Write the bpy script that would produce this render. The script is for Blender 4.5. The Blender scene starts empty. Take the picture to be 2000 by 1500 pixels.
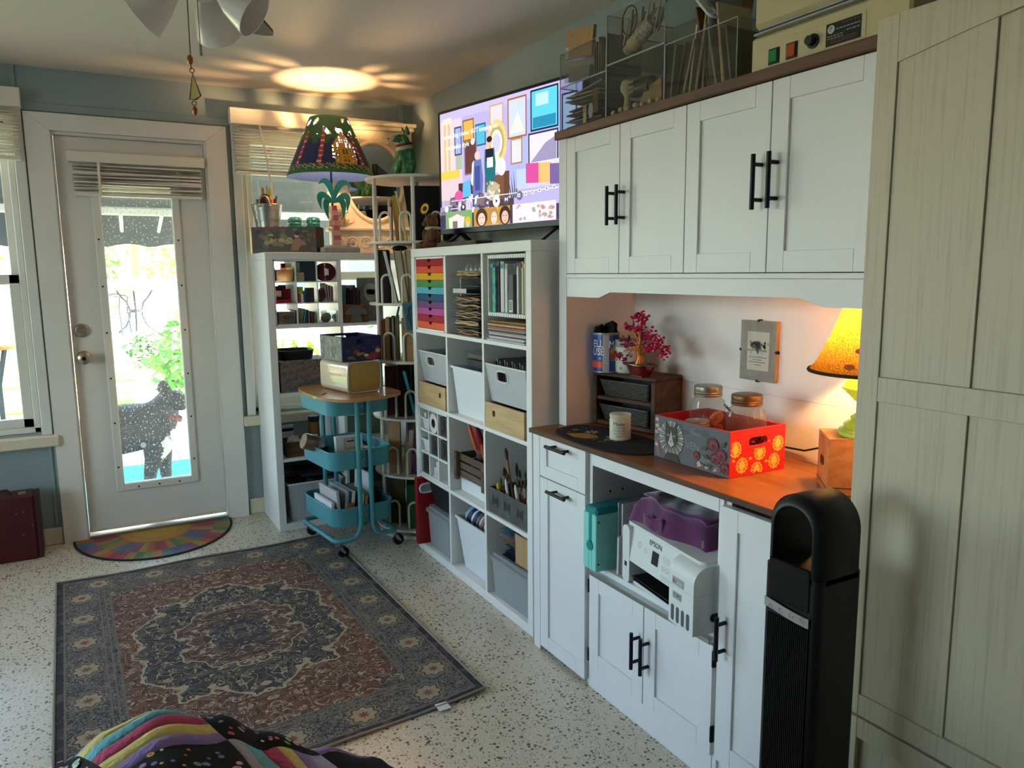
import bpy, bmesh, math, random
from mathutils import Vector, Matrix
from math import sin, cos, pi, radians as rad, sqrt, atan2
random.seed(11)
S = bpy.context.scene
COL = S.collection
# ---------------------------------------------------------------- camera
cam = bpy.data.objects.new('camera', bpy.data.cameras.new('camera'))
COL.objects.link(cam)
cam.data.sensor_width = 36
cam.data.lens = 36 * 1483.58 / 2000
cam.data.clip_start = .02
yaw, pit, rol = .509219, .146360, -.009475
F = Vector((sin(yaw) * cos(pit), cos(yaw) * cos(pit), -sin(pit)))
Rt = Vector((cos(yaw), -sin(yaw), 0)); Up = Rt.cross(F)
R2 = cos(rol) * Rt + sin(rol) * Up; U2 = -sin(rol) * Rt + cos(rol) * Up
cam.matrix_world = Matrix(((R2.x, U2.x, -F.x, -1.36288), (R2.y, U2.y, -F.y, -2.29819), (R2.z, U2.z, -F.z, 1.35360), (0, 0, 0, 1)))
S.camera = cam
# ---------------------------------------------------------------- world, sun, exposure
w = bpy.data.worlds.new('sky'); S.world = w; w.use_nodes = True
nt = w.node_tree; nt.nodes.clear()
sk = nt.nodes.new('ShaderNodeTexSky'); sk.sky_type = 'NISHITA'; sk.sun_disc = False
sk.sun_elevation = rad(52); sk.sun_rotation = rad(120); sk.air_density = 1.2; sk.dust_density = 1.5
bg = nt.nodes.new('ShaderNodeBackground'); bg.inputs[1].default_value = .30
ow = nt.nodes.new('ShaderNodeOutputWorld')
hz = nt.nodes.new('ShaderNodeMix'); hz.data_type = 'RGBA'; hz.inputs[0].default_value = .3; hz.inputs[7].default_value = (3.0, 3.0, 3.1, 1)   # hazy bright sky
nt.links.new(sk.outputs[0], hz.inputs[6]); nt.links.new(hz.outputs[2], bg.inputs[0]); nt.links.new(bg.outputs[0], ow.inputs[0])
sd = bpy.data.lights.new('sun', 'SUN'); sd.energy = 3.6; sd.angle = rad(.6); sd.color = (1, .86, .66)
so = bpy.data.objects.new('sun', sd); COL.objects.link(so)
so.rotation_euler = Vector((-.55, .42, -1)).to_track_quat('-Z', 'Y').to_euler()   # from behind the house, over the right-hand wall
so.location = (6, -6, 12)
S.view_settings.view_transform = 'Standard'; S.view_settings.look = 'None'
S.view_settings.exposure = 3.38; S.view_settings.gamma = 1; S.view_settings.use_curve_mapping = False
S.cycles.use_denoising = True
S.cycles.max_bounces = 10; S.cycles.diffuse_bounces = 5; S.cycles.transparent_max_bounces = 16
S.cycles.sample_clamp_indirect = 6
def portal(loc, sx, sz, rot):
 l = bpy.data.lights.new('window_portal', 'AREA'); l.shape = 'RECTANGLE'; l.size = sx; l.size_y = sz
 l.cycles.is_portal = True
 o = bpy.data.objects.new('window_portal', l); COL.objects.link(o); o.location = loc; o.rotation_euler = rot
WIN_BACK = [(-2.55, -1.60, .58, 2.12), (-.57, .30, .58, 2.12), (-3.85, -2.85, .58, 2.12)]
WIN_LEFT = [(-1.0, .6, .62, 2.12)]
for a, b, c, d in WIN_BACK: portal(((a + b) / 2, 2.25, (c + d) / 2), b - a, d - c, (rad(-90), 0, 0))
portal((-1.09, 2.25, 1.0), .36, 1.5, (rad(-90), 0, 0))
for a, b, c, d in WIN_LEFT: portal((-4.16, (a + b) / 2, (c + d) / 2), d - c, b - a, (0, rad(-90), 0))
# ---------------------------------------------------------------- helpers
def lin(h):
 h = h.lstrip('#'); o = []
 for i in (0, 2, 4):
  c = int(h[i:i + 2], 16) / 255
  o.append(c / 12.92 if c <= .04045 else ((c + .055) / 1.055) ** 2.4)
 return (*o, 1.0)
MATS = {}
def newmat(name):
 m = bpy.data.materials.new(name); m.use_nodes = True; n = m.node_tree; n.nodes.clear()
 o = n.nodes.new('ShaderNodeOutputMaterial'); return m, n, o
def N(n, typ, **kw):
 x = n.nodes.new(typ)
 for k, v in kw.items():
  if k.startswith('i_'):
   key = k[2:]; x.inputs[int(key) if key.isdigit() else key].default_value = v
  else: setattr(x, k, v)
 return x
def coords(n, scale=(1, 1, 1), rot=(0, 0, 0)):
 t = N(n, 'ShaderNodeTexCoord'); mp = N(n, 'ShaderNodeMapping')
 mp.inputs['Scale'].default_value = scale; mp.inputs['Rotation'].default_value = rot
 n.links.new(t.outputs['Object'], mp.inputs[0]); return mp.outputs[0]
def mixc(n, fac, a, b):
 x = N(n, 'ShaderNodeMix', data_type='RGBA')
 for sock, v in ((x.inputs['Factor'], fac), (x.inputs[6], a), (x.inputs[7], b)):
  if hasattr(v, 'node'): n.links.new(v, sock)
  else: sock.default_value = v
 return x.outputs[2]
def math_(n, op, a, b=0.0, c=None):
 x = N(n, 'ShaderNodeMath', operation=op)
 for i, v in enumerate((a, b, c)):
  if v is None: continue
  if hasattr(v, 'node'): n.links.new(v, x.inputs[i])
  else: x.inputs[i].default_value = v
 return x.outputs[0]
def M(name, col='#ffffff', rough=.5, metal=0, var=0, vs=6, bump=0, bs=80, spec=.35, stretch=(1, 1, 1), sheen=0, coat=0, emit=None, es=0, sss=0):
 if name in MATS: return MATS[name]
 m, n, o = newmat(name); p = N(n, 'ShaderNodeBsdfPrincipled')
 c = lin(col)
 p.inputs['Base Color'].default_value = c; p.inputs['Roughness'].default_value = rough; p.inputs['Metallic'].default_value = metal
 p.inputs['Specular IOR Level'].default_value = spec
 if sheen: p.inputs['Sheen Weight'].default_value = sheen
 if coat: p.inputs['Coat Weight'].default_value = coat
 if var:
  t = N(n, 'ShaderNodeTexNoise', i_Scale=vs, i_Detail=5.0); n.links.new(coords(n, stretch), t.inputs['Vector'])
  d = tuple(max(0, x * (1 - var)) for x in c[:3]) + (1,); l = tuple(min(1, x * (1 + var)) for x in c[:3]) + (1,)
  r = N(n, 'ShaderNodeMapRange', i_1=.3, i_2=.7); n.links.new(t.outputs[0], r.inputs[0])
  n.links.new(mixc(n, r.outputs[0], d, l), p.inputs['Base Color'])
 if bump:
  t = N(n, 'ShaderNodeTexNoise', i_Scale=bs, i_Detail=3.0); n.links.new(coords(n, stretch), t.inputs['Vector'])
  b = N(n, 'ShaderNodeBump', i_Strength=bump, i_Distance=.01); n.links.new(t.outputs[0], b.inputs['Height']); n.links.new(b.outputs[0], p.inputs['Normal'])
 if emit: p.inputs['Emission Color'].default_value = lin(emit); p.inputs['Emission Strength'].default_value = es
 n.links.new(p.outputs[0], o.inputs[0]); MATS[name] = m; return m
def WOOD(name, c1, c2, scale=4, axis='y', rough=.45, strength=1.0, coat=0):
 if name in MATS: return MATS[name]
 m, n, o = newmat(name); p = N(n, 'ShaderNodeBsdfPrincipled', i_Roughness=rough)
 st = {'x': (.08, 1, 1), 'y': (1, .08, 1), 'z': (1, 1, .08)}[axis]
 v = coords(n, tuple(s * scale for s in st))
 t = N(n, 'ShaderNodeTexNoise', i_Scale=6.0, i_Detail=8.0, i_Distortion=.6); n.links.new(v, t.inputs['Vector'])
 t2 = N(n, 'ShaderNodeTexNoise', i_Scale=40.0, i_Detail=2.0); n.links.new(v, t2.inputs['Vector'])
 s = math_(n, 'ADD', math_(n, 'MULTIPLY', t.outputs[0], .75), math_(n, 'MULTIPLY', t2.outputs[0], .25))
 r = N(n, 'ShaderNodeMapRange', i_1=.5 - .17 / strength, i_2=.5 + .17 / strength); n.links.new(s, r.inputs[0])
 n.links.new(mixc(n, r.outputs[0], lin(c1), lin(c2)), p.inputs['Base Color'])
 b = N(n, 'ShaderNodeBump', i_Strength=.15, i_Distance=.004); n.links.new(s, b.inputs['Height']); n.links.new(b.outputs[0], p.inputs['Normal'])
 if coat: p.inputs['Coat Weight'].default_value = coat
 n.links.new(p.outputs[0], o.inputs[0]); MATS[name] = m; return m
def GLASS(name, tint='#ffffff', refl=.10, rough=.03, dirt=0, haze=0, hazecol='#ffffff', dscale=160):
 if name in MATS: return MATS[name]
 m, n, o = newmat(name)
 t = N(n, 'ShaderNodeBsdfTransparent', i_0=lin(tint)); g = N(n, 'ShaderNodeBsdfGlossy', i_Roughness=rough)
 lw = N(n, 'ShaderNodeLayerWeight', i_Blend=.5); f5 = math_(n, 'POWER', lw.outputs['Facing'], 4.0)
 mx = N(n, 'ShaderNodeMixShader'); n.links.new(math_(n, 'ADD', math_(n, 'MULTIPLY', f5, .85), .03 + refl * .2), mx.inputs[0])
 n.links.new(t.outputs[0], mx.inputs[1]); n.links.new(g.outputs[0], mx.inputs[2]); out = mx.outputs[0]
 if dirt or haze:
  d = N(n, 'ShaderNodeBsdfDiffuse', i_0=lin(hazecol)); tr = N(n, 'ShaderNodeBsdfTranslucent', i_0=lin(hazecol))
  dd = N(n, 'ShaderNodeMixShader', i_0=.5); n.links.new(d.outputs[0], dd.inputs[1]); n.links.new(tr.outputs[0], dd.inputs[2])
  m2 = N(n, 'ShaderNodeMixShader')
  if dirt:
   tx = N(n, 'ShaderNodeTexNoise', i_Scale=dscale, i_Detail=2.0); n.links.new(coords(n, (1, 1, .7)), tx.inputs['Vector'])
   r = N(n, 'ShaderNodeMapRange', i_1=.60, i_2=.72, i_3=haze, i_4=haze + dirt); n.links.new(tx.outputs[0], r.inputs[0]); n.links.new(r.outputs[0], m2.inputs[0])
  else: m2.inputs[0].default_value = haze
  n.links.new(out, m2.inputs[1]); n.links.new(dd.outputs[0], m2.inputs[2]); out = m2.outputs[0]
 n.links.new(out, o.inputs[0]); MATS[name] = m; return m
def PRINT(name, rough=.55, emit=0):
 """flat print: colours carried by the mesh, one per face"""
 if name in MATS: return MATS[name]
 m, n, o = newmat(name); a = N(n, 'ShaderNodeVertexColor', layer_name='Col')
 if emit:
  p = N(n, 'ShaderNodeEmission', i_Strength=emit); n.links.new(a.outputs[0], p.inputs[0])
 else:
  p = N(n, 'ShaderNodeBsdfPrincipled', i_Roughness=rough); n.links.new(a.outputs[0], p.inputs['Base Color'])
 n.links.new(p.outputs[0], o.inputs[0]); MATS[name] = m; return m
TEXTC = {}
def textmesh(s):
 if s in TEXTC: return TEXTC[s]
 cu = bpy.data.curves.new('t', 'FONT'); cu.body = s; cu.align_x = 'CENTER'; cu.align_y = 'CENTER'; cu.resolution_u = 3
 ob = bpy.data.objects.new('t', cu); COL.objects.link(ob)
 dg = bpy.context.evaluated_depsgraph_get(); me = bpy.data.meshes.new_from_object(ob.evaluated_get(dg))
 r = ([tuple(v.co) for v in me.vertices], [tuple(p.vertices) for p in me.polygons])
 bpy.data.objects.remove(ob); bpy.data.curves.remove(cu); bpy.data.meshes.remove(me)
 TEXTC[s] = r; return r
for s_ in ('EPSON', 'ET-2800', 'EcoTank', 'Mom', 'LOVE THIS CANDLE', 'SMELLS FRESH THAN', 'WHAT I PUT YOU', 'THROUGH', 'ELL', 'USE', 'MA', '7oz', 'OFF', '24', 'VEN', '20',
           'controlling clutter BUT keeping her', 'maximalist style', 'AMERICAN', 'P'): textmesh(s_)
OFF = {}
class B:
 def __init__(s): s.v = []; s.f = []; s.c = []; s.m = []; s.T = None; s.mi = 0
 def add(s, vs, fs, col=None):
  k = len(s.v)
  if s.T is not None: vs = [tuple(s.T @ Vector(p)) for p in vs]
  s.v += [tuple(p) for p in vs]
  for f in fs: s.f.append([i + k for i in f]); s.c.append(col); s.m.append(s.mi)
  return s
 def box(s, x0, x1, y0, y1, z0, z1, b=0, col=None):
  x0, x1 = min(x0, x1), max(x0, x1); y0, y1 = min(y0, y1), max(y0, y1); z0, z1 = min(z0, z1), max(z0, z1)
  if not b:
   v = [(x, y, z) for x in (x0, x1) for y in (y0, y1) for z in (z0, z1)]
   return s.add(v, [(0, 1, 3, 2), (4, 6, 7, 5), (0, 4, 5, 1), (2, 3, 7, 6), (0, 2, 6, 4), (1, 5, 7, 3)], col)
  b = min(b, (x1 - x0) / 2.01, (y1 - y0) / 2.01, (z1 - z0) / 2.01)
  lo, hi = (x0, y0, z0), (x1, y1, z1); v = []; ix = {}
  for sx in (0, 1):
   for sy in (0, 1):
    for sz in (0, 1):
     sg = (sx, sy, sz)
     for a in range(3):
      p = [(hi[i] if sg[i] else lo[i]) + (0 if i == a else (-b if sg[i] else b)) for i in range(3)]
      ix[(sg, a)] = len(v); v.append(p)
  fs = []
  for a in range(3):
   o = [i for i in range(3) if i != a]
   for sgn in (0, 1):
    q = []
    for u, w_ in ((0, 0), (1, 0), (1, 1), (0, 1)):
     g = [0, 0, 0]; g[a] = sgn; g[o[0]] = u; g[o[1]] = w_; q.append(ix[(tuple(g), a)])
    fs.append(q)
   for u in (0, 1):
    for w_ in (0, 1):
     g0 = [0, 0, 0]; g0[o[0]] = u; g0[o[1]] = w_; g1 = list(g0); g1[a] = 1
     fs.append([ix[(tuple(g0), o[0])], ix[(tuple(g1), o[0])], ix[(tuple(g1), o[1])], ix[(tuple(g0), o[1])]])
  for sg in [(x, y, z) for x in (0, 1) for y in (0, 1) for z in (0, 1)]: fs.append([ix[(sg, a)] for a in range(3)])
  return s.add(v, fs, col)
 def tube(s, pts, r, n=8, closed=False, col=None):
  P = [Vector(p) for p in pts]; L = len(P); vs = []; fs = []
  rr = r if isinstance(r, (list, tuple)) else [r] * L
  up = None
  for i in range(L):
   if closed: t = P[(i + 1) % L] - P[i - 1]
   else: t = P[min(i + 1, L - 1)] - P[max(i - 1, 0)]
   t.normalize()
   if up is None:
    a = Vector((0, 0, 1)) if abs(t.z) < .9 else Vector((1, 0, 0)); up = t.cross(a).normalized()
   else: up = (up - t * up.dot(t)).normalized()
   bn = t.cross(up)
   for j in range(n):
    an = 2 * pi * j / n; vs.append(P[i] + (up * cos(an) + bn * sin(an)) * rr[i])
  for i in range(L if closed else L - 1):
   k, q = i * n, ((i + 1) % L) * n
   for j in range(n): fs.append((k + j, k + (j + 1) % n, q + (j + 1) % n, q + j))
  if not closed: fs += [tuple(range(n))[::-1], tuple((L - 1) * n + j for j in range(n))]
  return s.add(vs, fs, col)
 def cyl(s, a, b, r, n=12, r2=None, col=None): return s.tube([a, b], [r, r if r2 is None else r2], n, col=col)
 def lathe(s, prof, n=24, c=(0, 0, 0), col=None, closed=False):
  vs = []; fs = []; L = len(prof)
  for r, z in prof:
   for j in range(n):
    a = 2 * pi * j / n; vs.append((c[0] + r * cos(a), c[1] + r * sin(a), c[2] + z))
  for i in range(L if closed else L - 1):
   i2 = (i + 1) % L
   for j in range(n): fs.append((i * n + j, i * n + (j + 1) % n, i2 * n + (j + 1) % n, i2 * n + j))
  if not closed:
   if prof[0][0] > 1e-6: fs.append(tuple(range(n))[::-1])
   if prof[-1][0] > 1e-6: fs.append(tuple((L - 1) * n + j for j in range(n)))
  return s.add(vs, fs, col)
 def prism(s, poly, h0, h1, ax='xyz', col=None):
  """poly in the first two axes of ax, extruded along the third"""
  i = ['xyz'.index(a) for a in ax]; vs = []; n = len(poly)
  for h in (h0, h1):
   for u, v in poly:
    p = [0, 0, 0]; p[i[0]] = u; p[i[1]] = v; p[i[2]] = h; vs.append(p)
  return s.add(vs, [tuple(range(n))[::-1], tuple(range(n, 2 * n))] + [(j, (j + 1) % n, n + (j + 1) % n, n + j) for j in range(n)], col)
 def poly(s, pts, col=None): return s.add(pts, [tuple(range(len(pts)))], col)
 def sphere(s, c, r, n=12, m=8, col=None):
  r = r if isinstance(r, (tuple, list)) else (r, r, r); vs = [(c[0], c[1], c[2] - r[2])]; fs = []
  for i in range(1, m):
   t = pi * i / m
   for j in range(n):
    a = 2 * pi * j / n; vs.append((c[0] + r[0] * sin(t) * cos(a), c[1] + r[1] * sin(t) * sin(a), c[2] - r[2] * cos(t)))
  vs.append((c[0], c[1], c[2] + r[2])); T = len(vs) - 1
  for j in range(n): fs.append((0, 1 + (j + 1) % n, 1 + j)); fs.append((T, T - n + j, T - n + (j + 1) % n))
  for i in range(m - 2):
   k = 1 + i * n
   for j in range(n): fs.append((k + j, k + (j + 1) % n, k + n + (j + 1) % n, k + n + j))
  return s.add(vs, fs, col)
 def grid(s, fn, nu, nv, col=None, wrap=False):
  vs = [fn(i / nu, j / nv) for i in range(nu + (0 if wrap else 1)) for j in range(nv + 1)]; fs = []; cs = []
  W = nu if wrap else nu + 1
  for i in range(nu):
   for j in range(nv):
    a = i * (nv + 1) + j; b = ((i + 1) % W) * (nv + 1) + j
    fs.append((a, b, b + 1, a + 1))
  if callable(col):
   k = len(s.f); s.add(vs, fs)
   for i in range(nu):
    for j in range(nv): s.c[k + i * nv + j] = col((i + .5) / nu, (j + .5) / nv)
   return s
  return s.add(vs, fs, col)
 def text(s, t, size, T, col=None):
  v, f = textmesh(t); old = s.T
  s.T = (old @ T if old is not None else T)
  s.add([(p[0] * size, p[1] * size, p[2]) for p in v], f, col); s.T = old; return s
 def obj(s, name, mat, parent=None, label=None, cat=None, group=None, kind=None, smooth=None, recalc=True, sub=0, solid=0, origin=None):
  me = bpy.data.meshes.new(name)
  vs = s.v
  off = Vector((0, 0, 0))
  if parent is not None:
   r = parent
   while r.parent: r = r.parent
   off = OFF.get(r.name, Vector((0, 0, 0)))
  elif origin is not None: off = Vector(origin)
  elif vs:
   xs = [p[0] for p in vs]; ys = [p[1] for p in vs]; zs = [p[2] for p in vs]
   off = Vector(((min(xs) + max(xs)) / 2, (min(ys) + max(ys)) / 2, min(zs)))
  if off.length > 0: vs = [(p[0] - off.x, p[1] - off.y, p[2] - off.z) for p in vs]
  me.from_pydata(vs, [], s.f)
  for x in (mat if isinstance(mat, (list, tuple)) else [mat]): me.materials.append(M(x) if isinstance(x, str) else x)
  if any(s.m): me.polygons.foreach_set('material_index', s.m)
  if any(c is not None for c in s.c):
   at = me.color_attributes.new('Col', 'FLOAT_COLOR', 'CORNER'); buf = []
   cache = {}
   for f, c in zip(s.f, s.c):
    c = c or '#808080'
    if c not in cache: cache[c] = lin(c)
    buf += list(cache[c]) * len(f)
   at.data.foreach_set('color', buf)
  if recalc:
   bm = bmesh.new(); bm.from_mesh(me); bmesh.ops.recalc_face_normals(bm, faces=bm.faces); bm.to_mesh(me); bm.free()
  if smooth is not None:
   me.polygons.foreach_set('use_smooth', [True] * len(me.polygons)); me.set_sharp_from_angle(angle=rad(smooth))
  me.update()
  o = bpy.data.objects.new(name, me); COL.objects.link(o)
  if parent is not None: o.parent = parent
  else: o.location = off
  if solid:
   md = o.modifiers.new('solid', 'SOLIDIFY'); md.thickness = solid; md.offset = 0
  if sub:
   md = o.modifiers.new('sub', 'SUBSURF'); md.levels = sub; md.render_levels = sub
  tag(o, label, cat, group, kind); return o
def tag(o, label=None, cat=None, group=None, kind=None):
 for k, v in (('label', label), ('category', cat), ('group', group), ('kind', kind)):
  if v: o[k] = v
 return o
def thing(name, label, cat, loc=(0, 0, 0), rz=0, group=None, kind=None, world=True):
 """an Empty at the thing's base; world=True: parts are given in room coordinates"""
 o = bpy.data.objects.new(name, None); COL.objects.link(o); o.empty_display_size = .05
 o.location = loc; o.rotation_euler = (0, 0, rz)
 if world: OFF[o.name] = Vector(loc)
 return tag(o, label, cat, group, kind)
def dup(root, loc=None, rz=None, label=None, group=None):
 r = root.copy(); COL.objects.link(r)
 if loc is not None: r.location = loc
 if rz is not None: r.rotation_euler = (0, 0, rz)
 tag(r, label, None, group)
 for ch in root.children:
  c = ch.copy(); COL.objects.link(c); c.parent = r
  for g in ch.children:
   d = g.copy(); COL.objects.link(d); d.parent = c
 return r
def arc(c, r, a0, a1, n, plane='xz', k=0):
 """points on an arc; plane gives the two axes, k the third coordinate"""
 out = []
 for i in range(n + 1):
  a = a0 + (a1 - a0) * i / n; u, v = c[0] + r * cos(a), c[1] + r * sin(a)
  p = {'xz': (u, k, v), 'yz': (k, u, v), 'xy': (u, v, k)}[plane]; out.append(p)
 return out
def rrect(x0, x1, y0, y1, r, n=5):
 o = []
 for cx, cy, a in ((x1 - r, y1 - r, 0), (x0 + r, y1 - r, 90), (x0 + r, y0 + r, 180), (x1 - r, y0 + r, 270)):
  for i in range(n + 1):
   t = rad(a + 90 * i / n); o.append((cx + r * cos(t), cy + r * sin(t)))
 return o
def TR(loc, x=(1, 0, 0), y=(0, 1, 0)):
 """frame with given x and y axes"""
 X = Vector(x).normalized(); Y = Vector(y).normalized(); Z = X.cross(Y)
 return Matrix(((X.x, Y.x, Z.x, loc[0]), (X.y, Y.y, Z.y, loc[1]), (X.z, Y.z, Z.z, loc[2]), (0, 0, 0, 1)))
def RZ(loc, a): return Matrix.Translation(loc) @ Matrix.Rotation(a, 4, 'Z')
# ================================================================ surfaces of the room
def terrazzo():
 m, n, o = newmat('terrazzo'); p = N(n, 'ShaderNodeBsdfPrincipled', i_Roughness=.26)
 v = coords(n)
 col = lin('#cdc0a4')
 nz = N(n, 'ShaderNodeTexNoise', i_Scale=1.6, i_Detail=4.0); n.links.new(v, nz.inputs['Vector'])
 base = mixc(n, nz.outputs[0], lin('#bdb3a0'), lin('#d9d1c2'))
 for sc, th, c1, c2 in ((70, .21, '#4d4138', '#8c6a54'), (105, .22, '#6b5f52', '#a89a84'), (48, .15, '#7c4a3c', '#5b5148'), (150, .24, '#857863', '#e6dcc6')):
  vo = N(n, 'ShaderNodeTexVoronoi', i_Scale=float(sc), i_Randomness=1.0); n.links.new(v, vo.inputs['Vector'])
  sep = N(n, 'ShaderNodeSeparateColor'); n.links.new(vo.outputs['Color'], sep.inputs[0])
  size = math_(n, 'MULTIPLY', sep.outputs[0], th * 1.9)
  msk = math_(n, 'LESS_THAN', vo.outputs['Distance'], size)
  msk = math_(n, 'MULTIPLY', msk, math_(n, 'GREATER_THAN', sep.outputs[1], .25))
  base = mixc(n, msk, base, mixc(n, sep.outputs[2], lin(c1), lin(c2)))
 n.links.new(base, p.inputs['Base Color'])
 n.links.new(p.outputs[0], o.inputs[0]); MATS['terrazzo'] = m; return m
terrazzo()
M('wall_paint', '#96a4a4', .6, var=.05, vs=3, bump=.04, bs=140)
M('ceiling_paint', '#d8cdbb', .7, var=.03, vs=2, bump=.03, bs=120)
M('white_paint', '#e6e2da', .38, var=.04, vs=5, bump=.03, bs=60)
M('door_paint', '#e0dcd4', .42, var=.05, vs=3)
M('vinyl', '#e2ddd2', .4)
M('cream_paint', '#ddd2b8', .45, var=.05, vs=20)
M('brass_dull', '#b7ab97', .3, .9)
M('alu', '#b9b9b8', .35, .9)
M('black_metal', '#15151a', .42, .3)
M('white_melamine', '#e4e3e0', .42, var=.02, vs=10)
M('white_satin', '#e3e1e2', .4, var=.02, vs=6, bump=.02, bs=200, stretch=(1, 1, .2))
GLASS('window_glass', '#f4faf8', .1)
GLASS('door_glass', '#f2f8f6', .1, dirt=.5, haze=.05, hazecol='#d8d8d8', dscale=120)
XL, XR_, YF, YB, ZC = -4.0, .43, -3.7, 2.10, 2.337
B().box(XL - .15, XR_ + .12, YF - .1, YB + .13, -.12, 0).obj('floor', 'terrazzo', kind='structure')
B().box(XL - .15, XR_ + .12, YF - .1, YB + .13, ZC, ZC + .1).obj('ceiling', 'ceiling_paint', kind='structure')
b = B(); op = sorted(WIN_BACK + [(-1.45, -.74, 0, 2.045)]); x = XL
for a, c, z0, z1 in op:
 b.box(x, a, YB, YB + .12, 0, ZC); b.box(a, c, YB, YB + .12, z1, ZC)
 if z0 > 0: b.box(a, c, YB, YB + .12, 0, z0)
 x = c
b.box(x, XR_ + .12, YB, YB + .12, 0, ZC); b.obj('wall_back', 'wall_paint', kind='structure')
B().box(XR_, XR_ + .12, YF, YB, 0, ZC).obj('wall_right', 'wall_paint', kind='structure')
b = B(); y = YF
for a, c, z0, z1 in sorted(WIN_LEFT):
 b.box(XL - .12, XL, y, a, 0, ZC); b.box(XL - .12, XL, a, c, z1, ZC); b.box(XL - .12, XL, a, c, 0, z0); y = c
b.box(XL - .12, XL, y, YB, 0, ZC); b.obj('wall_left', 'wall_paint', kind='structure')
B().box(XL, XR_, YF - .1, YF, 0, ZC).obj('wall_front', 'wall_paint', kind='structure')
for i, (a, c) in enumerate(((-3.98, -1.552), (-.632, .42))):
 B().box(a, c, 2.082, 2.0995, 0, .088, .004).obj('baseboard_back', 'cream_paint', kind='structure')
# painted rail boards on the back wall
B().box(-1.565, -.62, 2.09, 2.0995, 2.135, 2.172, .002).obj('trim_1', 'wall_paint', kind='structure')
B().box(.335, .365, 2.088, 2.0995, 2.19, ZC - .001, .002).obj('trim_2', 'wall_paint', kind='structure')
B().box(-1.582, -1.566, 2.09, 2.0995, .1, ZC - .001, .002).obj('trim_3', 'wall_paint', kind='structure')
# door casing: three mitred boards
for nm, poly in (('trim_4', [(-1.548, 0), (-1.445, 0), (-1.445, 2.045), (-1.548, 2.125)]), ('trim_5', [(-.745, 0), (-.642, 0), (-.642, 2.125), (-.745, 2.045)]),
                 ('trim_6', [(-1.548, 2.126), (-1.445, 2.046), (-.745, 2.046), (-.642, 2.126)])):
 B().prism(poly, 2.068, 2.0995, 'xzy').obj(nm, 'white_paint', kind='structure')
b = B(); b.box(-1.45, -1.436, 2.085, 2.22, 0, 2.045); b.box(-.754, -.74, 2.085, 2.22, 0, 2.045); b.box(-1.436, -.754, 2.085, 2.22, 2.031, 2.045)
b.obj('trim_7', 'white_paint', kind='structure')
# threshold with ridges
t = tag(B().box(-1.436, -.754, 2.075, 2.215, 0, .018, .003).obj('trim_8', 'alu'), kind='structure')
for i in range(5): B().box(-1.434, -.756, 2.082 + i * .009, 2.087 + i * .009, .018, .024 + i * .003, .001).obj('ridge', 'alu', t)
# ---------------------------------------------------------------- door
door = thing('door_1', 'white exterior door with one tall narrow glass pane and a raised blind', None, (-1.095, 2.13, 0.02), kind='structure')
L0, L1, LZ0, LZ1 = -1.258, -.925, .262, 1.80
b = B(); b.box(-1.433, L0, 2.108, 2.15, .03, 2.028); b.box(L1, -.757, 2.108, 2.15, .03, 2.028); b.box(L0, L1, 2.108, 2.15, .03, LZ0); b.box(L0, L1, 2.108, 2.15, LZ1, 2.028)
b.obj('slab', 'door_paint', door)
b = B()
for x0, x1, z0, z1 in ((L0 - .035, L0 + .004, LZ0 - .035, LZ1 + .035), (L1 - .004, L1 + .035, LZ0 - .035, LZ1 + .035), (L0, L1, LZ0 - .035, LZ0 + .004), (L0, L1, LZ1, LZ1 + .035)):
 b.box(x0, x1, 2.096, 2.108, z0, z1, .005)
lf = b.obj('glazing_frame', 'vinyl', door)
for x, zs in ((L0 - .018, [.36 + .235 * i for i in range(6)]), (L1 + .018, [.36 + .235 * i for i in range(6)])):
 for z in zs: B().cyl((x, 2.0955, z), (x, 2.098, z), .005, 8).obj('screw', 'black_metal', lf)
for i in range(3): B().cyl((L0 + .07 + i * .1, 2.0955, LZ0 - .018), (L0 + .07 + i * .1, 2.098, LZ0 - .018), .005, 8).obj('screw', 'black_metal', lf)
B().box(L0, L1, 2.128, 2.132, LZ0, LZ1).obj('pane', 'door_glass', door)
B().box(-1.43, -.76, 2.1, 2.108, .03, .05, .002).obj('sweep', 'cream_paint', door)
def ylathe(b, prof, c, n=24):
 old = b.T; b.T = TR(c, (1, 0, 0), (0, 0, 1)); b.lathe(prof, n); b.T = old   # local z -> -y
k = B(); ylathe(k, [(0.0, 0), (.032, 0), (.034, .004), (.03, .009), (.012, .012), (.012, .03), (.024, .035), (.031, .045), (.03, .058), (.02, .066), (.0, .067)], (-1.388, 2.108, .945))
kn = k.obj('knob', 'brass_dull', door, smooth=40)
k = B(); ylathe(k, [(.010, .0665), (.010, .070), (0, .070)], (-1.388, 2.108, .945)); k.obj('knob_button', 'black_metal', kn)
k = B(); ylathe(k, [(0, 0), (.033, 0), (.035, .006), (.03, .014), (.026, .016), (.0, .014)], (-1.388, 2.108, 1.082)); d = k.obj('deadbolt', 'brass_dull', door, smooth=40)
B().box(-1.408, -1.368, 2.082, 2.094, 1.075, 1.089, .003).obj('thumb_turn', 'brass_dull', d)
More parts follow.
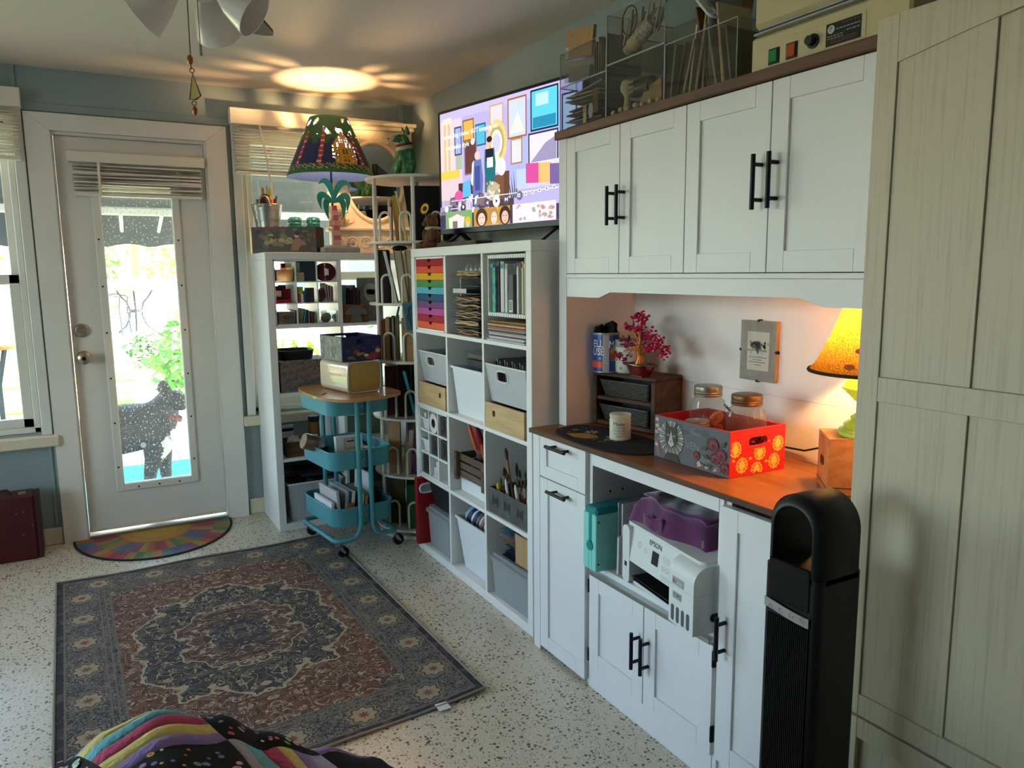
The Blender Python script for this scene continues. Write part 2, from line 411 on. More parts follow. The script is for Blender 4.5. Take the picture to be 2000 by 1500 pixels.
# ---------------------------------------------------------------- windows
def window(n, x0, x1, z0, z1, label, double=True):
 w = thing('window_%d' % n, label, None, ((x0 + x1) / 2, 2.15, z0), kind='structure')
 b = B()
 for a, c, d, e in ((x0 - .045, x0, z0 - .01, z1 + .05), (x1, x1 + .045, z0 - .01, z1 + .05), (x0, x1, z1, z1 + .05)): b.box(a, c, 2.078, 2.0995, d, e, .003)
 b.obj('casing', 'white_paint', w)
 b = B()
 for a, c, d, e in ((x0 + .001, x0 + .03, z0, z1), (x1 - .03, x1 - .001, z0, z1), (x0, x1, z1 - .03, z1 - .001), (x0, x1, z0 + .001, z0 + .03)): b.box(a, c, 2.11, 2.2, d, e, .003)
 b.obj('window_frame', 'vinyl', w)
 zm = z0 + (z1 - z0) * .49
 for k, (y, a, c) in enumerate(((2.125, z0 + .03, zm + .03), (2.16, zm - .02, z1 - .03))):
  sw = .045 if k == 0 else .035
  b = B()
  for p, q, d, e in ((x0 + .03, x0 + .03 + sw, a, c), (x1 - .03 - sw, x1 - .03, a, c), (x0 + .03, x1 - .03, a, a + sw), (x0 + .03, x1 - .03, c - sw, c)): b.box(p, q, y, y + .03, d, e, .003)
  sa = b.obj('sash', 'vinyl', w)
  B().box(x0 + .06, x1 - .06, y + .012, y + .016, a + .03, c - .03).obj('pane', 'window_glass', sa)
 sl = B().box(x0 - .07, x1 + .07, 2.045, 2.12, z0 - .065, z0 - .011, .005).obj('sill', 'cream_paint', w)
 b = B().box((x0 + x1) / 2 - .03, (x0 + x1) / 2 + .03, 2.118, 2.125, zm + .028, zm + .05, .003).obj('latch', 'vinyl', w)
 return w
window(1, *WIN_BACK[0], 'white sash window beside the door, looking onto the patio')
window(2, *WIN_BACK[1], 'white sash window behind the shelf of craft supplies')
window(3, *WIN_BACK[2], 'white sash window at the far left of the back wall')
for i, (a, c, z0, z1) in enumerate(WIN_LEFT):
 w = thing('window_%d' % (4 + i), 'white sash window in the left wall', None, (XL, (a + c) / 2, z0), kind='structure')
 b = B()
 for p, q, d, e in ((a, a + .05, z0, z1), (c - .05, c, z0, z1), (a, c, z0, z0 + .05), (a, c, z1 - .05, z1), (a, c, (z0 + z1) / 2 - .03, (z0 + z1) / 2 + .03)): b.box(XL - .1, XL + .01, p, q, d, e)
 b.obj('window_frame', 'vinyl', w)
 B().box(XL - .06, XL - .056, a + .04, c - .04, z0 + .04, z1 - .04).obj('pane', 'window_glass', w)
# ---------------------------------------------------------------- raised blinds
M('blind_white', '#e9e2d3', .45)
def blind(label, x0, x1, y, zt, zv, zb, wand, ns=16, loose=()):
 """valance top zt..zv, slat stack down to zb"""
 t = thing('window_blind', label, 'blind', ((x0 + x1) / 2, y, zb), group=None)
 B().box(x0 - .012, x1 + .012, y - .055, y - .043, zv, zt, .003).obj('valance', 'blind_white', t)
 for s in (x0 - .012, x1 + .002): B().box(s, s + .01, y - .043, y - .002, zv, zt, .002).obj('valance_return', 'blind_white', t)
 B().box(x0, x1, y - .038, y - .004, zv + .01, zt - .015, .002).obj('head_rail', 'blind_white', t)
 top = zv - .004
 for i in range(ns):
  z = zb + .018 + (top - zb - .02) * i / ns; dx = random.uniform(-.003, .003); a = random.uniform(-.0015, .0015)
  b = B().box(x0 + .008 + dx, x1 - .008 + dx, y - .045, y - .003, z, z + .0035); b.T = None
  b.v = [(p[0], p[1], p[2] + a * (p[0] - x0) / (x1 - x0) + (p[1] - y) * .06 * random.choice((-1, 1, .5))) for p in b.v]
  b.obj('slat', 'blind_white', t)
 B().box(x0 + .006, x1 - .006, y - .046, y - .002, zb, zb + .016, .003).obj('bottom_rail', 'blind_white', t)
 for fx in (.2, .8):
  b = B(); pts = []
  xc = x0 + (x1 - x0) * fx
  for i in range(40):
   pts.append((xc + .012 * sin(i * 1.9) + random.uniform(-.004, .004), y - .049, zb + .01 + (top - zb) * i / 39))
  b.tube(pts, .0011, 4); b.obj('ladder_cord', 'blind_white', t)
 if wand: B().tube(wand, .0055, 8).obj('wand', 'blind_white', t, smooth=40)
 return t
blind('white slatted blind pulled up on the door, wand over the slats', -1.372, -.772, 2.107, 1.955, 1.905, 1.745, [(-1.25, 2.048, 1.905), (-1.25, 2.046, 1.5), (-1.25, 2.047, 1.1)][:1] + [(-1.252, 2.047, 1.74)], 15)
blind('white slatted blind pulled up over the window left of the door', -2.58, -1.562, 2.08, 2.222, 2.135, 1.895, None, 15)
blind('white slatted blind pulled up in the window behind the palm tree lamp', -.612, .33, 2.08, 2.222, 2.14, 1.885, [(-.475, 2.028, 2.14), (-.45, 2.02, 1.98), (-.425, 2.0, 1.72)], 15)
# ================================================================ outdoors
M('concrete', '#b5a48a', .8, var=.12, vs=2, bump=.1)
M('grass', '#6d9a3a', .9, var=.4, vs=9, bump=.3)
M('fence_white', '#f1f3f1', .4)
M('awning_cloth', '#5b5d60', .85, var=.1, vs=14)
M('iron', '#3f4648', .5, .4)
M('orange_wood', '#c98a45', .6, var=.2)
M('leaf_a', '#5d9a35', .55, var=.35, vs=12); M('leaf_b', '#a9c04a', .55, var=.3, vs=9); M('leaf_c', '#3f6f34', .6, var=.3, vs=9)
M('teal_rug', '#2fb3a4', .95, var=.25, vs=60, bump=.3, bs=200)
B().box(-14, 10, 2.24, 11.0, -.3, -.1).obj('patio', 'concrete', kind='structure')
B().box(-14, 10, 11.0, 30, -.3, .40).obj('terrace', 'concrete', kind='structure')
for x0, x1, y0, y1 in ((-3.5, -.95, 7.2, 8.2), (-2.6, -.75, 9.4, 10.6), (.2, 4.5, 4.4, 7.5), (-7, -2.2, 4.6, 6.2)):
 B().box(x0, x1, y0, y1, -.1, -.075).obj('lawn_patch', 'grass', label=None, kind='structure')
# paving slabs next to the door
pav = tag(B().box(-3.2, 1.6, 3.3, 6.9, -.1, -.095).obj('paving', 'concrete'), kind='structure')
M('paver', '#bcae98', .75, var=.1, vs=4)
me0 = None
for i in range(8):
 for j in range(6):
  cx, cy = -2.9 + i * .6, 3.6 + j * .6
  if me0 is None:
   o = B().box(-.29, .29, -.29, .29, -.0949, -.08, .006).obj('slab', 'paver', pav); me0 = o.data
  else:
   o = bpy.data.objects.new('slab', me0); COL.objects.link(o); o.parent = pav
  o.location = Vector((cx, cy, 0)) - pav.location
# turquoise outdoor mat
B().box(-1.7, -.45, 2.45, 4.0, -.079, -.068, .004).obj('outdoor_mat', 'teal_rug', label='turquoise outdoor mat outside the glass door', cat='mat')
# awning over the door with scalloped valance
aw = thing('awning', 'dark grey fabric awning with scalloped valance above the patio', 'awning', (-1.1, 4.0, 1.55))
B().prism([(2.25, 2.45), (4.02, 1.86), (4.03, 1.88), (2.25, 2.48)], -2.4, .6, 'yzx').obj('canopy', 'awning_cloth', aw)
poly = [(-2.4, 1.87), (-2.4, 1.6)]
for i in range(60):
 x = -2.4 + 3.0 * i / 59; poly.append((x, 1.555 + .028 * abs(sin((x + 2.4) * pi / .30))))
poly += [(.6, 1.6), (.6, 1.87)]
B().prism(poly, 4.0, 4.01, 'xzy').obj('valance', 'awning_cloth', aw)
B().box(-2.4, .6, 3.2, 3.26, 1.735, 1.785, .01).obj('front_bar', 'vinyl', aw)
for x in (-1.12, -.88): B().tube([(x, 3.2, 1.745), (x + .03, 3.9, 1.67)], .012, 6).obj('strut', 'vinyl', aw)
# white vinyl fence
fn = thing('vinyl_fence', 'white vinyl privacy fence across the yard', 'fence', (-1, 14.5, .4))
me0 = None
for i in range(44):
 if me0 is None: o = B().box(-.145, .145, 14.5, 14.53, .45, 1.22, .005).obj('board', 'fence_white', fn); me0 = o.data
 else: o = bpy.data.objects.new('board', me0); COL.objects.link(o); o.parent = fn
 o.location = (-6 + i * .3 + .0, 0, 0)
for z in (.42, 1.2): B().box(-8, 6.4, 14.48, 14.55, z, z + .09, .005).obj('rail', 'fence_white', fn)
for x in (-7.2, -4.8, -2.4, -.42, 2.0, 4.4): B().box(x - .06, x + .06, 14.45, 14.57, .4, 1.34, .01).obj('post', 'fence_white', fn)
# bistro set on the terrace
def leafball(b, c, r, n, size, zs=1.0):
 for i in range(n):
  a = random.uniform(0, 2 * pi); ph = math.acos(random.uniform(-1, 1)); rr = random.uniform(.55, 1) * r
  p = Vector((c[0] + rr * sin(ph) * cos(a), c[1] + rr * sin(ph) * sin(a), c[2] + rr * cos(ph) * zs))
  d = Vector((random.uniform(-1, 1), random.uniform(-1, 1), random.uniform(-.6, .8))).normalized(); q = d.cross(Vector((random.uniform(-1, 1), random.uniform(-1, 1), 1))).normalized()
  s = size * random.uniform(.6, 1.3)
  b.poly([p - d * s, p + q * s * .42 + d * s * .1, p + d * s, p - q * s * .42 + d * s * .1])
t = thing('bistro_table', 'round wooden topped iron bistro table on the raised terrace', 'table', (-.62, 12.0, .4))
B().lathe([(0, 1.11), (.31, 1.11), (.32, 1.125), (.31, 1.14), (0, 1.14)], 24, (-.62, 12.0, 0)).obj('table_top', 'orange_wood', t)
for sx, sy in ((1, 0), (-1, 0), (0, 1)):
 pts = [(-.62 + sx * r, 12.0 + sy * r, z) for r, z in ((.27, 1.11), (.22, 1.02), (.12, .9), (.09, .78), (.1, .66), (.16, .52), (.28, .41))]
 B().tube(pts, .018, 6).obj('leg', 'iron', t, smooth=50)
B().lathe([(.09, .74), (.1, .74), (.1, .79), (.09, .79)], 16, (-.62, 12.0, 0), closed=True).obj('collar_ring', 'iron', t)
def chair(x, y, z, rz, label, s=1.0):
 t = thing('patio_chair', label, 'chair', (x, y, z), rz, world=False)
 B().box(-.2 * s, .2 * s, -.2 * s, .2 * s, .44 * s, .47 * s, .01).obj('seat', 'orange_wood', t)
 for a, c in ((-1, -1), (1, -1), (-1, 1), (1, 1)):
  top = .88 if c > 0 else .62
  B().tube([(a * .22 * s, c * .22 * s, 0), (a * .19 * s, c * .19 * s, .45 * s), (a * .19 * s, c * .21 * s, top * s)], .014, 6).obj('leg', 'iron', t)
 for i in range(3): B().box(-.19 * s, .19 * s, .2 * s, .22 * s, (.6 + i * .1) * s, (.66 + i * .1) * s, .004).obj('back_slat', 'orange_wood', t)
 for a in (-1, 1): B().tube([(a * .19 * s, -.19 * s, .62 * s), (a * .22 * s, 0, .66 * s), (a * .19 * s, .2 * s, .64 * s)], .014, 6).obj('armrest', 'iron', t)
 return t
chair(-1.0, 11.75, .4, rad(70), 'wood slat patio chair beside the bistro table')
# bar set outside the left window
t = thing('bar_table', 'tall wood-topped patio table outside the window left of the door', 'table', (-2.0, 4.05, -.1))
B().lathe([(0, .86), (.22, .86), (.23, .875), (.22, .89), (0, .89)], 28, (-2.02, 4.05, 0)).obj('table_top', 'orange_wood', t)
B().lathe([(0, .89), (.17, .892), (0, .9)], 24, (-2.02, 4.05, 0)).obj('table_inlay', 'concrete', t)
for a in (30, 150, 270):
 B().tube([(-2.02 + r * cos(rad(a)), 4.05 + r * sin(rad(a)), z) for r, z in ((.16, .86), (.1, .6), (.1, .3), (.18, -.1))], .018, 6).obj('leg', 'iron', t, smooth=50)
for x, y, rz, lb in ((-2.1, 3.5, 20, 'patio stool with orange wooden seat in front of the tall patio table'), (-2.45, 4.5, 200, 'patio stool with orange wooden seat behind the tall patio table')):
 t = thing('patio_stool', lb, 'stool', (x, y, -.1), rad(rz), world=False)
 B().box(-.17, .17, -.16, .16, .62, .66, .012).obj('seat', 'orange_wood', t)
 for a, c in ((-1, -1), (1, -1), (-1, 1), (1, 1)):
  B().tube([(a * .2, c * .2, 0), (a * .15, c * .14, .62)] + ([(a * .15, c * .16, .95)] if c > 0 else []), .013, 6).obj('leg', 'iron', t)
 B().tube([(-.15, .16, .95), (0, .19, 1.0), (.15, .16, .95)], .013, 6).obj('back_rail', 'iron', t)
 B().tube([(-.18, -.18, .25), (.18, -.18, .25), (.18, .18, .25), (-.18, .18, .25)], .01, 6, True).obj('foot_ring', 'iron', t)
# planter in the yard
t = thing('planter', 'pale round planter with a small bush in the yard', 'planter', (-.72, 8.2, -.1))
B().lathe([(0, -.1), (.15, -.1), (.2, .2), (.21, .22), (.19, .22), (.18, .15), (0, .15)], 20, (-.72, 8.2, 0)).obj('pot', 'concrete', t)
b = B(); leafball(b, (-.72, 8.2, .42), .27, 260, .05); b.obj('foliage', 'leaf_c', t, recalc=False)
# shrubs and palms
def shrub(x, y, z, r, n, mat, label, size=.09):
 t = thing('garden_shrub', label, 'shrub', (x, y, z))
 b = B(); leafball(b, (x, y, z + r * 1.0), r, n, size, 1.1); b.obj('foliage', mat, t, recalc=False)
 B().cyl((x, y, z), (x, y, z + r), .05, 8, .03).obj('stem', 'orange_wood', t)
shrub(-3.6, 16.4, .4, .95, 700, 'leaf_b', 'yellow-green shrub behind the left part of the white fence', .12)
shrub(-1.5, 17.9, .4, 1.0, 700, 'leaf_a', 'bright green shrub behind the white fence, beside the yellow-green one', .12)
shrub(1.0, 18.6, .4, 1.1, 700, 'leaf_b', 'lime shrub behind the right part of the white fence', .12)
shrub(-3.1, 6.3, -.1, .6, 600, 'leaf_a', 'leafy green bush beyond the tall patio table')
shrub(-4.3, 8.2, -.1, .9, 700, 'leaf_b', 'light green bush at the far side of the yard, left of the tall patio table')
shrub(.35, 5.3, -.1, .42, 600, 'leaf_b', 'light green bush behind the white picket railing')
shrub(1.35, 5.4, -.1, .45, 600, 'leaf_a', 'mid green bush behind the white picket railing, right of the light green one')
shrub(-.35, 6.9, -.1, .5, 500, 'leaf_a', 'small green bush behind the left end of the picket railing')
def palm(x, y, z, h, label):
 t = thing('palm', label, 'palm', (x, y, z))
 B().cyl((x, y, z), (x + .1, y, z + h), .09, 10, .07).obj('trunk', 'orange_wood', t)
 for k in range(11):
  a = 2 * pi * k / 11 + random.random() * .4; b = B(); pts = []
  for i in range(12):
   u = i / 11; pts.append(Vector((x + .1 + cos(a) * 1.1 * u, y + sin(a) * 1.1 * u, z + h + .35 * sin(u * 2.2) - 1.15 * u * u)))
  b.tube(pts, .012, 4)
  for i in range(1, 12):
   d = Vector((-sin(a), cos(a), 0))
   for s in (-1, 1):
    p = pts[i]; e = p + d * s * .12 + Vector((cos(a) * .05, sin(a) * .05, -.42 * (1 - .3 * i / 11)))
    b.poly([p, p + Vector((.02 * cos(a), .02 * sin(a), 0)), e])
  b.obj('frond', 'leaf_b' if k % 3 == 0 else 'leaf_a', t, recalc=False)
palm(-1.75, 13.0, .4, 2.1, 'fan palm with drooping fronds in front of the white fence')
palm(-.4, 15.9, .4, 2.2, 'palm with drooping fronds behind the white fence')
palm(2.3, 16.2, .4, 2.3, 'palm behind the right end of the white fence')
# white picket railing outside the right window
t = thing('picket_railing', 'white picket railing outside the window behind the shelf', 'railing', (.7, 4.0, -.1))
for z in (.08, .84): B().box(-.4, 3.0, 3.98, 4.03, z, z + .05, .004).obj('rail', 'fence_white', t)
me0 = None
for i in range(24):
 if me0 is None: o = B().box(-.022, .022, 3.985, 4.01, .1, .86, .003).obj('picket', 'fence_white', t); me0 = o.data
 else: o = bpy.data.objects.new('picket', me0); COL.objects.link(o); o.parent = t
 o.location = (-.38 + i * .142, 0, 0)
for x in (-.42, 1.4, 3.0): B().box(x - .04, x + .04, 3.96, 4.04, -.1, .98, .005).obj('post', 'fence_white', t)
# porch roof with a white beam outside the right window
M('porch_metal', '#8fa0a4', .7, var=.1, vs=5)
t = thing('porch_roof', 'grey metal porch roof on white posts outside the window', 'roof', (1.6, 3.4, -.1))
B().box(-.35, 4.0, 2.25, 4.3, 2.22, 2.28).obj('roof_sheet', 'porch_metal', t)
B().box(-.35, 4.0, 4.2, 4.3, 2.1, 2.22, .01).obj('beam', 'fence_white', t)
for x in (.62, 2.6): B().box(x - .04, x + .04, 4.2, 4.28, -.1, 2.1, .005).obj('post', 'fence_white', t)
B().box(.2, 4.0, 4.31, 4.33, 1.1, 2.2).obj('shade_screen', 'porch_metal', t)
# neighbouring house behind the fence
M('pink_stucco', '#e3bdb4', .8, var=.05)
t = thing('neighbour_house', 'pale pink house behind the fence and palms', 'house', (-2, 22, .4))
B().box(-9, 6, 22, 28, .4, 2.6).obj('wall', 'pink_stucco', t)
B().prism([(-9.4, 2.6), (6.4, 2.6), (4.5, 4.4), (-7.5, 4.4)], 21.6, 28.4, 'xzy').obj('roof', 'concrete', t)
# ---------------------------------------------------------------- dog outside the door
def skin(name, verts, edges, radii, mat, parent, sub=2, root=0):
 me = bpy.data.meshes.new(name); off = OFF.get(parent.name, Vector((0, 0, 0))) if parent else Vector((0, 0, 0))
 me.from_pydata([tuple(Vector(v) - off) for v in verts], edges, []); me.materials.append(mat if not isinstance(mat, str) else M(mat))
 o = bpy.data.objects.new(name, me); COL.objects.link(o); o.parent = parent
 md = o.modifiers.new('skin', 'SKIN'); md.use_smooth_shade = True
 for i, r in enumerate(radii):
  sv = me.skin_vertices[0].data[i]; sv.radius = (r, r) if not isinstance(r, tuple) else r; sv.use_root = (i == root)
 md = o.modifiers.new('sub', 'SUBSURF'); md.levels = sub; md.render_levels = sub
 return o
def dogfur():
 m, n, o = newmat('dog_fur'); p = N(n, 'ShaderNodeBsdfPrincipled', i_Roughness=.75)
 v = coords(n); t = N(n, 'ShaderNodeTexNoise', i_Scale=14.0, i_Detail=6.0, i_Distortion=1.0); n.links.new(v, t.inputs['Vector'])
 c = mixc(n, t.outputs[0], lin('#171312'), lin('#4c3b31'))
 # white bib on the chest
 sp = N(n, 'ShaderNodeSeparateXYZ'); n.links.new(v, sp.inputs[0])
 d = N(n, 'ShaderNodeVectorMath', operation='DISTANCE'); n.links.new(v, d.inputs[0]); d.inputs[1].default_value = (.165, -.06, .37)
 nz = math_(n, 'ADD', d.outputs['Value'], math_(n, 'MULTIPLY', math_(n, 'SUBTRACT', t.outputs[0], .5), .12))
 c = mixc(n, math_(n, 'LESS_THAN', nz, .10), c, lin('#d8d0c2'))
 n.links.new(c, p.inputs['Base Color']); n.links.new(p.outputs[0], o.inputs[0]); MATS['dog_fur'] = m; return m
dogfur()
dg = thing('dog', 'black brindle dog with white chest standing outside the glass door', 'dog', (-1.12, 2.9, -.068))
X0, Y0, Z0 = -1.12, 2.9, -.068
def dp(x, y, z): return (X0 + x, Y0 + y, Z0 + z)
V_ = [dp(-.36, .0, .50), dp(-.16, 0, .50), dp(.02, 0, .49), dp(.12, -.01, .50), dp(.155, -.02, .60), dp(.17, -.03, .665), dp(.235, -.05, .63), dp(.285, -.06, .605),
      dp(.12, .075, .40), dp(.13, .085, .22), dp(.13, .085, .06), dp(.165, .08, .022),
      dp(.10, -.075, .40), dp(.03, -.085, .22), dp(.02, -.085, .06), dp(.05, -.085, .022),
      dp(-.36, .085, .42), dp(-.30, .09, .30), dp(-.40, .09, .18), dp(-.39, .09, .05), dp(-.35, .09, .022),
      dp(-.36, -.085, .42), dp(-.30, -.09, .30), dp(-.40, -.09, .18), dp(-.39, -.09, .05), dp(-.35, -.09, .022),
      dp(-.47, .0, .50), dp(-.55, .0, .40), dp(-.58, 0, .27)]
E_ = [(0, 1), (1, 2), (2, 3), (3, 4), (4, 5), (5, 6), (6, 7), (3, 8), (8, 9), (9, 10), (10, 11), (3, 12), (12, 13), (13, 14), (14, 15), (0, 16), (16, 17), (17, 18), (18, 19), (19, 20),
      (0, 21), (21, 22), (22, 23), (23, 24), (24, 25), (0, 26), (26, 27), (27, 28)]
Rr = [.105, .115, .145, .13, .095, .09, .06, .045, .075, .042, .032, .03, .075, .042, .032, .03, .085, .06, .038, .03, .03, .085, .06, .038, .03, .03, .04, .025, .012]
skin('body', V_, E_, Rr, 'dog_fur', dg, 2, 2)
for s in (-1, 1):
 b = B(); b.sphere(dp(.15 + .0 * s, -.03 + s * .075, .715), (.035, .018, .05), 10, 6); b.T = None
 b.v = [(p[0] + .03 * (p[2] - Z0 - .715) * s, p[1] + s * .25 * (.76 - (p[2] - Z0)), p[2]) for p in b.v]
 b.obj('ear', 'dog_fur', dg, smooth=60)
M('dog_nose', '#0d0c0c', .3); B().sphere(dp(.325, -.065, .61), (.016, .02, .016), 10, 6).obj('nose', 'dog_nose', dg, smooth=60)
for s in (-1, 1): B().sphere(dp(.225, -.045 + s * .05, .685), .011, 8, 6).obj('eye', 'dog_nose', dg, smooth=60)
M('collar_red', '#7d2b2b', .6)
b = B(); b.T = Matrix.Translation(dp(.14, -.015, .56)) @ Matrix.Rotation(rad(25), 4, 'Y'); b.lathe([(.108, -.014), (.112, -.014), (.112, .014), (.108, .014)], 24, closed=True); b.obj('collar', 'collar_red', dg)
b = B(); ylathe(b, [(0, 0), (.016, 0), (.016, .004), (0, .004)], dp(.0, -.149, .40)); b.obj('tag', 'brass_dull', dg)
# ================================================================ cube shelves
def cube_shelf(label, rows, cols, T, loc):
 """local: u along width 0..W, depth 0(front)..-.39, z up; T maps (u, depth, z)"""
 t = thing('cube_shelf', label, 'shelf', loc)
 W = .076 + cols * .335 + (cols - 1) * .016; H = .076 + rows * .335 + (rows - 1) * .016
 def part(nm, u0, u1, z0, z1, d0=0, d1=.39, bv=.002):
  b = B(); b.T = T; b.box(u0, u1, d0, d1, z0, z1, bv); return b.obj(nm, 'white_melamine', t)
 part('bottom_panel', 0, W, 0, .038); part('top_panel', 0, W, H - .038, H)
 part('side_panel', 0, .038, .0381, H - .0381); part('side_panel', W - .038, W, .0381, H - .0381)
 for r in range(1, rows): z = .038 + r * .335 + (r - 1) * .016; part('shelf_board', .0381, W - .0381, z, z + .016, .002, .388, .001)
 for c in range(1, cols):
  u = .038 + c * .335 + (c - 1) * .016
  for r in range(rows):
   z = .038 + r * .351; part('divider', u, u + .016, z + .0002, z + .3348, .002, .388, .001)
 return t
KR = Matrix(((0, 1, 0, 0), (1, 0, 0, 0), (0, 0, 1, 0), (0, 0, 0, 1)))            # u->y, depth->x
KL = Matrix(((1, 0, 0, -.555), (0, 1, 0, 1.686), (0, 0, 1, 0), (0, 0, 0, 1)))     # u->x, depth->y
cube_shelf('white cube shelf of twelve cubbies under the television', 4, 3, KR, (.195, .556, 0))
cube_shelf('white open-backed cube shelf standing in front of the window', 4, 2, KL, (-.17, 1.88, 0))
CY = [.038, .389, .740]          # cubby starts along y (right shelf)
CZ = [.038, .389, .740, 1.091]
# ================================================================ desk cabinets with hutch
M('gap_dark', '#24242a', .9)
def shaker(t, nm, xf, y0, y1, z0, z1, st=.05, mat='white_satin', th=.02):
 """door/drawer front: back slab + four frame bars; front face at x=xf"""
 d = B().box(xf + .007, xf + th, y0, y1, z0, z1, .001).obj(nm, mat, t)
 for nm2, a, c, e, g in (('stile', y0, y0 + st, z0, z1), ('stile', y1 - st, y1, z0, z1), ('rail', y0 + st + .0004, y1 - st - .0004, z0, z0 + st), ('rail', y0 + st + .0004, y1 - st - .0004, z1 - st, z1)):
  B().box(xf, xf + .0072, a, c, e, g, .0008).obj(nm2, mat, d)
 return d
def bar_handle(d, xf, y, z, L, vertical):
 b = B(); q = Vector((0, 0, 1)) if vertical else Vector((0, 1, 0)); c = Vector((xf - .03, y, z))
 b.cyl(c - q * L / 2, c + q * L / 2, .0058, 10)
 for s in (-1, 1): p = c + q * s * L * .32; b.cyl(p, p + Vector((.0305, 0, 0)), .005, 8)
 return b.obj('handle', 'black_metal', d, smooth=40)
XF = -.022; XI = .40
# left unit: drawer over tall door
t = thing('base_cabinet', 'white base cabinet with a drawer above one tall door', 'cabinet', (.19, -.21, 0))
b = B(); b.box(0, XI, -.372, -.354, 0, .795); b.box(0, XI, -.063, -.045, 0, .795); b.box(XI - .01, XI, -.354, -.063, 0, .795); b.box(0, XI, -.354, -.063, .02, .038); b.box(0, XI, -.354, -.063, .777, .795)
b.obj('body', 'white_satin', t)
B().box(XF, -.0005, -.088, -.045, 0, .795, .001).obj('face_post', 'white_satin', t)
d = shaker(t, 'drawer', XF, -.367, -.0905, .650, .793, .042); bar_handle(d, XF, -.232, .772, .118, False)
d = shaker(t, 'door', XF, -.367, -.0905, .018, .646, .05); bar_handle(d, XF, -.235, .617, .112, False)
# middle unit: open bay over two doors
t = thing('base_cabinet', 'white base cabinet with an open printer bay above two small doors', 'cabinet', (.19, -.66, 0))
b = B(); b.box(-.008, XI, -.388, -.3735, 0, .795); b.box(-.008, XI, -.953, -.938, 0, .795); b.box(XI - .01, XI, -.938, -.388, 0, .795); b.box(-.008, XI, -.938, -.388, .405, .43); b.box(-.01, XI, -.938, -.388, 0, .083); b.box(-.01, .01, -.938, -.388, .75, .795)
b.obj('body', 'white_satin', t)
B().box(-.03, -.0085, -.938, -.388, .398, .412, .001).obj('shelf_lip', 'alu', t)
for y0, y1, hy in ((-.664, -.392, -.648), (-.944, -.668, -.69)):
 d = shaker(t, 'door', XF, y0, y1, .088, .396, .05); bar_handle(d, XF, hy, .255, .112, True)
 hyy = -.3895 if y1 > -.5 else -.9465
 for z in (.355, .12) if y1 > -.5 else (.36, .15): B().box(XF - .003, XF + .01, hyy - .004, hyy + .004, z - .023, z + .023, .002).obj('hinge', 'black_metal', d)
for dx in (.06, .11): B().cyl((dx, -.3886, .655), (dx, -.3892, .655), .004, 8).obj('peg_hole', 'black_metal', t)
# right unit: tall door
t = thing('base_cabinet', 'white base cabinet with one tall door behind the black tower fan', 'cabinet', (.19, -1.13, 0))
b = B(); b.box(0, XI, -.972, -.9545, 0, .795); b.box(0, XI, -1.305, -1.288, 0, .795); b.box(XI - .01, XI, -1.288, -.972, 0, .795); b.box(-.01, XI, -1.288, -.972, 0, .083)
b.obj('body', 'white_satin', t)
d = shaker(t, 'door', XF, -1.30, -.959, .09, .775, .055); bar_handle(d, XF, -.985, .44, .115, True)
# countertop
WOOD('counter_wood', '#6a3a1c', '#94582c', 5, 'y', .38)
WOOD('walnut_edge', '#3c2316', '#5d3a24', 5, 'y', .45)
t = thing('countertop', 'brown wood-grain desk top running along the white cabinets', 'countertop', (.18, -.68, .796))
B().box(-.035, XI + .01, -1.312, -.04, .7965, .8125, .0015).obj('top_board', 'counter_wood', t)
B().box(-.0362, -.0352, -1.312, -.04, .7965, .8115, .0004).obj('edge_band', 'walnut_edge', t)
ZT = .8127
# hutch
XH = .089
t = thing('hutch', 'white hutch with four shaker doors above an open desk niche', 'cabinet', (.245, -.675, ZT))
b = B(); b.box(XH, .40, -.088, -.042, ZT, 1.795, .001); b.obj('side_post', 'white_satin', t)
b = B(); b.box(XH, .40, -1.308, -1.262, ZT, 1.795, .001); b.obj('side_post', 'white_satin', t)
B().box(.388, .40, -1.262, -.088, ZT, .985).obj('back_panel', 'white_satin', t)
B().box(.388, .40, -1.262, -.088, .9857, 1.795).obj('back_panel', 'white_satin', t)
B().box(XH + .02, .388, -1.262, -.088, 1.325, 1.343).obj('bottom_board', 'white_satin', t)
B().box(XH + .0, XH + .02, -1.262, -.088, 1.332, 1.345, .001).obj('face_rail', 'white_satin', t)
poly = [(-.088, 1.331), (-1.262, 1.331), (-1.262, 1.268), (-1.135, 1.268)]
poly += [(-1.135 + .06 * (1 - cos(pi * i / 8)) / 2, 1.268 + .019 * (1 - cos(pi * i / 8)) / 2) for i in range(1, 9)]
poly += [(-.275 - .06 * (1 - cos(pi * i / 8)) / 2, 1.268 + .019 * (1 - cos(pi * i / 8)) / 2) for i in range(8, 0, -1)] + [(-.275, 1.268), (-.088, 1.268)]
B().prism(poly, XH + .002, XH + .018, 'yzx').obj('valance', 'white_satin', t)
ys = [-.0885 - .2935 * i for i in range(5)]
for i in range(4):
 d = shaker(t, 'door', XH, ys[i + 1] + .0015, ys[i] - .0015, 1.347, 1.793, .05)
 hy = ys[i + 1] + .024 if i % 2 == 0 else ys[i] - .024
 bar_handle(d, XH, hy, 1.552 if i < 2 else 1.562, .118 if i < 2 else .13, True)
WOOD('hutch_top_wood', '#4a2c1a', '#6a4327', 5, 'y', .45)
B().box(XH - .012, .41, -1.32, -.03, 1.7955, 1.8225, .002).obj('top_board', 'hutch_top_wood', t)
ZH = 1.823
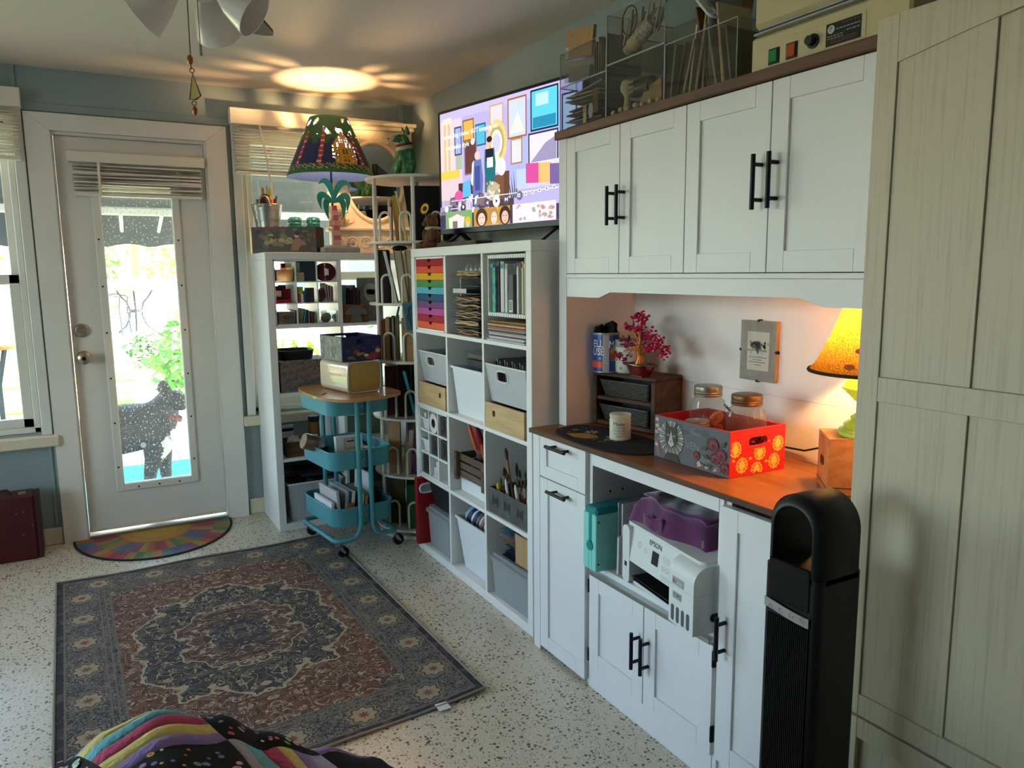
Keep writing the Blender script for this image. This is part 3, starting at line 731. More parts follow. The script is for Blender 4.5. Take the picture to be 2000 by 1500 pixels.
# ================================================================ tall wardrobe at the right
def brushed():
 m, n, o = newmat('whitewash'); p = N(n, 'ShaderNodeBsdfPrincipled', i_Roughness=.55)
 v = coords(n, (55, 55, 1.6)); a = N(n, 'ShaderNodeTexNoise', i_Scale=3.0, i_Detail=6.0); n.links.new(v, a.inputs['Vector'])
 r = N(n, 'ShaderNodeMapRange', i_1=.25, i_2=.5); n.links.new(a.outputs[0], r.inputs[0])
 c = mixc(n, r.outputs[0], lin('#b0a48c'), lin('#c4b8a0'))
 n.links.new(c, p.inputs['Base Color'])
 bp = N(n, 'ShaderNodeBump', i_Strength=.12, i_Distance=.002); n.links.new(a.outputs[0], bp.inputs['Height']); n.links.new(bp.outputs[0], p.inputs['Normal'])
 n.links.new(p.outputs[0], o.inputs[0]); MATS['whitewash'] = m
brushed()
t = thing('wardrobe', 'tall whitewashed wardrobe with recessed plank panels beside the desk', 'wardrobe', (.2, -2.2, 0))
XW = -.030; Y1 = -1.325; Y0 = -3.1; ZW = 1.815
b = B(); b.box(-.008, .41, Y0, Y1, .0, ZW); b.obj('carcass', 'whitewash', t)
d = B().box(XW + .010, -.0085, Y0, Y1, .437, ZW - .002, .001).obj('door', 'whitewash', t)
def wb(nm, y0, y1, z0, z1, x0=XW, x1=XW + .0098, bv=.0008): return B().box(x0, x1, y0, y1, z0, z1, bv).obj(nm, 'whitewash', d)
wb('stile', -1.3695, Y1, .438, ZW - .002); wb('rail', Y0, -1.370, 1.097, 1.145); wb('rail', Y0, -1.370, .438, .483)
poly = [(-1.370, ZW - .002), (-1.370, 1.727)] + [(-1.37 - .86 * i / 12, 1.727 + .052 * sin(pi * i / 12)) for i in range(1, 13)] + [(-2.23, ZW - .002)]
B().prism(poly, XW, XW + .0098, 'yzx').obj('arched_rail', 'whitewash', d)
wb('stile', -2.28, -2.2305, .484, ZW - .002)
for z0, z1 in ((.4835, 1.0965), (1.1455, 1.765)):
 for y0, y1, dx in ((-1.5435, -1.3705, .0035), (-1.72, -1.545, .0075), (-1.895, -1.7215, .0035), (-2.07, -1.8965, .0075), (-2.23, -2.0715, .0035)): wb('plank', y0, y1, z0, z1 if z0 > 1 else z1, XW + dx, XW + .0099, .0006)
d = B().box(XW + .010, -.0085, Y0, Y1, .02, .431, .001).obj('drawer_front', 'whitewash', t)
for y0, y1, z0, z1 in ((-1.3695, Y1, .02, .431), (Y0, -1.37, .387, .431), (Y0, -1.37, .02, .075)): B().box(XW, XW + .0098, y0, y1, z0, z1, .0008).obj('rail', 'whitewash', d)
# ================================================================ television
t = thing('television', 'flat black television showing a cluttered living room, tilted towards the room', 'television', (.15, 1.09, 1.464), rad(10.4), world=False)
# local: screen runs from y=0 (far end) to y=-.962, faces -x; z from .068
WT, Z0t, Z1t = .962, .069, .629
M('tv_black', '#0c0c0e', .35)
bz = B(); bz.box(0, .03, -WT, 0, Z0t, Z1t, .004); body = bz.obj('body', 'tv_black', t)
for nm, y0, y1, z0, z1 in (('bezel_top', -WT, 0, Z1t - .012, Z1t), ('bezel_bottom', -WT, 0, Z0t, Z0t + .024), ('bezel_side', -.011, 0, Z0t + .024, Z1t - .012), ('bezel_side', -WT, -WT + .011, Z0t + .024, Z1t - .012)):
 B().box(-.005, .0002, y0, y1, z0, z1, .0015).obj(nm, 'tv_black', t)
for yy in (-.14, -.80):
 b = B(); b.prism([(-.09, .0), (-.11, 0), (.0, Z0t), (.02, Z0t)], yy - .012, yy + .012, 'xzy'); b.prism([(.10, .0), (.12, 0), (.03, Z0t), (.01, Z0t)], yy - .012, yy + .012, 'xzy'); b.obj('foot', 'tv_black', t)
# picture: u 0..1 from far end (left in view) to near end, v 0..1 upward
SW, SH = WT - .022, Z1t - Z0t - .036
b = B(); LAY = [0]
def sp_(u, v):
 return (-.0008 - LAY[0] * .00006, -.011 - u * SW, Z0t + .024 + v * SH)
def q(u0, u1, v0, v1, c): LAY[0] += 1; b.poly([sp_(u0, v0), sp_(u1, v0), sp_(u1, v1), sp_(u0, v1)], c)
def pg(pts, c): LAY[0] += 1; b.poly([sp_(*p) for p in pts], c)
def el(u, v, ru, rv, c, n=18): pg([(u + ru * cos(2 * pi * i / n), v + rv * sin(2 * pi * i / n)) for i in range(n)], c)
def fr(u0, u1, v0, v1, f, c):
 q(u0, u1, v0, v1, f); e = .008; q(u0 + e, u1 - e, v0 + e * 1.7, v1 - e * 1.7, c)
q(0, 1, 0, 1, '#a79fd8'); q(0, .18, .3, 1, '#c9b6c4'); q(.55, 1, .3, 1, '#9aa2e6'); q(0, 1, .93, 1, '#b3a8e0')
q(.02, .10, .45, .95, '#d9c4b8'); q(.03, .05, .5, .9, '#c9a883'); q(.065, .085, .5, .9, '#c9a883')
q(0, .16, .42, .5, '#c8b64c'); q(0, .17, .25, .43, '#c9b3b8')
for a in (((.12, .18, .62, .86, '#3e4462', '#8fa0c8')), ((.19, .28, .72, .9, '#8a5a2c', '#d8a14a')), ((.29, .37, .66, .84, '#2c5a74', '#4fa6c0')), ((.2, .3, .44, .72, '#7c625e', '#5b3a36')), ((.13, .18, .5, .62, '#a79a92', '#8fae86')),
          ((.40, .50, .8, .96, '#b49a62', '#c8c0c6')), ((.53, .66, .66, .97, '#9a5a34', '#b7c0dc')), ((.685, .86, .68, .985, '#23252c', '#54b9d6')), ((.55, .63, .46, .66, '#a4744c', '#c6c6dc')), ((.67, .86, .4, .67, '#32323e', '#cfc6d6')),
          ((.88, .97, .5, .9, '#23252c', '#8fb0d8'))): fr(*a)
q(.7, .845, .7, .78, '#2b7f9e'); q(.72, .8, .86, .95, '#a8e0ea'); pg([(.545, .7), (.6, .86), (.645, .7)], '#d8cfc0'); pg([(.685, .45), (.78, .58), (.85, .62), (.85, .45)], '#8d86a4')
el(.45, .655, .075, .185, '#c9b878'); el(.45, .655, .055, .135, '#a8965a'); el(.45, .655, .042, .105, '#d8d0c0'); el(.45, .655, .03, .075, '#b7b6cc')
q(.48, .54, .22, .42, '#5b4030'); q(.15, .32, .22, .38, '#4d2f2a'); q(.36, .5, .2, .4, '#6e4c38')
q(.43, .47, .42, .58, '#f0dcc0'); el(.485, .46, .03, .07, '#f4e6d8')
for k in range(9): pg([(.55 + .012 * k, .2), (.56 + .012 * k, .2), (.53 + .02 * k, .46 - .02 * abs(k - 4))], '#3d4a34')
q(.60, .98, .22, .36, '#b9b4d8'); q(.6, .98, .12, .26, '#a79fc8'); q(.82, .98, .3, .45, '#c6c2e2')
for u, v, r, c in ((.63, .34, .04, '#a8b8e4'), (.70, .37, .045, '#c04a8c'), (.78, .36, .042, '#d8a86a'), (.85, .34, .04, '#6c5a8c'), (.92, .35, .04, '#e0d0dc')): pg([(u - r, v - .07), (u + r, v - .08), (u + r, v + .07), (u - r, v + .08)], c)
# two people standing
el(.305, .585, .02, .035, '#d9b7a2'); pg([(.275, .55), (.335, .55), (.35, .38), (.34, .22), (.27, .22), (.262, .4)], '#5d6a9c'); q(.285, .325, .3, .5, '#3f4a86'); pg([(.265, .53), (.28, .55), (.27, .34), (.255, .36)], '#d8cdd8')
el(.40, .67, .019, .036, '#d2a68c'); el(.40, .695, .021, .025, '#2b2226'); pg([(.365, .62), (.435, .62), (.445, .5), (.43, .14), (.375, .14), (.36, .5)], '#23646a'); q(.372, .428, .52, .62, '#20222e'); q(.38, .425, .47, .55, '#d7d3cc')
# heap of clutter at lower left
random.seed(5)
for i in range(70):
 u = random.uniform(.02, .40); v = random.uniform(.04, .26 - .1 * abs(u - .2)); w_ = random.uniform(.012, .045); h_ = random.uniform(.015, .06); a = random.uniform(-.02, .02)
 pg([(u - w_, v - h_ + a), (u + w_, v - h_ - a), (u + w_ * .8, v + h_), (u - w_ * .8, v + h_ + a)], random.choice(['#6e6678', '#8f86a0', '#4c4450', '#b9aecb', '#7a5f58', '#a99a9c', '#56668c', '#cfc6d8', '#3c3640']))
pg([(.19, .25), (.26, .26), (.255, .4), (.195, .38)], '#58a4d8'); el(.16, .27, .035, .05, '#c8508c')
el(.43, .26, .05, .09, '#a9a08c')
for i in range(26): el(.43 + random.uniform(-.05, .05), .27 + random.uniform(-.07, .09), .008, .013, random.choice(['#e0d4c0', '#8d8f6a', '#b7987c']), 6)
q(0, 1, 0, .12, '#3f3750'); q(.40, .58, .06, .2, '#4a3d3c')
# player controls
q(.10, .985, .232, .238, '#e6e2ee'); q(.985, .99, .22, .25, '#ffffff')
el(.455, .19, .026, .046, '#f4f2f6', 24); pg([(.449, .175), (.449, .207), (.466, .191)], '#30303a'); el(.385, .185, .022, .036, '#544c5c', 20); el(.525, .195, .022, .036, '#544c5c', 20); el(.62, .21, .022, .036, '#6a6180', 20)
pg([(.395, .17), (.395, .2), (.378, .185)], '#f4f2f6'); pg([(.517, .18), (.517, .21), (.533, .195)], '#f4f2f6'); q(.534, .538, .18, .21, '#f4f2f6')
for i in range(8): u = .615 + i * .046; q(u - .009, u + .009, .2 + .006 * i, .226 + .006 * i, '#f4f2f6'); q(u - .005, u + .005, .205 + .006 * i, .221 + .006 * i, '#7a729a')
el(.06, .17, .016, .026, '#e8e4ee'); el(.2, .17, .02, .034, '#3c3644'); el(.2, .175, .008, .015, '#e8e4ee'); q(.095, .16, .165, .172, '#cfcad8')
# thumbnails with rounded look
def thumb(u0, u1, bgc): q(u0, u1, -.0, .145, bgc)
thumb(.05, .27, '#6d9a5c'); pg([(.08, .0), (.2, .0), (.21, .1), (.15, .14), (.075, .1)], '#c9c4bc'); pg([(.07, .1), (.15, .14), (.215, .1), (.2, .09), (.15, .12), (.085, .09)], '#8d867e'); q(.11, .15, .0, .06, '#6e665e'); el(.235, .05, .022, .04, '#e3a42c'); el(.235, .025, .016, .025, '#d8a488')
thumb(.285, .555, '#a8843c'); q(.42, .47, 0, .145, '#c9a24a')
for u, r, hc, sc in ((.345, .045, '#4b322c', '#e0b8a4'), (.44, .035, '#a87a4c', '#e6c0ac'), (.52, .04, '#3c2c2a', '#d4a896')):
 el(u, .07, r, .075, hc); el(u, .055, r * .62, .052, sc); q(u - r * .4, u - r * .15, .065, .07, '#4a3430'); q(u + r * .12, u + r * .38, .065, .07, '#4a3430'); q(u - r * .2, u + r * .2, .022, .027, '#b06a64')
thumb(.575, .86, '#d8c8d0');
for i in range(40): el(random.uniform(.6, .85), random.uniform(.02, .13), .012, .014, random.choice(['#f0e6ea', '#a89a94', '#b77c74', '#8f9a8c', '#cfc0cc']), 6)
thumb(.88, .99, '#9c8aa4')
T0 = lambda u, v: TR(sp_(u, v), (0, -1, 0), (0, 0, 1))
LAY[0] += 3
b.text('controlling clutter BUT keeping her', .0285, T0(.265, .785), '#ffffff'); b.text('maximalist style', .0285, T0(.165, .69), '#ffffff')
el(.29, .70, .015, .026, '#f2eaf0')
PRINT('tv_picture', emit=.16)
b.obj('screen', 'tv_picture', t, recalc=False)
# ================================================================ things in and on the desk
def holed(b, r, hole, h0, h1, ax, n=40, col=None):
 """rectangle r=(u0,u1,v0,v1) with a rounded slot hole=(cu,cv,ru,rv), extruded"""
 u0, u1, v0, v1 = r; cu, cv, ru, rv = hole
 angs = [2 * pi * i / n for i in range(n)] + [atan2(v - cv, u - cu) % (2 * pi) for u in (u0, u1) for v in (v0, v1)]
 angs = sorted(set(round(a, 6) for a in angs)); inn = []; out = []
 for a in angs:
  c, s_ = cos(a), sin(a); k = (abs(c / ru) ** 4 + abs(s_ / rv) ** 4) ** -.25; inn.append((cu + c * k, cv + s_ * k))
  ts = []
  if abs(c) > 1e-9: ts.append(((u1 if c > 0 else u0) - cu) / c)
  if abs(s_) > 1e-9: ts.append(((v1 if s_ > 0 else v0) - cv) / s_)
  tt = min(ts); out.append((cu + c * tt, cv + s_ * tt))
 m = len(angs); ii = ['xyz'.index(a) for a in ax]; vs = []
 for h in (h0, h1):
  for lp in (inn, out):
   for u, v in lp: p = [0, 0, 0]; p[ii[0]] = u; p[ii[1]] = v; p[ii[2]] = h; vs.append(p)
 fs = []
 for j in range(m):
  k = (j + 1) % m
  fs += [(j, k, m + k, m + j), (2 * m + j, 3 * m + j, 3 * m + k, 2 * m + k), (j, 2 * m + j, 2 * m + k, k), (m + j, m + k, 3 * m + k, 3 * m + j)]
 return b.add(vs, fs, col)
def tray(b, x0, x1, y0, y1, z0, z1, t=.003, taper=0, r=.0, n=4):
 """open-topped tapered container with rounded corners"""
 def ring(i, z, k):
  q = rrect(x0 + i + k, x1 - i - k, y0 + i + k, y1 - i - k, max(r - i, .0008), n); return [(p[0], p[1], z) for p in q]
 loops = [ring(0, z0, taper), ring(0, z1, 0), ring(t, z1, 0), ring(t, z0 + t, taper)]; m = len(loops[0]); vs = sum(loops, []); fs = [tuple(range(m))[::-1], tuple(3 * m + j for j in range(m))]
 for l in range(3):
  for j in range(m): k = (j + 1) % m; fs.append((l * m + j, l * m + k, (l + 1) * m + k, (l + 1) * m + j))
 return b.add(vs, fs)
def wrap(b, s, size, c, r, ang, z, col, sx=1.0):
 v, f = textmesh(s)
 b.add([(c[0] + r * cos(ang + p[0] * size * sx / r), c[1] + r * sin(ang + p[0] * size * sx / r), z + p[1] * size) for p in v], f, col)
CAM = Vector((-1.363, -2.298))
def face_ang(c): return atan2(CAM.y - c[1], CAM.x - c[0])
PRINT('print', .5); PRINT('print_gloss', .28)
# ---- printer
M('printer_white', '#d9dad9', .45); M('printer_grey', '#b9bbbd', .5); M('slot_black', '#08080a', .5); M('label_silver', '#b2b2b0', .35, .3)
pr = thing('printer', 'white ink tank printer in the open bay of the desk', 'printer', (.14, -.76, .43))
ud = Vector((-.134, -.991, 0)).normalized(); dd_ = Vector((-ud.y, ud.x, 0)) * 1.0
PT = Matrix(((ud.x, dd_.x, 0, -.008), (ud.y, dd_.y, 0, -.545), (0, 0, 1, .4305), (0, 0, 0, 1)))
def pb(nm, f, mat='printer_white', par=pr, smooth=None, recalc=True):
 b = B(); b.T = PT; f(b); return b.obj(nm, mat, par, smooth=smooth, recalc=recalc)
def side(b):
 b.prism(rrect(0, .04, 0, .176, .016), 0.0, .30, 'xzy')
pb('left_side', side)
pb('body', lambda b: (b.box(.0405, .285, .012, .30, .0, .012, .003), b.box(.0405, .285, .03, .30, .085, .16, .004), b.box(.0405, .285, .22, .30, .0, .1)))
pb('scanner_lid', lambda b: b.prism(rrect(.002, .385, .012, .30, .02), .1765, .187, 'xyz'), smooth=30)
def panel(b): b.prism([(0, .074), (.014, .072), (.03, .165), (.03, .176), (.014, .176)], .0405, .285, 'yzx')
cp = pb('control_panel', panel)
nrm = Vector((-.988, .15)); # panel slope: from (0,.074) to (.014,.176)
def onp(u, v, s=0): return Vector((u, .0005 - .0012 + .014 * v - s, .076 + .098 * v))
PTX = lambda u, v, s=0: TR(onp(u, v, s), (1, 0, 0), (0, .014, .098))
b = B(); b.T = PT; b.text('EPSON', .021, PTX(.165, .86, .0008), '#30343a'); b.obj('logo', 'print', cp, recalc=False)
def pt(u0, u1, v0, v1, s=.0012): return [tuple(onp(u0, v0, s)), tuple(onp(u1, v0, s)), tuple(onp(u1, v1, s)), tuple(onp(u0, v1, s))]
b = B(); b.T = PT; b.poly(pt(.155, .186, .3, .68)); b.obj('screen', 'slot_black', cp, recalc=False)
for u, v, r in [(.085, .62, .009), (.12, .55, .008)] + [(.215 + .019 * i, .62 - .26 * j, .0075) for i in range(3) for j in range(3) if not (i == 2 and j == 0)]:
 b = B(); b.T = PT
 m0 = PTX(u, v, .0006); n_ = 16
 for q_ in range(n_):
  a0, a1 = 2 * pi * q_ / n_, 2 * pi * (q_ + 1) / n_
  b.poly([tuple(m0 @ Vector((k * cos(a), k * sin(a), 0))) for k, a in ((r, a0), (r, a1), (r * .82, a1), (r * .82, a0))])
 b.obj('button', 'printer_grey', cp, recalc=False)
pb('paper_slot', lambda b: (b.box(.0405, .285, .013, .22, .0121, .014), b.box(.0405, .285, .218, .2199, .031, .085)), 'slot_black')
pb('output_tray', lambda b: b.box(.05, .278, .004, .20, .026, .030, .001), 'slot_black')
pb('usb_port', lambda b: b.box(.014, .026, -.0008, .001, .05, .064), 'slot_black')
ink = pb('ink_tank', lambda b: b.prism([(-.022, 0), (-.022, .135)] + [(-.022 + .045 * (1 - cos(a)), .135 + .045 * sin(a)) for a in [pi / 2 * i / 8 for i in range(1, 9)]] + [(.30, .18), (.30, 0)], .2855, .395, 'yzx'), smooth=35)
pb('lid_seam', lambda b: b.box(.2852, .3953, -.0224, .30, .105, .1062), 'printer_grey', ink)
pb('badge', lambda b: b.box(.302, .352, -.0235, -.0221, .11, .131, .0005), 'label_silver', ink)
pb('badge', lambda b: b.box(.304, .342, -.0235, -.0221, .072, .091, .0005), 'label_silver', ink)
b = B(); b.T = PT; IT = lambda u, z: TR((u, -.0237, z), (1, 0, 0), (0, 0, 1))
b.text('EcoTank', .0088, IT(.332, .119), '#f4f4f2'); b.text('ET-2800', .0085, IT(.323, .083), '#22262c')
for i, c in enumerate(('#2c3f9a', '#c23a6a', '#d8b43a', '#1c1c20')): b.poly([(.305 + i * .0035, -.0237, .124 - .002 * (i % 2)), (.309 + i * .0035, -.0237, .124 - .002 * (i % 2)), (.309 + i * .0035, -.0237, .116), (.305 + i * .0035, -.0237, .116)], c)
b.obj('badge_print', 'print', ink, recalc=False)
for i in range(4):
 pb('ink_window', lambda b: b.prism(rrect(.297 + i * .023, .310 + i * .023, .008, .052, .0062), -.0228, -.0215, 'xzy'), M('ink_window', '#5d6066', .2), ink)
pb('side_grip', lambda b: b.prism(rrect(.03, .09, .03, .052, .01), .3945, .3956, 'yzx'), 'slot_black', ink)
# ---- purple velvet bag on the printer
M('velvet', '#5d1a54', .85, sheen=.6, var=.3, vs=14, bump=.25, bs=35)
t = thing('velvet_bag', 'purple velvet zipped bag lying on top of the printer', 'bag', (.12, -.7, .618))
b = B()
def bagf(u, v):
 x = .005 + .22 * v; y = -.545 - .33 * u
 pad = (1 - abs(2 * u - 1) ** 14) * (1 - abs(2 * v - 1) ** 14)
 z = .6185 + pad * (.064 + .010 * sin(u * 4 + 1) * cos(v * 3) + .003 * sin(u * 23 + v * 11)) - .0 * u
 return (x + .03 * u * 0 + .012 * sin(u * 9), y, z)
b.grid(bagf, 24, 16); b.grid(lambda u, v: (lambda p: (p[0], p[1], .6183))(bagf(u, v)), 24, 16)
b.obj('bag_body', 'velvet', t, smooth=70)
b = B(); b.grid(lambda u, v: (lambda p: (p[0] - .004, p[1], p[2] + .010 - .008 * v + .003 * sin(u * 7 + 2)))(bagf(.12 + .8 * u, .12 + .86 * v)), 18, 10); b.obj('flap', 'velvet', t, smooth=70, solid=.006)
b = B(); b.grid(lambda u, v: (.0 - .004 - .004 * sin(u * 6), -.64 - .08 * u, .622 + .04 * v + .004 * sin(u * 9)), 8, 4); b.obj('front_strap', 'velvet', t, smooth=70, solid=.006)
B().box(.0, .006, -.874, -.87, .63, .652, .001).obj('zip_end', 'brass_dull', t)
# ---- turquoise lidded box and paperwork
M('turq_dark', '#1c7f84', .5); M('turq_light', '#86cfc9', .5)
t = thing('cube_box', 'turquoise two-tone storage box standing beside the printer', 'box', (.03, -.432, .43))
B().box(-.047, .10, -.4635, -.3985, .4305, .632, .006).obj('inner_box', 'turq_dark', t)
b = B()
for y0, y1, z0, z1 in ((-.4645, -.4425, .4307, .612), (-.4275, -.3975, .4307, .612), (-.4425, -.4275, .4307, .5)): b.box(-.0495, .101, y0, y1, z0, z1, .002)
b.box(-.0495, .101, -.4665, -.4636, .4307, .612, .001); b.obj('sleeve', 'turq_light', t)
b = B(); b.T = TR((-.0512, -.435, .51), (0, -1, 0), (0, 0, 1)); b.lathe([(0, 0), (.016, 0), (.016, .0015), (0, .0015)], 20); b.obj('keyhole_plate', 'turq_dark', t)
for z in (.455, .59): B().cyl((-.04, -.4666, z), (-.04, -.4675, z), .003, 8).obj('rivet', 'black_metal', t)
M('paper', '#d6d5d6', .8, var=.05); M('paper_cream', '#cfc5ad', .85, var=.12, vs=20); M('card_grey', '#9a9da2', .7); M('teal_book', '#3f8aa0', .5); M('folder_blue', '#8fb4cf', .6, var=.3, vs=25)
def leaf(label, x0, x1, y, z0, z1, th, mat, lean=0, name='binder', cat='binder', printed=None, x_print=None, group=None):
 b = B().box(x0, x1, y - th, y, z0, z1, .001); b.v = [(p[0], p[1] + lean * (p[2] - z0), p[2]) for p in b.v]
 if not printed: return b.obj(name, mat, label=label, cat=cat, group=group)
 t = thing(name, label, cat, ((x0 + x1) / 2, y - th / 2, z0), group=group); b.obj('cover', mat, t); printed(t); return t
leaf('grey document sleeve standing right behind the turquoise box', .03, .30, -.469, .4305, .645, .005, 'card_grey')
def amer(t):
 b = B(); b.text('AMERICAN', .022, TR((.075, -.4822, .585), (0, 0, 1), (1, 0, 0)) @ Matrix.Rotation(pi, 4, 'X') if False else TR((.08, -.4822, .57), (0, 0, -1), (1, 0, 0)), '#55585e')
 for i in range(7): b.poly([(.10 + i * .006, -.4822, .52), (.103 + i * .006, -.4822, .52), (.103 + i * .006, -.4822, .60 - .01 * (i % 3)), (.10 + i * .006, -.4822, .60 - .01 * (i % 3))], '#9a9ca2')
 b.obj('cover_print', 'print', t, recalc=False)
leaf('white certificate folder with printed text beside the printer', .04, .30, -.4755, .4305, .64, .006, 'paper', printed=amer)
leaf('thin white booklet leaning on the left side of the printer', .012, .22, -.492, .4305, .545, .007, 'paper', name='booklet', cat='booklet')
leaf('slim white booklet next to the printer, outermost of the pair', .0, .2, -.505, .4305, .548, .009, 'paper', -.02, 'booklet', 'booklet')
leaf('tall leaning white folder behind the purple bag', .31, .36, -.40, .4305, .70, .006, 'paper', .3, 'folder', 'folder')
leaf('grey spined binder behind the printer', .30, .37, -.46, .4305, .72, .03, 'card_grey')
leaf('teal covered book behind the printer', .30, .37, -.50, .4305, .715, .035, 'teal_book', -.05, 'book', 'book')
leaf('pale blue picture folder at the back of the printer bay', .32, .375, -.545, .4305, .71, .035, 'folder_blue', -.25, 'folder', 'folder')
# ---- placemat
M('felt_black', '#17161a', .95, bump=.3, bs=220)
t = thing('placemat', 'black oval felt placemat with gold and white flower print', 'placemat', (.10, -.345, ZT))
n_ = 40; b = B()
pl = [(.085 + .115 * (abs(cos(a)) ** .75) * (1 if cos(a) > 0 else -1), -.345 + .235 * (abs(sin(a)) ** .8) * (1 if sin(a) > 0 else -1)) for a in [2 * pi * i / n_ for i in range(n_)]]
B().prism(pl, ZT + .0002, ZT + .004, 'xyz').obj('mat', 'felt_black', t)
b = B(); zz = ZT + .0042
b.poly([(.012, -.205, zz), (.0, -.262, zz), (.022, -.31, zz), (.062, -.322, zz), (.078, -.285, zz), (.07, -.24, zz)], '#a8772c')
def daisy(x, y, r, c, n=7):
 for i in range(n):
  a = 2 * pi * i / n; p = Vector((x, y, zz + .0002)); d = Vector((cos(a), sin(a), 0)); e = Vector((-sin(a), cos(a), 0))
  b.poly([p + d * r * .2, p + d * r * .6 + e * r * .2, p + d * r, p + d * r * .6 - e * r * .2], c)
daisy(.095, -.235, .026, '#d8d0c0'); daisy(.07, -.175, .015, '#b99a5a'); daisy(.10, -.33, .016, '#cfc4ae'); daisy(.07, -.36, .015, '#c9a45c'); daisy(.11, -.38, .013, '#d8d0c0')
for i in range(26): daisy(random.uniform(.03, .14), random.choice((random.uniform(-.41, -.33), random.uniform(-.2, -.14))), .006, random.choice(('#c9a45c', '#d8d0c0', '#8a7a5a')), 4)
b.obj('print', 'print', t, recalc=False)
# ---- candle
cc = (.108, -.375); za = ZT + .0043; fa = face_ang(cc)
M('candle_wax', '#e2dccd', .5); GLASS('frosted', '#f2f0ea', .1, rough=.3, haze=.55, hazecol='#f4f0e6')
t = thing('candle', 'frosted jar candle with black Mom lettering on the black mat', 'candle', (*cc, za))
B().lathe([(0, 0), (.030, 0), (.034, .004), (.0345, .066), (.032, .070), (.032, .073), (.034, .074), (.034, .084), (.031, .0845), (.0305, .072), (.0305, .069)], 32, (*cc, za)).obj('jar', 'frosted', t, smooth=40)
B().lathe([(0, .003), (.0308, .003), (.0308, .064), (0, .064)], 32, (*cc, za)).obj('wax', 'candle_wax', t, smooth=40)
B().cyl((*cc, za + .064), (cc[0] + .002, cc[1], za + .072), .001, 6).obj('wick', 'black_metal', t)
b = B()
wrap(b, 'Mom', .0185, cc, .0352, fa - .15, za + .055, '#1c1c1c')
for s_, z_, k in (('LOVE THIS CANDLE', .0425, .0075), ('SMELLS FRESH THAN', .0335, .0072), ('WHAT I PUT YOU', .0245, .0075), ('THROUGH', .0155, .0075)): wrap(b, s_, k, cc, .0352, fa - .1, za + z_, '#3a3a3a', .62)
b.obj('lettering', 'print', t, recalc=False)
# ---- little wooden crate shelf
WOOD('crate_dark', '#2f1c12', '#5b3a24', 7, 'y', .75)
uc = Vector((.193, -.981, 0)); dc = Vector((.981, .193, 0))
CT = Matrix(((uc.x, dc.x, 0, .19), (uc.y, dc.y, 0, -.102), (0, 0, 1, ZT + .0045), (0, 0, 0, 1)))
t = thing('crate_shelf', 'dark wooden crate on its side holding two woven baskets', 'crate', (.26, -.24, ZT + .0045))
def cb(nm, *a):
 b = B(); b.T = CT; b.box(*a, .003); return b.obj(nm, 'crate_dark', t)
CW, CD, CH = .285, .145, .186
cb('side_board', 0, .02, 0, CD, .0, CH - .0125); cb('side_board', CW - .02, CW, 0, CD, 0, CH - .0125); cb('top_board', 0, CW, 0, CD, CH - .012, CH); cb('shelf_board', .0202, CW - .0202, .004, CD, .088, .102)
cb('bottom_board', .0202, CW - .0202, .004, CD, 0, .014); cb('back_board', .0202, CW - .0202, CD - .008, CD, .0142, .087); cb('back_board', .0202, CW - .0202, CD - .008, CD, .1022, CH - .0125)
def woven(name, c1, c2, sc):
 m, n, o = newmat(name); p = N(n, 'ShaderNodeBsdfPrincipled', i_Roughness=.5)
 ch = N(n, 'ShaderNodeTexBrick', i_Scale=sc, **{'i_Mortar Size': .06}); ch.inputs['Color1'].default_value = lin(c1); ch.inputs['Color2'].default_value = lin(c2); ch.inputs['Mortar'].default_value = lin('#0c0b0b')
 ch.inputs['Brick Width'].default_value = .5; ch.inputs['Row Height'].default_value = .28
 tc = N(n, 'ShaderNodeTexCoord'); mp = N(n, 'ShaderNodeMapping'); mp.inputs['Rotation'].default_value = (rad(90), 0, 0); sx = N(n, 'ShaderNodeSeparateXYZ'); cm = N(n, 'ShaderNodeCombineXYZ')
 n.links.new(tc.outputs['Object'], sx.inputs[0]); n.links.new(math_(n, 'ADD', sx.outputs[0], sx.outputs[1]), cm.inputs[0]); n.links.new(sx.outputs[2], cm.inputs[1]); n.links.new(cm.outputs[0], ch.inputs['Vector'])
 n.links.new(ch.outputs['Color'], p.inputs['Base Color']); bp = N(n, 'ShaderNodeBump', i_Strength=.6, i_Distance=.003); n.links.new(ch.outputs['Fac'], bp.inputs['Height']); bp.invert = True; n.links.new(bp.outputs[0], p.inputs['Normal'])
 n.links.new(p.outputs[0], o.inputs[0]); MATS[name] = m
woven('woven_grey', '#4c4740', '#6a645a', 60)
for z0, lb in ((.1025, 'small woven grey basket on the upper level of the wooden crate'), (.0145, 'small woven grey basket on the lower level of the wooden crate')):
 t = thing('woven_basket', lb, 'basket', (*(CT @ Vector((.14, .07, 0))).xy, ZT + .0045 + z0))
 b = B(); b.T = CT; tray(b, .028, .252, .006, .125, z0, z0 + .056, .003, .014, .008); b.obj('body', 'woven_grey', t)
 b = B(); b.T = CT; b.tube([(p[0], p[1], z0 + .056) for p in rrect(.028, .252, .006, .125, .008)], .0028, 6, True); b.obj('rim', 'woven_grey', t, smooth=60)
zc = ZT + .0045 + CH + .0005
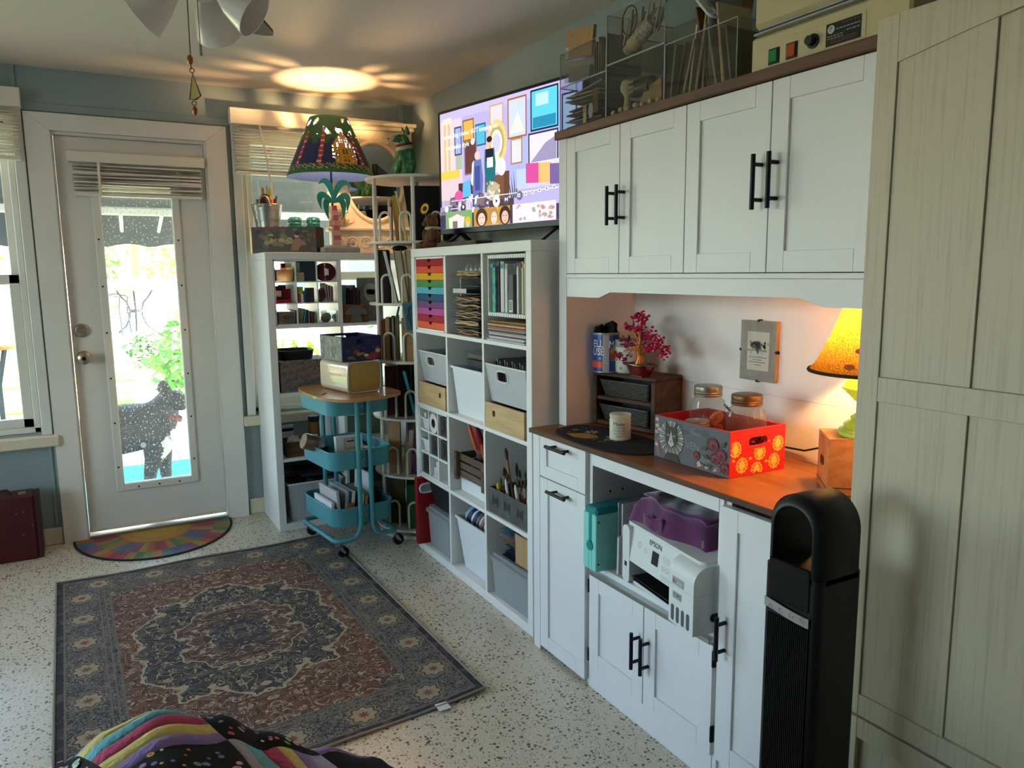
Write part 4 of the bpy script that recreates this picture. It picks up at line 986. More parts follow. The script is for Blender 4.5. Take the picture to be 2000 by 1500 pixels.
# ---- coffee can
cc = (.225, -.135); fa = face_ang(cc); R_ = .047
t = thing('coffee_can', 'blue and silver coffee can with white lettering on the wooden crate', 'can', (*cc, zc))
def cancol(u, v):
 d = (u * 2 * pi - fa + pi) % (2 * pi) - pi
 if v < .02 or v > .96: return '#8f9296'
 if abs(d + .02) < .24: return '#a8acb0'
 if d < -.26 and .14 < v < .30 and d > -1.5: return '#d8492c'
 if d < -.26 and v > .86: return '#2a55a4'
 return '#1f4796'
b = B(); b.grid(lambda u, v: (lambda r: (cc[0] + r * cos(2 * pi * u), cc[1] + r * sin(2 * pi * u), zc + .137 * v))(R_ + .0008 * sin(v * 60) * (1 if .3 < v < .75 else 0)), 64, 24, cancol, wrap=True)
b.obj('label', 'print_gloss', t, smooth=50)
B().lathe([(0, .0002), (R_ - .001, .0002), (R_ - .001, .003), (0, .003)], 32, (*cc, zc)).obj('base', 'alu', t)
b = B()
for z in (.0, .137): b.tube([(cc[0] + R_ * cos(a), cc[1] + R_ * sin(a), zc + z + (.002 if z < .1 else 0)) for a in [2 * pi * i / 36 for i in range(36)]], .0018, 6, True)
b.obj('rim', 'alu', t, smooth=60)
b = B()
wrap(b, 'ELL', .036, cc, R_ + .001, fa - .62, zc + .100, '#f2f2f2', .8); wrap(b, 'USE', .036, cc, R_ + .001, fa - .62, zc + .072, '#f2f2f2', .8); wrap(b, 'MA', .036, cc, R_ + .001, fa + .62, zc + .098, '#f2f2f2', .8)
b.grid(lambda u, v: (cc[0] + (R_ + .0011) * cos(fa + .38 + .62 * u), cc[1] + (R_ + .0011) * sin(fa + .38 + .62 * u), zc + .042 + .044 * v), 8, 1, '#e0b72c')
wrap(b, '7oz', .026, cc, R_ + .0016, fa + .66, zc + .073, '#22242c', .8); wrap(b, 'OFF', .022, cc, R_ + .0016, fa + .66, zc + .052, '#22242c', .8)
b.obj('lettering', 'print_gloss', t, recalc=False)
M('black_cloth', '#0e0e10', .9)
t = thing('black_cloth_bundle', 'crumpled black fabric sticking out of the coffee can', 'fabric', (*cc, zc + .08))
for i in range(7):
 a = i * 2.4; b = B(); x, y = cc[0] + .022 * cos(a), cc[1] + .022 * sin(a); h = .155 + .012 * (i % 3)
 b.grid(lambda u, v: (x + (u - .5) * .04 * cos(a) + .006 * sin(v * 7 + i), y + (u - .5) * .04 * sin(a) + .006 * cos(u * 5), zc + .08 + (h - .08) * v * (1 - .25 * abs(u - .5))), 4, 5); b.obj('fold', 'black_cloth', t, solid=.004, recalc=False)
# ---- white crock
cc = (.275, -.195); fa = face_ang(cc)
M('crock_white', '#d9d6cd', .3, coat=.3); M('crock_grey', '#8f9c9c', .3); M('mark_black', '#1c1c1e', .5)
t = thing('crock', 'white stoneware crock with a grey rim behind the bonsai', 'crock', (*cc, zc))
B().lathe([(0, 0), (.040, 0), (.045, .008), (.046, .09), (.042, .093), (.04, .093), (.038, .088), (.038, .01), (0, .01)], 32, (*cc, zc)).obj('body', 'crock_white', t, smooth=40)
B().lathe([(.0462, .0905), (.0475, .094), (.0475, .113), (.045, .116), (.041, .116), (.040, .0935)], 32, (*cc, zc)).obj('rim', 'crock_grey', t, smooth=40)
b = B(); b.tube([(cc[0] + .0465 * cos(fa + a), cc[1] + .0465 * sin(fa + a), zc + z) for a, z in ((-.9, .05), (-.75, .062), (-.6, .055), (-.45, .066), (-.3, .063))], .0009, 5); b.tube([(cc[0] + .0465 * cos(fa - .55 + .07 * cos(k)), cc[1] + .0465 * sin(fa - .55 + .07 * cos(k)), zc + .018 + .004 * sin(k)) for k in [2 * pi * i / 14 for i in range(14)]], .0007, 5, True); b.obj('brush_mark', 'mark_black', t)
B().tube([(cc[0] + .01, cc[1], zc + .02), (cc[0] + .012, cc[1] + .01, zc + .128)], .003, 6).obj('stick', 'mark_black', t)
# ---- bonsai
cc = (.245, -.303); M('red_glaze', '#5f0f14', .18, coat=.6); M('copper_wire', '#b0672c', .4, .6); M('pink_stone', '#b01344', .3, coat=.2); M('moss', '#5d7a35', .95, bump=.5, bs=90)
t = thing('bonsai', 'crystal bonsai tree with crimson stone leaves in a red pot', 'bonsai', (*cc, zc))
b = B(); tray(b, cc[0] - .034, cc[0] + .034, cc[1] - .05, cc[1] + .05, zc + .004, zc + .04, .004, .012, .02, 6); b.box(cc[0] - .02, cc[0] + .02, cc[1] - .03, cc[1] + .03, zc, zc + .004); b.obj('pot', 'red_glaze', t, smooth=40)
b = B(); b.tube([(p[0], p[1], zc + .04) for p in rrect(cc[0] - .036, cc[0] + .036, cc[1] - .052, cc[1] + .052, .02)], .0035, 6, True); b.obj('pot_rim', 'red_glaze', t, smooth=60)
B().sphere((*cc, zc + .034), (.028, .042, .009), 16, 6).obj('moss', 'moss', t, smooth=60)
tips = [(.0, .075, .105), (.0, .06, .16), (.01, .035, .195), (.0, .0, .2), (-.01, -.01, .165), (.01, -.045, .14), (0, -.08, .125), (-.02, -.1, .105), (.01, -.11, .09), (.02, .1, .085), (-.01, .11, .06), (.0, .085, .05), (-.02, -.06, .1), (.02, .02, .13)]
tr = B()
for i in range(9):
 a = 2 * pi * i / 9; tr.tube([(cc[0] + .012 * cos(a), cc[1] + .012 * sin(a) + .008, zc + .035), (cc[0] + .006 * cos(a), cc[1] + .006 * sin(a) + .002, zc + .06), (cc[0] + .007 * cos(a + 1), cc[1] + .008 * sin(a + 1) + .012, zc + .085), (cc[0] + .006 * cos(a + 1), cc[1] + .006 * sin(a + 1) + .004, zc + .105)], .006, 6)
for j in range(5): tr.tube([(cc[0] + .002 * j - .004, cc[1], zc + .075), (cc[0], cc[1] - .03, zc + .088), (cc[0], cc[1] - .055 - .004 * j, zc + .098)], .0035, 5)
tr.obj('trunk', 'copper_wire', t, smooth=60)
for x, y, z in tips:
 p0 = Vector((cc[0], cc[1] + (.004 if y > -.03 else -.05), zc + (.10 if y > -.03 else .097))); p1 = Vector((cc[0] + x, cc[1] + y, zc + z)); md_ = (p0 + p1) / 2 + Vector((0, 0, .012))
 br = B().tube([p0, md_, p1], [.0028, .002, .0012], 5).obj('branch', 'copper_wire', t, smooth=60)
 b = B()
 for k in range(30):
  d = Vector((random.gauss(0, .010), random.gauss(0, .013), random.gauss(0, .009))); c = p1 + d; b.sphere(c, (random.uniform(.003, .006), random.uniform(.004, .007), random.uniform(.003, .005)), 5, 4)
 b.obj('stone_leaves', 'pink_stone', br)
# ---- decoupage box with cat picture
X0b, X1b, Y0b, Y1b, Z0b, Z1b = .07, .276, -.89, -.59, ZT + .0003, .937
M('box_red', '#b3171f', .45); M('felt_grey', '#6d6d72', .8)
t = thing('decoupage_box', 'open decorated box with a cat portrait and red gold damask end', 'box', (.173, -.74, ZT))
B().box(X0b, X0b + .009, Y0b + .0092, Y1b, Z0b, Z1b, .001).obj('front_panel', 'box_red', t)
B().box(X1b - .009, X1b, Y0b + .0092, Y1b, Z0b, Z1b, .001).obj('back_panel', 'box_red', t)
B().box(X0b + .0092, X1b - .0092, Y1b - .009, Y1b, Z0b, Z1b, .001).obj('end_panel', 'box_red', t)
B().box(X0b + .0092, X1b - .0092, Y0b + .0092, Y1b - .0092, Z0b, Z0b + .007).obj('bottom', 'box_red', t)
b = B(); holed(b, (X0b, X1b, Z0b, Z1b), ((X0b + X1b) / 2, .903, .034, .0125), Y0b, Y0b + .009, 'xzy'); ep = b.obj('end_panel', 'box_red', t)
# picture of a cat in a ruff, on the front panel
b = B(); W_, H_ = Y1b - Y0b, Z1b - Z0b; LV = [0]
def fp(u, v): return (X0b - .0004 - LV[0] * .00003, Y1b - u * W_, Z0b + v * H_)
def fpoly(pts, c): LV[0] += 1; b.poly([fp(*p) for p in pts], c)
def fel(u, v, ru, rv, c, n=16, a0=0): fpoly([(u + ru * cos(2 * pi * i / n + a0), v + rv * sin(2 * pi * i / n + a0)) for i in range(n)], c)
fpoly([(.002, .004), (.998, .004), (.998, .996), (.002, .996)], '#5a5a60')
random.seed(3)
for i in range(26): fel(random.random() * .9 + .05, random.random() * .8 + .1, random.uniform(.03, .09), random.uniform(.03, .09), random.choice(('#66666c', '#515157', '#6e6e74', '#4a4a50')), 9)
b.text('VEN', .03, TR(fp(.54, .48), (0, -1, 0), (0, 0, 1)), '#85858c'); LV[0] += 1
for i in range(12): fel(.03 + .05 * random.random(), .08 + i * .075, .028, .045, random.choice(('#b98a90', '#c9a0a4', '#8f5a62', '#4d5a4a')), 7)
for i in range(34):
 a = 2 * pi * i / 34; fpoly([(.25 + .07 * cos(a), .53 + .16 * sin(a)), (.25 + .165 * cos(a - .07), .53 + .4 * sin(a - .07)), (.25 + .172 * cos(a), .53 + .42 * sin(a)), (.25 + .165 * cos(a + .07), .53 + .4 * sin(a + .07))], '#b9b4ac' if i % 2 else '#8d8880')
fpoly([(.15, .02), (.38, .02), (.33, .2), (.2, .2)], '#2c2624')
fel(.25, .56, .085, .25, '#2e2a2a'); fpoly([(.165, .66), (.175, .93), (.225, .77)], '#2e2a2a'); fpoly([(.335, .66), (.325, .93), (.275, .77)], '#2e2a2a'); fpoly([(.25, .72), (.225, .5), (.205, .4), (.25, .32), (.295, .4), (.275, .5)], '#b4aca4')
for s in (-1, 1): fel(.25 + s * .042, .6, .017, .03, '#9aa47c', 10); fel(.25 + s * .042, .6, .006, .024, '#141414', 8)
fel(.25, .47, .012, .018, '#6e4c4c', 8)
for u, v, r in ((.80, .62, .075), (.90, .44, .07), (.83, .34, .06), (.60, .3, .04), (.95, .18, .06)):
 for k in range(5): fel(u + .008 * sin(k * 2), v + .02 * cos(k * 2), r * (1 - k * .17), r * 2.1 * (1 - k * .17), ('#4d1520', '#7c1f2c', '#5f1622', '#8f2a38', '#3c1018')[k], 12, k)
for u, v, a in ((.7, .52, .3), (.72, .34, -.4), (.93, .7, .9), (.76, .15, .1)): fpoly([(u - .05 * cos(a), v - .1 * sin(a)), (u - .02 * sin(a), v + .05), (u + .05 * cos(a), v + .1 * sin(a)), (u + .02 * sin(a), v - .05)], '#3f4a3c')
for i in range(7): fpoly([(.56 + .05 * i, .12 + .05 * sin(i)), (.6 + .05 * i, .16 + .05 * sin(i + 1)), (.62 + .05 * i, .10), (.57 + .05 * i, .06)], '#b9aca0' if i % 2 else '#7c4a4c')
b.obj('picture', 'print', [o for o in t.children if o.name.startswith('front_panel')][0], recalc=False)
# gold damask on the end panel
b = B(); LV[0] = 0
def ep_(u, v): return (X0b + u, Y0b - .0004 - LV[0] * .00002, Z0b + v)
def leaf2(u, v, a, L, w_, c='#d2a044'):
 LV[0] = (LV[0] + 1) % 8; ca, sa = cos(a), sin(a); pts = [(0, 0), (.3 * L, w_), (.75 * L, w_ * .7), (L, 0), (.75 * L, -w_ * .7), (.3 * L, -w_)]
 q_ = [(u + p[0] * ca - p[1] * sa, v + p[0] * sa + p[1] * ca) for p in pts]
 if any(not (.001 < p[0] < .205 and .001 < p[1] < .1235) for p in q_) or any(abs(p[0] - .103) < .037 and abs(p[1] - .09) < .015 for p in q_): return
 b.poly([ep_(*p) for p in q_], c)
def motif(u, v, s, flip=1):
 for a in (90, 65, 115, 35, 145, 0, 180, -30, 210, -65, 245, -90): leaf2(u, v, rad(a) * flip, s * (1.0 if a in (90, -90) else .8), s * .14)
 for a in range(15, 375, 30): leaf2(u + s * .75 * cos(rad(a)), v + s * .75 * sin(rad(a)), rad(a + 40), s * .42, s * .1); leaf2(u + s * .75 * cos(rad(a)), v + s * .75 * sin(rad(a)), rad(a - 40), s * .36, s * .09)
for u, v in ((.045, .030), (.11, .058), (.165, .028), (.02, .075), (.178, .075), (.10, .012)): motif(u, v, .021)
for u, v in ((.075, .082), (.14, .085), (.015, .045), (.135, .03), (.075, .045)): leaf2(u, v, 0, .006, .003); leaf2(u, v, pi / 2, .006, .003); leaf2(u, v, pi, .006, .003)
b.obj('damask', 'print', ep, recalc=False)
# ---- ribbed glass jars in the box
GLASS('jar_glass', '#f3eeea', .16, rough=.06, haze=.06, hazecol='#f0dcd0'); M('lid_zinc', '#a79f92', .35, .85, var=.15, vs=30); M('lid_bronze', '#8a6a4c', .4, .85, var=.2, vs=30)
def ribjar(c, z, r, h, lid, label, fill):
 t = thing('glass_jar', label, 'jar', (*c, z))
 prof = [(.001, 0), (.92, .0), (1, .04), (1, .68), (.9, .77), (.74, .81), (.74, .86)]; b = B(); nn = 72
 vs = []
 for k, (f, hz) in enumerate(prof):
  for j in range(nn):
   a = 2 * pi * j / nn; rr = r * f * (1 + (.022 if j % 2 and 1 < k < 5 else 0)); vs.append((c[0] + rr * cos(a), c[1] + rr * sin(a), z + h * hz))
 b.add(vs, [(k * nn + j, k * nn + (j + 1) % nn, (k + 1) * nn + (j + 1) % nn, (k + 1) * nn + j) for k in range(len(prof) - 1) for j in range(nn)]); b.obj('glass', 'jar_glass', t, smooth=12)
 B().lathe([(.76, .83), (.79, .835), (.8, .86), (.78, .87), (.8, .885), (.78, .9), (.8, .92), (.79, .965), (.76, .975), (.7, .985), (0, .985)] and [(r * a, h * q_) for a, q_ in ((.76, .83), (.79, .835), (.8, .86), (.775, .87), (.8, .885), (.775, .9), (.8, .92), (.79, .965), (.76, .978), (.68, .985), (0, .98))], 36, (*c, z)).obj('lid', lid, t, smooth=25)
 fill(t, c, z, r, h)
M('thread_pink', '#d84a5c', .7); M('thread_purple', '#8c3f8a', .7); M('thread_orange', '#e88a5c', .7); M('button_red', '#8f2430', .5)
def spools(t, c, z, r, h):
 random.seed(9)
 for i in range(9):
  a = i * 2.3; q_ = .5 * r if i % 3 else .1 * r; x, y, zz = c[0] + q_ * cos(a), c[1] + q_ * sin(a), z + .03 + .014 * (i // 2 * 1.3)
  b = B(); b.T = TR((x, y, zz), (cos(a), sin(a), .3), (0, -.3, 1)); b.lathe([(.006, -.006), (.021, -.006), (.021, .006), (.006, .006)], 18, closed=True); b.obj('ribbon_roll', ('thread_pink', 'thread_purple', 'thread_orange')[i % 3], t, smooth=40)
def buttons(t, c, z, r, h):
 random.seed(4); b = B()
 for i in range(90):
  a = random.random() * 6.28; q_ = sqrt(random.random()) * r * .84; b.sphere((c[0] + q_ * cos(a), c[1] + q_ * sin(a), z + .012 + random.random() * h * .36), (.007, .007, .004), 7, 4)
 o = b.obj('buttons', 'button_red', t); o['kind'] = 'stuff'
zj = Z0b + .0075
ribjar((.205, -.665), zj, .051, .205, 'lid_zinc', 'ribbed glass jar with ribbon rolls and a silver lid in the cat box', spools)
ribjar((.21, -.81), zj, .053, .198, 'lid_bronze', 'ribbed glass jar with red buttons and a bronze lid', buttons)
ribjar((.128, -.705), zj, .043, .115, 'lid_zinc', 'low glass jar with silver lid nearly hidden in the cat box', buttons)
# ---- clip frame on the back panel
t = thing('framed_picture', 'glass clip frame with a small watercolour card and grey mount', 'picture frame', (.382, -.688, 1.024))
M('linen_grey', '#a8a49c', .8, var=.08, vs=60); M('card_white', '#e2ddd2', .7)
B().box(.3765, .3878, -.757, -.62, 1.024, 1.204, .001).obj('backing', M('frame_wood', '#c99a55', .5), t)
B().box(.3757, .3764, -.757, -.62, 1.024, 1.204).obj('mount', 'linen_grey', t)
B().box(.3751, .3756, -.732, -.648, 1.056, 1.171).obj('card', 'card_white', t)
b = B(); random.seed(21)
for i in range(60):
 y, z = -.69 + random.gauss(0, .016), 1.128 + random.gauss(0, .008); r = random.uniform(.002, .005); c = random.choice(('#c9a04a', '#a8785c', '#8fa45c', '#7c5a6a', '#b9b08a', '#9ab0a4', '#6a5a4c'))
 b.poly([(.3748, y + r * cos(k), z + r * 1.3 * sin(k)) for k in (0, 1, 2, 3.1, 4.2, 5.2)], c)
for i in range(20): y = -.725 + i * .0038; b.poly([(.3748, y, 1.113), (.3748, y + .004, 1.113), (.3748, y + .003, 1.118), (.3748, y + .001, 1.119)], '#9aa85c')
for k, (z, w_) in enumerate(((1.094, .034), (1.086, .014), (1.079, .028), (1.071, .012))):
 y = -.69 - w_
 while y < -.69 + w_:
  l = random.uniform(.003, .007); b.poly([(.3748, y, z), (.3748, y + l, z), (.3748, y + l, z + .0025), (.3748, y, z + .0025)], '#6a665e'); y += l + .0018
b.obj('card_print', 'print', t, recalc=False)
for y, z in ((-.688, 1.024), (-.688, 1.204), (-.62, 1.114), (-.757, 1.114)): B().box(.374, .3882, y - .004, y + .004, z - .004, z + .004, .001).obj('clip', 'black_metal', t)
GLASS('frame_glass', '#fbfbfb', .2); B().box(.3742, .3746, -.757, -.62, 1.024, 1.204).obj('cover_glass', 'frame_glass', t)
# ---- wooden box, lamp, cord
WOOD('oak_orange', '#a4622c', '#c98747', 6, 'x', .5)
A_ = Vector((.160, -1.118)); e1 = Vector((.66, .75)); e2 = Vector((.75, -.66))
BT = Matrix(((e1.x, e2.x, 0, A_.x), (e1.y, e2.y, 0, A_.y), (0, 0, 1, ZT + .0003), (0, 0, 0, 1)))
t = thing('wooden_box', 'orange-brown wooden box turned cornerwise under the green lamp', 'box', (.275, -1.14, ZT))
b = B(); b.T = BT; b.box(0, .125, 0, .19, 0, .141, .002); b.obj('body', 'oak_orange', t)
b = B(); b.T = BT; b.prism(rrect(.045, .085, .062, .085, .01), -.0012, .002, 'xzy'); b.obj('finger_slot', 'black_metal', t)
b = B(); b.T = BT; b.box(-.001, .126, -.001, .191, .018, .0205); b.obj('joint_line', 'crate_dark', t)
lc = (.268, -1.145); zl = ZT + .1418
def uran():
 m, n, o = newmat('jadeite'); p = N(n, 'ShaderNodeBsdfPrincipled', i_Roughness=.2); p.inputs['Base Color'].default_value = lin('#b9d04e'); p.inputs['Coat Weight'].default_value = .3
 tr = N(n, 'ShaderNodeBsdfTranslucent', i_0=lin('#c4e04c')); mx = N(n, 'ShaderNodeMixShader', i_0=.3); n.links.new(p.outputs[0], mx.inputs[1]); n.links.new(tr.outputs[0], mx.inputs[2]); n.links.new(mx.outputs[0], o.inputs[0]); MATS['jadeite'] = m
uran()
lamp = thing('table_lamp', 'green glass table lamp with dark fabric shade glowing in the desk niche', 'lamp', (*lc, zl))
B().lathe([(0, 0), (.068, 0), (.070, .008), (.066, .014), (.055, .018), (.057, .026), (.05, .032), (.04, .036), (.042, .043), (.034, .05), (.022, .058), (.020, .07), (.026, .08), (.035, .084), (.04, .09), (.056, .105), (.061, .112), (.064, .113), (.064, .117), (.06, .119), (.057, .128), (.046, .142), (.03, .152), (.014, .157), (.012, .162), (0, .162)], 40, (*lc, zl)).obj('base', 'jadeite', lamp, smooth=50)
B().lathe([(0, .1615), (.008, .1625), (.008, .2), (0, .2)], 12, (*lc, zl)).obj('socket', 'brass_dull', lamp)
M('bulb_glow', '#ffd9a0', .4, emit='#ffb050', es=3.0); B().sphere((*lc, zl + .228), (.026, .026, .03), 14, 10).obj('bulb', 'bulb_glow', lamp, smooth=60)
def shademat():
 m, n, o = newmat('shade_cloth'); v = coords(n, (1, 1, .5)); tx = N(n, 'ShaderNodeTexNoise', i_Scale=420.0, i_Detail=2.0); n.links.new(v, tx.inputs['Vector'])
 r = N(n, 'ShaderNodeMapRange', i_1=.35, i_2=.65); n.links.new(tx.outputs[0], r.inputs[0])
 d = N(n, 'ShaderNodeBsdfDiffuse'); n.links.new(mixc(n, r.outputs[0], lin('#3a2e16'), lin('#5a4a24')), d.inputs[0])
 t_ = N(n, 'ShaderNodeBsdfTranslucent'); n.links.new(mixc(n, r.outputs[0], lin('#4a3410'), lin('#8a6424')), t_.inputs[0])
 mx = N(n, 'ShaderNodeMixShader', i_0=.45); n.links.new(d.outputs[0], mx.inputs[1]); n.links.new(t_.outputs[0], mx.inputs[2]); n.links.new(mx.outputs[0], o.inputs[0]); MATS['shade_cloth'] = m
shademat()
sh = B().grid(lambda u, v: (lambda r: (lc[0] + r * cos(2 * pi * u), lc[1] + r * sin(2 * pi * u), zl + .157 + .2 * v))(.142 - .088 * v ** .75), 48, 12, wrap=True).obj('shade', 'shade_cloth', lamp, smooth=60, recalc=False)
B().tube([(lc[0] + .142 * cos(a), lc[1] + .142 * sin(a), zl + .157) for a in [2 * pi * i / 48 for i in range(48)]], .0045, 6, True).obj('hem', M('hem_dark', '#2c2415', .9), lamp, smooth=60)
M('fish_orange', '#a8541c', .8)
for a, v in ((-2.75, .28), (-2.3, .55), (-2.25, .25), (-2.9, .1), (-2.2, .8)):
 r = .1432 - .088 * v ** .75; b = B()
 p = Vector((lc[0] + r * cos(a), lc[1] + r * sin(a), zl + .157 + .2 * v)); b.T = TR(p, (-sin(a), cos(a), 0), (.35 * -cos(a), .35 * -sin(a), 1)); b.poly([(.013 * cos(k), .007 * sin(k), .0006) for k in [2 * pi * i / 12 for i in range(12)]]); b.obj('fish_motif', 'fish_orange', sh, recalc=False)
ld = bpy.data.lights.new('lamp_light', 'POINT'); ld.energy = 3.6; ld.color = (1, .52, .17); ld.shadow_soft_size = .03
lo = bpy.data.objects.new('lamp_light', ld); COL.objects.link(lo); lo.parent = lamp; lo.location = (0, 0, .262)
B().tube([(.345, -1.02, ZT + .06), (.37, -.93, .868), (.38, -.87, .846), (.382, -.80, .842), (.383, -.72, .86), (.384, -.60, .90), (.385, -.55, .93)], .003, 6).obj('power_cord', 'black_metal', label='black power cord running along the back of the desk niche', cat='cord', smooth=60)
# ================================================================ contents of the right cube shelf
def part(nm, mat, par, *a, bv=.0012): return B().box(*a, bv).obj(nm, mat, par)
random.seed(31)
# ---- ten-drawer chest
t = thing('drawer_chest', 'white mini chest with ten rainbow coloured drawers', 'drawers', (.15, .907, 1.0915))
y0, y1, z0, z1 = .743, 1.072, 1.0915, 1.424
b = B(); b.box(.004, .30, y0, y0 + .008, z0, z1); b.box(.004, .30, y1 - .008, y1, z0, z1); b.box(.004, .30, y0, y1, z0, z0 + .008); b.box(.004, .30, y0, y1, z1 - .008, z1); b.box(.29, .30, y0, y1, z0, z1); b.obj('frame', 'white_melamine', t)
M('notch_shade', '#1a0d0e', .8)
dcols = ['#a01f2b', '#d4553a', '#dba11c', '#4f8a52', '#5aa9bd', '#2b5270', '#6f4878', '#b04f96', '#a0263a', '#e0603a']
hgt = (z1 - z0 - .018) / 10
for i, c in enumerate(dcols):
 zt = z1 - .009 - i * hgt; zb = zt - hgt + .0015; yc = (y0 + y1) / 2
 m_ = M('drawer_' + c[1:], c, .65, spec=.12)
 b = B(); b.prism([(y0 + .011, zb), (y1 - .011, zb), (y1 - .011, zt), (yc + .022, zt), (yc + .017, zt - .003), (yc + .012, zt - .012), (yc - .012, zt - .012), (yc - .017, zt - .003), (yc - .022, zt), (y0 + .011, zt)], .0045, .012, 'yzx')
 d = b.obj('drawer', m_, t); d['label'] = 'rainbow drawer front with a finger notch'
 part('tray', 'notch_shade', d, .014, .28, y0 + .012, y1 - .012, zb, zt - .004, bv=0)  # dark backing block paints the shade seen through the finger notch
# ---- tray sorter with kraft paper
M('plate_dark', '#5a5c60', .4, .5); M('kraft', '#a4835c', .85, var=.2, vs=30); M('kraft_dark', '#6d5238', .85, var=.2, vs=30); M('kraft_light', '#c9ae86', .85, var=.15, vs=30)
t = thing('paper_sorter', 'tray sorter of thin metal shelves in the top middle cubby', 'sorter', (.17, .57, 1.0915))
zs = [1.0925, 1.128, 1.162, 1.196, 1.230, 1.266, 1.298, 1.331]
for z in zs: part('tray_plate', 'plate_dark', t, .012, .33, .432, .712, z, z + .0022, bv=.0004)
for y in (.700, .434): part('upright', 'white_melamine', t, .06, .072, y - .004, y + .004, 1.0916, 1.345)
nth = ['bottom', 'second lowest', 'third lowest', 'fourth lowest', 'fourth highest', 'third highest', 'second highest', 'top']
for k, z in enumerate(zs):
 if k == 6: continue
 white = k == 5
 st = thing('paper_stack', ('stack of white card on the %s tray of the sorter' if white else 'stack of torn brown kraft paper on the %s tray of the sorter') % nth[k], 'paper stack', (.15, .57, z + .0023))
 zz = z + .0023; n_ = 7 if not white else 4
 for i in range(n_):
  w0 = random.uniform(.0, .02); th = random.uniform(.0018, .0034) if not white else .004
  yy0, yy1 = .448 + random.uniform(0, .012), .688 - random.uniform(0, .05); xx = .018 + random.uniform(0, .02)
  if white: yy0, yy1, xx = .56, .69, .02
  b = B(); b.grid(lambda u, v: (xx + .26 * v, yy0 + (yy1 - yy0) * u, zz + (0 if white else (.0022 * sin(u * 9 + i) + .0022) * (1 - v))), 10, 2); nb = len(b.v)
  b.grid(lambda u, v: (xx + .26 * v, yy0 + (yy1 - yy0) * u, zz + th + (0 if white else (.0022 * sin(u * 9 + i) + .0022) * (1 - v))), 10, 2)
  W3 = 3
  b.add([], [])
  b.f += [[i_ * W3, (i_ + 1) * W3, nb + (i_ + 1) * W3, nb + i_ * W3] for i_ in range(10)]; b.c += [None] * 10; b.m += [0] * 10
  b.obj('sheet', 'paper' if white else random.choice(('kraft', 'kraft_dark', 'kraft_light')), st, recalc=False)
  zz += th + .0006
GLASS('clear_plastic', '#eef2f2', .25, rough=.1, haze=.12)
t = thing('bubble_pack', 'clear plastic pack of round cups on top of the tray sorter', 'packaging', (.1, .5, 1.37))
part('card', 'kraft_dark', t, .03, .2, .445, .62, 1.3585, 1.361, bv=0)
for i in range(4): B().sphere((.05, .465 + i * .042, 1.362), (.018, .018, .03), 12, 8).obj('cup', 'clear_plastic', t, smooth=60)
# ---- white file rack
t = thing('file_rack', 'white comb rack holding upright craft folders', 'rack', (.15, .21, 1.19))
for z in (1.186, 1.405):
 r = part('comb_rail', 'white_melamine', t, .012, .25, .062, .35, z, z + .014)
 for i in range(15): part('slot', 'slot_black', r, .0115, .03, .074 + i * .0185, .0762 + i * .0185, z + .002, z + .0118, bv=0)
part('side_plate', 'white_melamine', t, .012, .25, .345, .35, 1.2002, 1.4048); part('side_plate', 'white_melamine', t, .012, .25, .062, .066, 1.2002, 1.4048)
M('teal_print', '#4fa494', .5, var=.5, vs=50); M('plum', '#6a2c5c', .6); M('clear_sleeve', '#b9b6b8', .25); M('grey_card', '#6b6468', .7); M('cream_folder', '#d3c79c', .7); M('silver_card', '#8d9298', .5); M('green_tab', '#3f7a3a', .5); M('gold_tab', '#d8a21c', .5); M('teal_tab', '#2b8a92', .5); M('navy_tab', '#1f4468', .5)
fol = [('teal_print', .312, .338, 'teal patterned paper pouch at the far end of the file rack'), ('plum', .298, .308, 'plum coloured folder beside the teal pouch in the rack'), ('clear_sleeve', .262, .29, 'wide clear sleeve of papers in the file rack'), ('paper', .236, .256, 'white paper folder in the middle of the rack'),
       ('grey_card', .165, .2, 'grey packet with barcode in the file rack'), ('paper', .138, .15, 'white board sleeve between the grey packet and the cream folder'), ('cream_folder', .118, .132, 'cream folder in the file rack'), ('silver_card', .09, .108, 'silver grey folder with rounded corner in the rack'), ('green_tab', .07, .082, 'dark green folder at the near end of the rack')]
for m_, a, c, lb in fol:
 if m_ == 'grey_card':
  k = thing('folder', lb, 'folder', (.1, (a + c) / 2, 1.2003)); part('packet', m_, k, .02, .2, a, c, 1.2003, 1.345)
  b = B(); b.poly([(.0196, a + .003, 1.206), (.0196, c - .003, 1.206), (.0196, c - .003, 1.25), (.0196, a + .003, 1.25)], '#e2e0dc')
  for i in range(12): b.poly([(.0194, a + .006, 1.21 + i * .003), (.0194, c - .006, 1.21 + i * .003), (.0194, c - .006, 1.2112 + i * .003 + .0008 * (i % 3)), (.0194, a + .006, 1.2112 + i * .003 + .0008 * (i % 3))], '#202020')
  b.obj('barcode', 'print', k, recalc=False)
 else:
  z_ = 1.395 - random.uniform(0, .012); k = thing('folder', lb, 'folder', (.1, (a + c) / 2, 1.2003)); part('cover', m_, k, .018 + random.uniform(0, .02), .22, a, c, 1.2003, z_)
  part('tab', random.choice(('gold_tab', 'teal_tab', 'navy_tab', 'plum')), k, .0165, .018, a + .001, c - .001, z_ - .018, z_ - .003, bv=0)
t = thing('paper_pile', 'loose pile of coloured papers lying under the file rack', 'paper stack', (.15, .2, 1.0915))
zz = 1.0918
